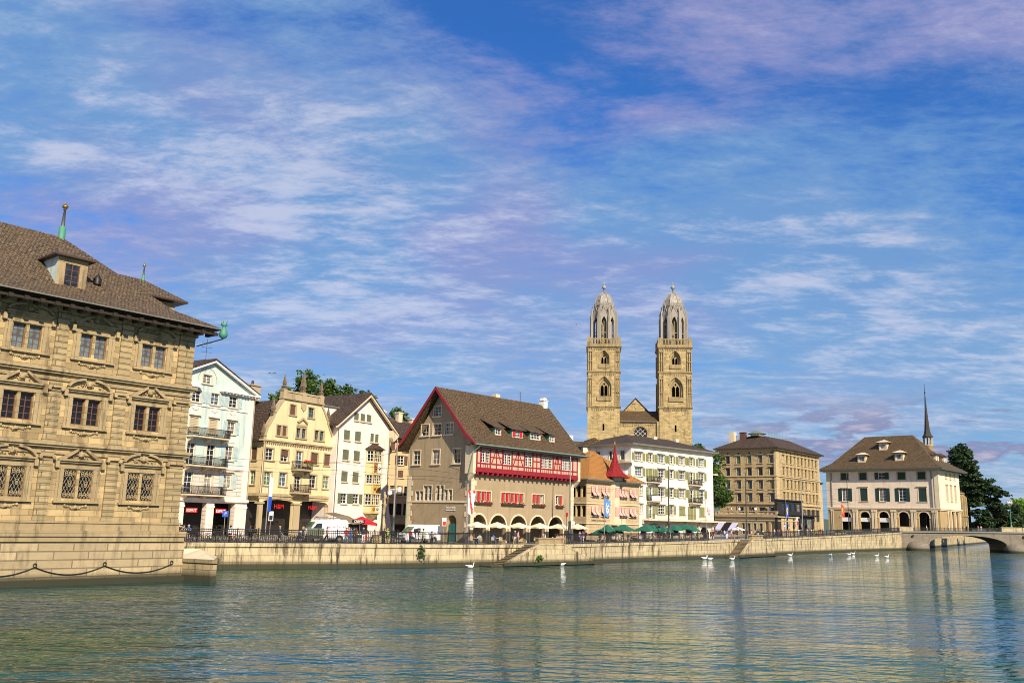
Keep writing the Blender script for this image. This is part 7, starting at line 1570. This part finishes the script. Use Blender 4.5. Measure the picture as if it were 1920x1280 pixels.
# ------------------------------------------------------------ people
for n_, c in (('skin', (.5, .27, .17)), ('skin_dark', (.16, .08, .05)), ('c_white', (.75, .75, .74)), ('c_black', (.02, .02, .022)), ('c_blue', (.08, .16, .5)), ('c_red', (.45, .03, .03)), ('c_pink', (.7, .3, .32)), ('c_grey', (.2, .2, .2)), ('c_navy', (.02, .03, .08)), ('c_green', (.05, .16, .06)), ('c_orange', (.65, .22, .05)), ('c_beige', (.5, .42, .3)), ('c_denim', (.06, .1, .2)), ('c_lime', (.4, .6, .05)), ('c_purple', (.25, .1, .35)), ('hair_brown', (.06, .03, .015)), ('hair_blond', (.4, .25, .09)), ('hair_black', (.01, .01, .01)), ('hair_grey', (.35, .34, .32)), ('shoe', (.03, .025, .02))): plain(n_, c, .75, 0, .06)
def body(pose):
    J = {}; 
    z0 = 0.0
    if pose == 'sit':
        J = dict(pelvis=(0, 0, .55), waist=(0, .02, .72), chest=(0, .03, .98), neck=(0, .02, 1.14), jaw=(0, -.01, 1.22), head=(0, 0, 1.32),
                 hl=(-.1, -.02, .53), kl=(-.13, -.42, .54), al=(-.13, -.44, .09), tl=(-.13, -.6, .04), hr=(.1, -.02, .53), kr=(.13, -.42, .54), ar=(.15, -.36, .09), tr=(.15, -.52, .04),
                 sl=(-.19, .03, 1.05), el=(-.24, -.08, .82), wl=(-.16, -.32, .8), sr=(.19, .03, 1.05), er=(.25, -.06, .82), wr=(.12, -.32, .84))
    else:
        st = {'stand': 0.03, 'walk': .3, 'lean': .05, 'point': .06, 'photo': .04}[pose]; ln = -.16 if pose == 'lean' else 0
        J = dict(pelvis=(0, 0, .93), waist=(0, ln * .3, 1.1), chest=(0, ln * .8, 1.32), neck=(0, ln * 1.2, 1.47), jaw=(0, ln * 1.3 - .03, 1.55), head=(0, ln * 1.3 - .01, 1.65),
                 hl=(-.1, 0, .9), kl=(-.11, -st * .6 - .02, .5), al=(-.11, -st, .09), tl=(-.12, -st - .17, .04), hr=(.1, 0, .9), kr=(.11, st * .15, .5), ar=(.11, st * .9, .1 + st * .12), tr=(.12, st * .9 - .15, .04 + st * .05),
                 sl=(-.2, ln * .8, 1.4), sr=(.2, ln * .8, 1.4), el=(-.27, ln + st * .3, 1.13), wl=(-.27, ln - .05 + st * .35, .9), er=(.27, ln - st * .3, 1.13), wr=(.27, ln - .1 - st * .5, .92))
        if pose == 'lean': J.update(el=(-.28, -.38, 1.16), wl=(-.12, -.52, 1.22), er=(.28, -.38, 1.16), wr=(.12, -.52, 1.24))
        if pose == 'point': J.update(er=(.35, -.2, 1.35), wr=(.5, -.4, 1.5))
        if pose == 'photo': J.update(er=(.26, -.2, 1.25), wr=(.08, -.32, 1.52), el=(-.26, -.2, 1.25), wl=(-.08, -.32, 1.52))
    Rr = dict(pelvis=.15, waist=.135, chest=.155, neck=.055, jaw=.075, head=.1, hl=.1, kl=.06, al=.04, tl=.035, hr=.1, kr=.06, ar=.04, tr=.035, sl=.07, el=.045, wl=.03, sr=.07, er=.045, wr=.03)
    E_ = [('pelvis', 'waist', 1), ('waist', 'chest', 1), ('chest', 'neck', 1), ('neck', 'jaw', 0), ('jaw', 'head', 0), ('pelvis', 'hl', 2), ('hl', 'kl', 2), ('kl', 'al', 2), ('al', 'tl', 3), ('pelvis', 'hr', 2), ('hr', 'kr', 2), ('kr', 'ar', 2), ('ar', 'tr', 3), ('chest', 'sl', 1), ('sl', 'el', 1), ('el', 'wl', 0), ('chest', 'sr', 1), ('sr', 'er', 1), ('er', 'wr', 0)]
    J['nose'] = (J['jaw'][0], J['jaw'][1] - .1, J['jaw'][2] + .06); Rr['nose'] = .016; E_.append(('jaw', 'nose', 0))
    for sd_, w_, e_ in (('l', 'wl', 'el'), ('r', 'wr', 'er')):
        W = Vector(J[w_]); d = (W - Vector(J[e_])).normalized(); sx = d.orthogonal().normalized(); J['p' + sd_] = tuple(W + d * .07); Rr['p' + sd_] = .032; E_.append((w_, 'p' + sd_, 0))
        for i, (o, l) in enumerate(((-.028, .07), (-.01, .085), (.01, .08), (.028, .06))): J[f'f{i}{sd_}'] = tuple(W + d * (.08 + l) + sx * o * 1.3 + d.cross(sx) * .015); Rr[f'f{i}{sd_}'] = .009; E_.append(('p' + sd_, f'f{i}{sd_}', 0))
        J['t' + sd_ + 'h'] = tuple(W + d * .08 + sx * .06); Rr['t' + sd_ + 'h'] = .01; E_.append((w_, 't' + sd_ + 'h', 0))
    names = list(J); me = bpy.data.meshes.new('p'); me.from_pydata([J[k] for k in names], [(names.index(a), names.index(b)) for a, b, _ in E_], []); o = bpy.data.objects.new('p', me); col.objects.link(o)
    sk = o.modifiers.new('sk', 'SKIN'); sk.use_smooth_shade = True; sl = me.skin_vertices[0].data if len(me.skin_vertices) else None
    if sl is None:
        bm = bmesh.new(); bm.from_mesh(me); bm.verts.layers.skin.verify(); bm.to_mesh(me); bm.free(); sl = me.skin_vertices[0].data
    for i, k in enumerate(names): sl[i].radius = (Rr[k] * (1.25 if k in ('chest', 'pelvis', 'waist') else 1), Rr[k] * (.8 if k in ('chest', 'pelvis', 'waist') else 1)); sl[i].use_root = k == 'pelvis'
    su = o.modifiers.new('su', 'SUBSURF'); su.levels = 1; su.render_levels = 1
    dg = bpy.context.evaluated_depsgraph_get(); m2 = bpy.data.meshes.new_from_object(o.evaluated_get(dg)); bpy.data.objects.remove(o)
    for k in ('skin', 'c_white', 'c_denim', 'shoe'): m2.materials.append(MATS[k])
    seg = [(Vector(J[a]), Vector(J[b]), m_, (Rr[a] + Rr[b]) / 2) for a, b, m_ in E_]
    for p in m2.polygons:
        c = p.center; best = None
        for a, b, m_, r_ in seg:
            t_ = max(0, min(1, (c - a).dot(b - a) / max((b - a).length_squared, 1e-6))); d = (c - a.lerp(b, t_)).length / r_
            if best is None or d < best[0]: best = (d, m_)
        mi = best[1]
        if mi == 1 and pose != 'sit' and c.z < .98: mi = 2
        p.material_index = mi
    return m2, Vector(J['head'])
BODY = {k: body(k) for k in ('stand', 'walk', 'lean', 'sit', 'point', 'photo')}
hm = {}
for k in ('short', 'long', 'hat'):
    q = MB(); q.lathe([(.118, -.02), (.124, .03), (.11, .08), (.07, .115), (.01, .128)], (0, .012, 0), 12)
    if k == 'long': q.lathe([(.05, -.24), (.1, -.18), (.115, -.02), (.1, .05)], (0, .05, 0), 10)
    if k == 'hat': q.lathe([(.2, .03), (.2, .05), (.12, .06), (.11, .15), (.02, .17)], (0, 0, 0), 12)
    hm[k] = q.mesh('hair' if k != 'hat' else 'hat', ['hair_brown'])
CN = {'c_white': 'white', 'c_black': 'black', 'c_blue': 'blue', 'c_red': 'red', 'c_pink': 'pink', 'c_grey': 'grey', 'c_navy': 'navy', 'c_green': 'green', 'c_orange': 'orange', 'c_beige': 'beige', 'c_denim': 'denim', 'c_lime': 'lime', 'c_purple': 'purple'}
seen = set()
def person(M, pose, top, bot, hair='hair_brown', style='short', where='', sc_=1.0, skin='skin', grp=None):
    verb = {'stand': 'standing', 'walk': 'walking', 'lean': 'leaning', 'sit': 'seated', 'point': 'pointing', 'photo': 'taking a picture'}[pose]
    lab = f'person in {CN[top]} and {CN[bot]} {verb} {where}'
    if lab in seen: print('DUP', lab)
    seen.add(lab); me, hd = BODY[pose]; o = link('person', me, None, None); o.matrix_world = M @ Matrix.Scale(sc_, 4); o['label'] = lab; o['category'] = 'person'
    if grp: o['group'] = grp
    for i, m_ in enumerate((skin, top, bot, 'shoe')): o.material_slots[i].link = 'OBJECT'; o.material_slots[i].material = MATS[m_]
    h = link('hat' if style == 'hat' else 'hair', hm[style], o, Matrix.Translation(hd)); h.material_slots[0].link = 'OBJECT'; h.material_slots[0].material = MATS[hair]; return o
def pp(px, s, pose, top, bot, where, face=0.0, **k):
    P, a = place(px, s); return person(TR(P.x, P.y, P.z, a + face), pose, top, bot, where=where, **k)
pp(338, .9, 'lean', 'c_black', 'c_denim', 'at the railing under the left shop sign', .1, hair='hair_black')
pp(343, .9, 'lean', 'c_beige', 'c_black', 'at the railing under the left shop sign', .2)
pp(354, .9, 'lean', 'c_blue', 'c_beige', 'at the railing under the left shop sign', -.3, hair='hair_grey')
pp(433, 1.2, 'stand', 'c_white', 'c_black', 'among bicycles right of the parking sign', .3, style='long', hair='hair_black')
pp(470, .7, 'lean', 'c_black', 'c_black', 'at the railing before the stone pillars', 2.9, hair='hair_brown')
pp(478, .8, 'point', 'c_black', 'c_beige', 'at the railing beside the white and blue flag', 2.7)
pp(525, 4.0, 'walk', 'c_grey', 'c_navy', 'before the dark shop entrance', 1.2, hair='hair_blond')
pp(569, 2.0, 'stand', 'c_navy', 'c_black', 'beside the green covered cart', 1.5, hair='hair_blond', style='long')
pp(574, 1.6, 'stand', 'c_white', 'c_navy', 'beside the green covered cart', -1.5)
pp(614, 1.4, 'walk', 'c_pink', 'c_black', 'past the van with the roof rack', -1.4, hair='hair_black')
for i, (px, t_, b_, po) in enumerate(((650, 'c_red', 'c_denim', 'stand'), (655, 'c_pink', 'c_white', 'stand'), (664, 'c_green', 'c_navy', 'stand'), (668, 'c_orange', 'c_black', 'stand'), (682, 'c_black', 'c_white', 'stand'), (687, 'c_black', 'c_red', 'walk'), (659, 'c_blue', 'c_denim', 'stand'))):
    pp(px, 2.2 + (i % 3) * .9, po, t_, b_, 'in front of the snack stall', .6 * i, hair=('hair_brown', 'hair_blond', 'hair_black')[i % 3], style='long' if i % 2 else 'short')
pp(720, 1.0, 'lean', 'c_black', 'c_navy', 'at the railing below the column statue', 2.2)
pp(727, 1.2, 'stand', 'c_lime', 'c_black', 'between the column statue and the mast', -1.0, hair='hair_blond')
pp(770, 2.0, 'stand', 'c_red', 'c_navy', 'beside the plain white van', .2)
pp(785, 1.6, 'stand', 'c_navy', 'c_denim', 'in front of the plain white van', .8)
pp(794, 1.6, 'walk', 'c_lime', 'c_black', 'in front of the plain white van', 1.2, hair='hair_black', style='hat')
pp(810, 1.4, 'stand', 'c_grey', 'c_black', 'in front of the plain white van', -.5, sc_=.85)
pp(966, .5, 'walk', 'c_navy', 'c_beige', 'at the top of the stairs under the cream parasols', -.9, hair='hair_grey')
pp(972, 1.8, 'stand', 'c_pink', 'c_grey', 'beside the top of the first stairs', .5, hair='hair_black')
pp(1087, 1.6, 'stand', 'c_white', 'c_purple', 'under the rightmost cream parasol', 1.2); pp(1093, 1.8, 'stand', 'c_purple', 'c_white', 'under the rightmost cream parasol', -1.3, style='long')
wh = 'at a cafe table '
zone = [(1145, 'left of the blue and white flag'), (1180, 'before the sandstone guild house'), (1215, 'below the left white arches'), (1252, 'left of the dark umbrella mast'), (1290, 'right of the dark umbrella mast'), (1400, 'below the last green umbrella')]
tops = ['c_white', 'c_red', 'c_blue', 'c_pink', 'c_black', 'c_orange', 'c_grey', 'c_beige']; bots = ['c_denim', 'c_black', 'c_navy', 'c_beige', 'c_grey']
n_ = 0
for i, (P, rz, px) in enumerate(seats):
    if px < 1100: z_ = ['under the ' + w2 + ' cream parasol of the taupe house' for w2 in ('first', 'second', 'fourth', 'fifth')][(893, 932, 1012, 1049).index(px)]
    else: z_ = next(b for a, b in zone if px <= a)
    if (i * 5) % 8 < 5: person(TR(P.x, P.y, P.z - .08, rz), 'sit', tops[(n_ * 3 + i) % 8], bots[(n_ * 2 + i // 2) % 5], ('hair_brown', 'hair_blond', 'hair_black', 'hair_grey')[n_ % 4], ('short', 'long')[n_ % 2], z_, grp=None); n_ += 1
pp(1333, 2.2, 'walk', 'c_red', 'c_black', 'past the right end of the big white house', 1.4); pp(1337, 2.6, 'stand', 'c_navy', 'c_navy', 'past the right end of the big white house', 1.4)
for i, (px, t_, b_) in enumerate(((1352, 'c_black', 'c_denim'), (1358, 'c_white', 'c_blue'), (1363, 'c_blue', 'c_white'), (1371, 'c_pink', 'c_red'))): pp(px, 3 + i % 2, 'stand', t_, b_, 'beneath the lilac striped awnings', i * 1.1, hair=('hair_brown', 'hair_black')[i % 2])
pp(1376, .6, 'walk', 'c_black', 'c_grey', 'at the top of the second stairs', -.5)
crowd = [(1409, 'c_pink', 'c_black'), (1415, 'c_white', 'c_black'), (1421, 'c_black', 'c_white'), (1425, 'c_white', 'c_pink'), (1431, 'c_beige', 'c_black'), (1438, 'c_black', 'c_beige'), (1444, 'c_orange', 'c_navy'), (1452, 'c_white', 'c_beige'), (1458, 'c_grey', 'c_denim'), (1461, 'c_red', 'c_black'), (1466, 'c_black', 'c_black'), (1475, 'c_pink', 'c_white'), (1480, 'c_orange', 'c_beige'), (1489, 'c_orange', 'c_black'), (1497, 'c_white', 'c_white'), (1502, 'c_black', 'c_grey'), (1513, 'c_pink', 'c_beige'), (1521, 'c_white', 'c_denim'), (1525, 'c_lime', 'c_beige'), (1538, 'c_black', 'c_red'), (1543, 'c_white', 'c_grey')]
for i, (px, t_, b_) in enumerate(crowd):
    wz = 'left of the square blue sign' if px < 1470 else ('between the blue sign and the red notice' if px < 1498 else 'right of the tall red and white notice')
    pp(px, 1.6 + (i * 7 % 5) * .7, ('stand', 'walk', 'photo', 'stand', 'point')[i % 5], t_, b_, wz, i * 1.3, hair=('hair_brown', 'hair_blond', 'hair_black')[i % 3], style=('short', 'long', 'short', 'hat')[i % 4])
# terrace guests behind the balustrade
for i, y in enumerate((2.0, 3.1, 5.0, 6.2, 8.4, 9.3, 10.1, 11.2)):
    M = A2.M @ Matrix.Translation((1.1 + (i % 2) * .6, y, 7.85 - 3.2)); person(M @ Matrix.Rotation(-1.4 + i * .3, 4, 'Z'), 'stand', ('c_white', 'c_black')[i % 2], ('c_beige', 'c_navy', 'c_grey', 'c_denim')[i // 2], ('hair_brown', 'hair_blond', 'hair_black')[i % 3], ('short', 'long')[i % 2], 'on the balustraded roof terrace', .9)
# on the bridge and by the water
def onbridge(u, v, pose, t_, b_, w, r_, **k): person(br.M @ Matrix.Translation((u, v, deck(u) + .38)) @ Matrix.Rotation(r_, 4, 'Z'), pose, t_, b_, where=w, **k)
onbridge(6.6, 2.0, 'walk', 'c_white', 'c_beige', 'on the bridge before the last arcade arch', 1.3); onbridge(12.6, 2.2, 'walk', 'c_white', 'c_denim', 'on the bridge before the narrow lit facade', -1.3)
onbridge(16.4, 1.4, 'stand', 'c_black', 'c_navy', 'in a pair on the bridge railing', 1.0); onbridge(17.6, 1.4, 'stand', 'c_navy', 'c_black', 'in a pair on the bridge railing', -1.0)
onbridge(20.6, 1.0, 'point', 'c_pink', 'c_beige', 'on the bridge in front of the dark cedar', 2.0); onbridge(21.5, 1.2, 'stand', 'c_pink', 'c_pink', 'on the bridge in front of the dark cedar', 3.0)
P, a = place(1438, 0); person(TR(P.x, P.y, -.32, a) @ Matrix.Translation((0, -.45, 0)), 'sit', 'c_white', 'c_red', where='on the ledge at the water below the crowd')
person(TR(P.x, P.y, -.32, a) @ Matrix.Translation((1.0, -.5, 0)), 'sit', 'c_black', 'c_red', where='on the ledge at the water below the crowd')
# ------------------------------------------------------------ swans
def swan_mesh():
    me = bpy.data.meshes.new('s'); V = [(0, .55, .22), (0, .3, .2), (0, 0, .18), (0, -.3, .2), (0, -.42, .36), (0, -.38, .58), (0, -.46, .72), (0, -.56, .7), (0, -.66, .66)]; Rd = [.03, .15, .21, .15, .06, .045, .05, .045, .015]
    me.from_pydata(V, [(i, i + 1) for i in range(len(V) - 1)], []); bm = bmesh.new(); bm.from_mesh(me); bm.verts.layers.skin.verify(); bm.to_mesh(me); bm.free()
    for i, r_ in enumerate(Rd): me.skin_vertices[0].data[i].radius = (r_ * 1.15, r_); me.skin_vertices[0].data[i].use_root = i == 2
    o = bpy.data.objects.new('s', me); col.objects.link(o); o.modifiers.new('a', 'SKIN').use_smooth_shade = True; s_ = o.modifiers.new('b', 'SUBSURF'); s_.levels = 2
    m2 = bpy.data.meshes.new_from_object(o.evaluated_get(bpy.context.evaluated_depsgraph_get())); bpy.data.objects.remove(o); m2.materials.append(MATS['swan_white']); m2.materials.append(MATS['f_red'])
    for p in m2.polygons: p.material_index = 1 if p.center.y < -.6 else 0
    return m2
plain('swan_white', (.82, .82, .8), .7, 0, .04); SM = swan_mesh()
wg = MB(); wg.add([(.1, -.2, .3), (.24, .1, .26), (.2, .5, .3), (.08, .72, .36), (.12, .2, .42)], [(0, 1, 4), (1, 2, 4), (2, 3, 4), (3, 0, 4)], 0, True); WM = wg.mesh('wing', ['swan_white']); wg = MB(); wg.add([(-.1, -.2, .3), (-.24, .1, .26), (-.2, .5, .3), (-.08, .72, .36), (-.12, .2, .42)], [(0, 1, 4), (1, 2, 4), (2, 3, 4), (3, 0, 4)], 0, True); WM2 = wg.mesh('wing', ['swan_white'])
for i, (px, y, r_, lab) in enumerate(((882, 1064, 1.4, 'white swan below the first stairs, left end'), (1053, 1059.5, -1.2, 'white swan at the right foot of the first stairs'), (1321, 1047.5, 1.5, 'left swan of the pair at the second stairs'), (1331, 1048.5, -1.5, 'right swan of the pair at the second stairs'), (1373, 1048.5, 1.6, 'white swan just right of the second stairs'), (1482, 1041.5, 1.4, 'lone swan close to the wall below the quay crowd'), (1558, 1041, .2, 'upright swan seen end on below the red flag'), (1592, 1040, 1.2, 'swan preening left of its neighbour near the hall'), (1600, 1038.5, 1.6, 'swan close behind another near the hall'), (1644, 1042.5, 1.7, 'left swan of the pair swimming before the bridge'), (1663, 1044.5, 1.7, 'right swan of the pair swimming before the bridge'))):
    p = atz(px, y, 0); o = link('swan', SM, None, None); d = math.atan2(p.y, p.x) - math.pi / 2; o.matrix_world = TR(p.x, p.y, -.02, r_ - d * 0) @ Matrix.Scale(.88, 4); o['label'] = lab; o['category'] = 'swan'; o['group'] = 'swans on the river'
    link('wing', WM, o, Matrix()); link('wing', WM2, o, Matrix())
# ------------------------------------------------------------ small things
P, a = place(1577, 2.2); t = empty('planter', 'long planter of lime green foliage on the quay before the hall', 'planter', TR(P.x, P.y, P.z, a)); q = MB(); q.box(-4, 2.4, -.4, .4, 0, .55); q.build('trough', 'palestone', t)
q = MB(); r2 = random.Random(9)
for i in range(900): c = Vector((r2.uniform(-1.2, 2.3), r2.uniform(-.45, .45), .55 + .75 * r2.random())); a2 = Vector((r2.gauss(0, 1), r2.gauss(0, 1), r2.gauss(0, 1))).normalized() * .13; b2 = a2.orthogonal() * .6; q.add([c - a2, c + b2, c + a2, c - b2], [(0, 1, 2, 3)])
q.build('foliage', 'leaf_lime', t)
q = MB()
for i in range(700): c = Vector((r2.uniform(-3.9, -1.1), r2.uniform(-.45, .45), .5 + .6 * r2.random())); a2 = Vector((r2.gauss(0, 1), r2.gauss(0, 1), r2.gauss(0, 1))).normalized() * .12; b2 = a2.orthogonal() * .6; q.add([c - a2, c + b2, c + a2, c - b2], [(0, 1, 2, 3)])
q.build('foliage', 'leaf_mid', t)
def tuft(px, y, label, n, w, h, mt, on=0.0):
    P, a = place(px, 0); d = ray(px, y); k = Vector((P.x, P.y)).length / Vector((d.x, d.y)).length; z = (CAM + d * k).z; q = MB(); r_ = random.Random(px); org = TR(P.x, P.y, z, a)
    for i in range(n): c = Vector((r_.gauss(0, w), -.1 - abs(r_.gauss(0, .1)) - on, r_.gauss(0, h))); a2 = Vector((r_.gauss(0, 1), r_.gauss(0, .4), r_.gauss(0, 1))).normalized() * .13; b2 = a2.orthogonal() * .6; q.add([c - a2, c + b2, c + a2, c - b2], [(0, 1, 2, 3)])
    o = link('wall_plant', q.mesh('wall_plant', [mt]), None, None); o.matrix_world = org; o['label'] = label; o['category'] = 'plant'
tuft(791, 1036, 'small dark ivy hanging on the quay wall below the plain van', 150, .2, .42, 'leaf_dark')
tuft(986, 1044, 'green plant tuft on the stair parapet wall below the taupe house', 150, .3, .18, 'leaf_mid', 2.3)
# lamp beyond the bridge
lp = br.M @ Vector((29.5, .1, deck(29) + 1.68)); t = empty('street_lamp', 'green street lamp on the bridge parapet before the cedar', 'lamp', TR(*lp)); q = MB(); q.lathe([(.3, 0), (.28, .4), (.12, .6), (.09, 6.0), (.14, 6.1)], (0, 0, 0), 8); q.build('post', 'copper_green', t)
for i in range(3): q = MB(); x = .55 * (i - 1); q.tube((0, 0, 6.0), (x, 0, 6.5), .05, .05, 5); q.lathe([(.1, 6.5), (.28, 6.8), (.3, 7.2), (.12, 7.45), (.03, 7.6)], (x, 0, 0), 10); q.build('lantern', 'lamp_glass', t)
# gulls in the sky
q = MB(); q.add([(0, -.25, 0), (.1, .2, 0), (-.1, .2, 0), (0, 0, .08)], [(0, 1, 3), (1, 2, 3), (2, 0, 3)]); q.add([(.05, -.08, .03), (.5, -.1, .22), (.75, .1, .1), (.05, .12, .03)], [(0, 1, 2, 3)]); q.add([(-.05, -.08, .03), (-.5, -.1, .22), (-.75, .1, .1), (-.05, .12, .03)], [(0, 1, 2, 3)]); GM = q.mesh('gull', ['c_grey'])
for i, (px, y, Y, lab) in enumerate(((510, 700, 120, 'tiny gull flying above the yellow gabled house'), (1081, 609, 230, 'tiny gull flying left of the church towers'), (1181, 680, 240, 'tiny gull flying between the two church towers'), (1300, 838, 200, 'tiny gull near the treetop right of the church'))):
    d = ray(px, y); p = CAM + d * (Y / d.y); o = link('gull', GM, None, None); o.matrix_world = TR(p.x, p.y, p.z, i * 1.3) @ Matrix.Scale(.8, 4); o['label'] = lab; o['category'] = 'bird'
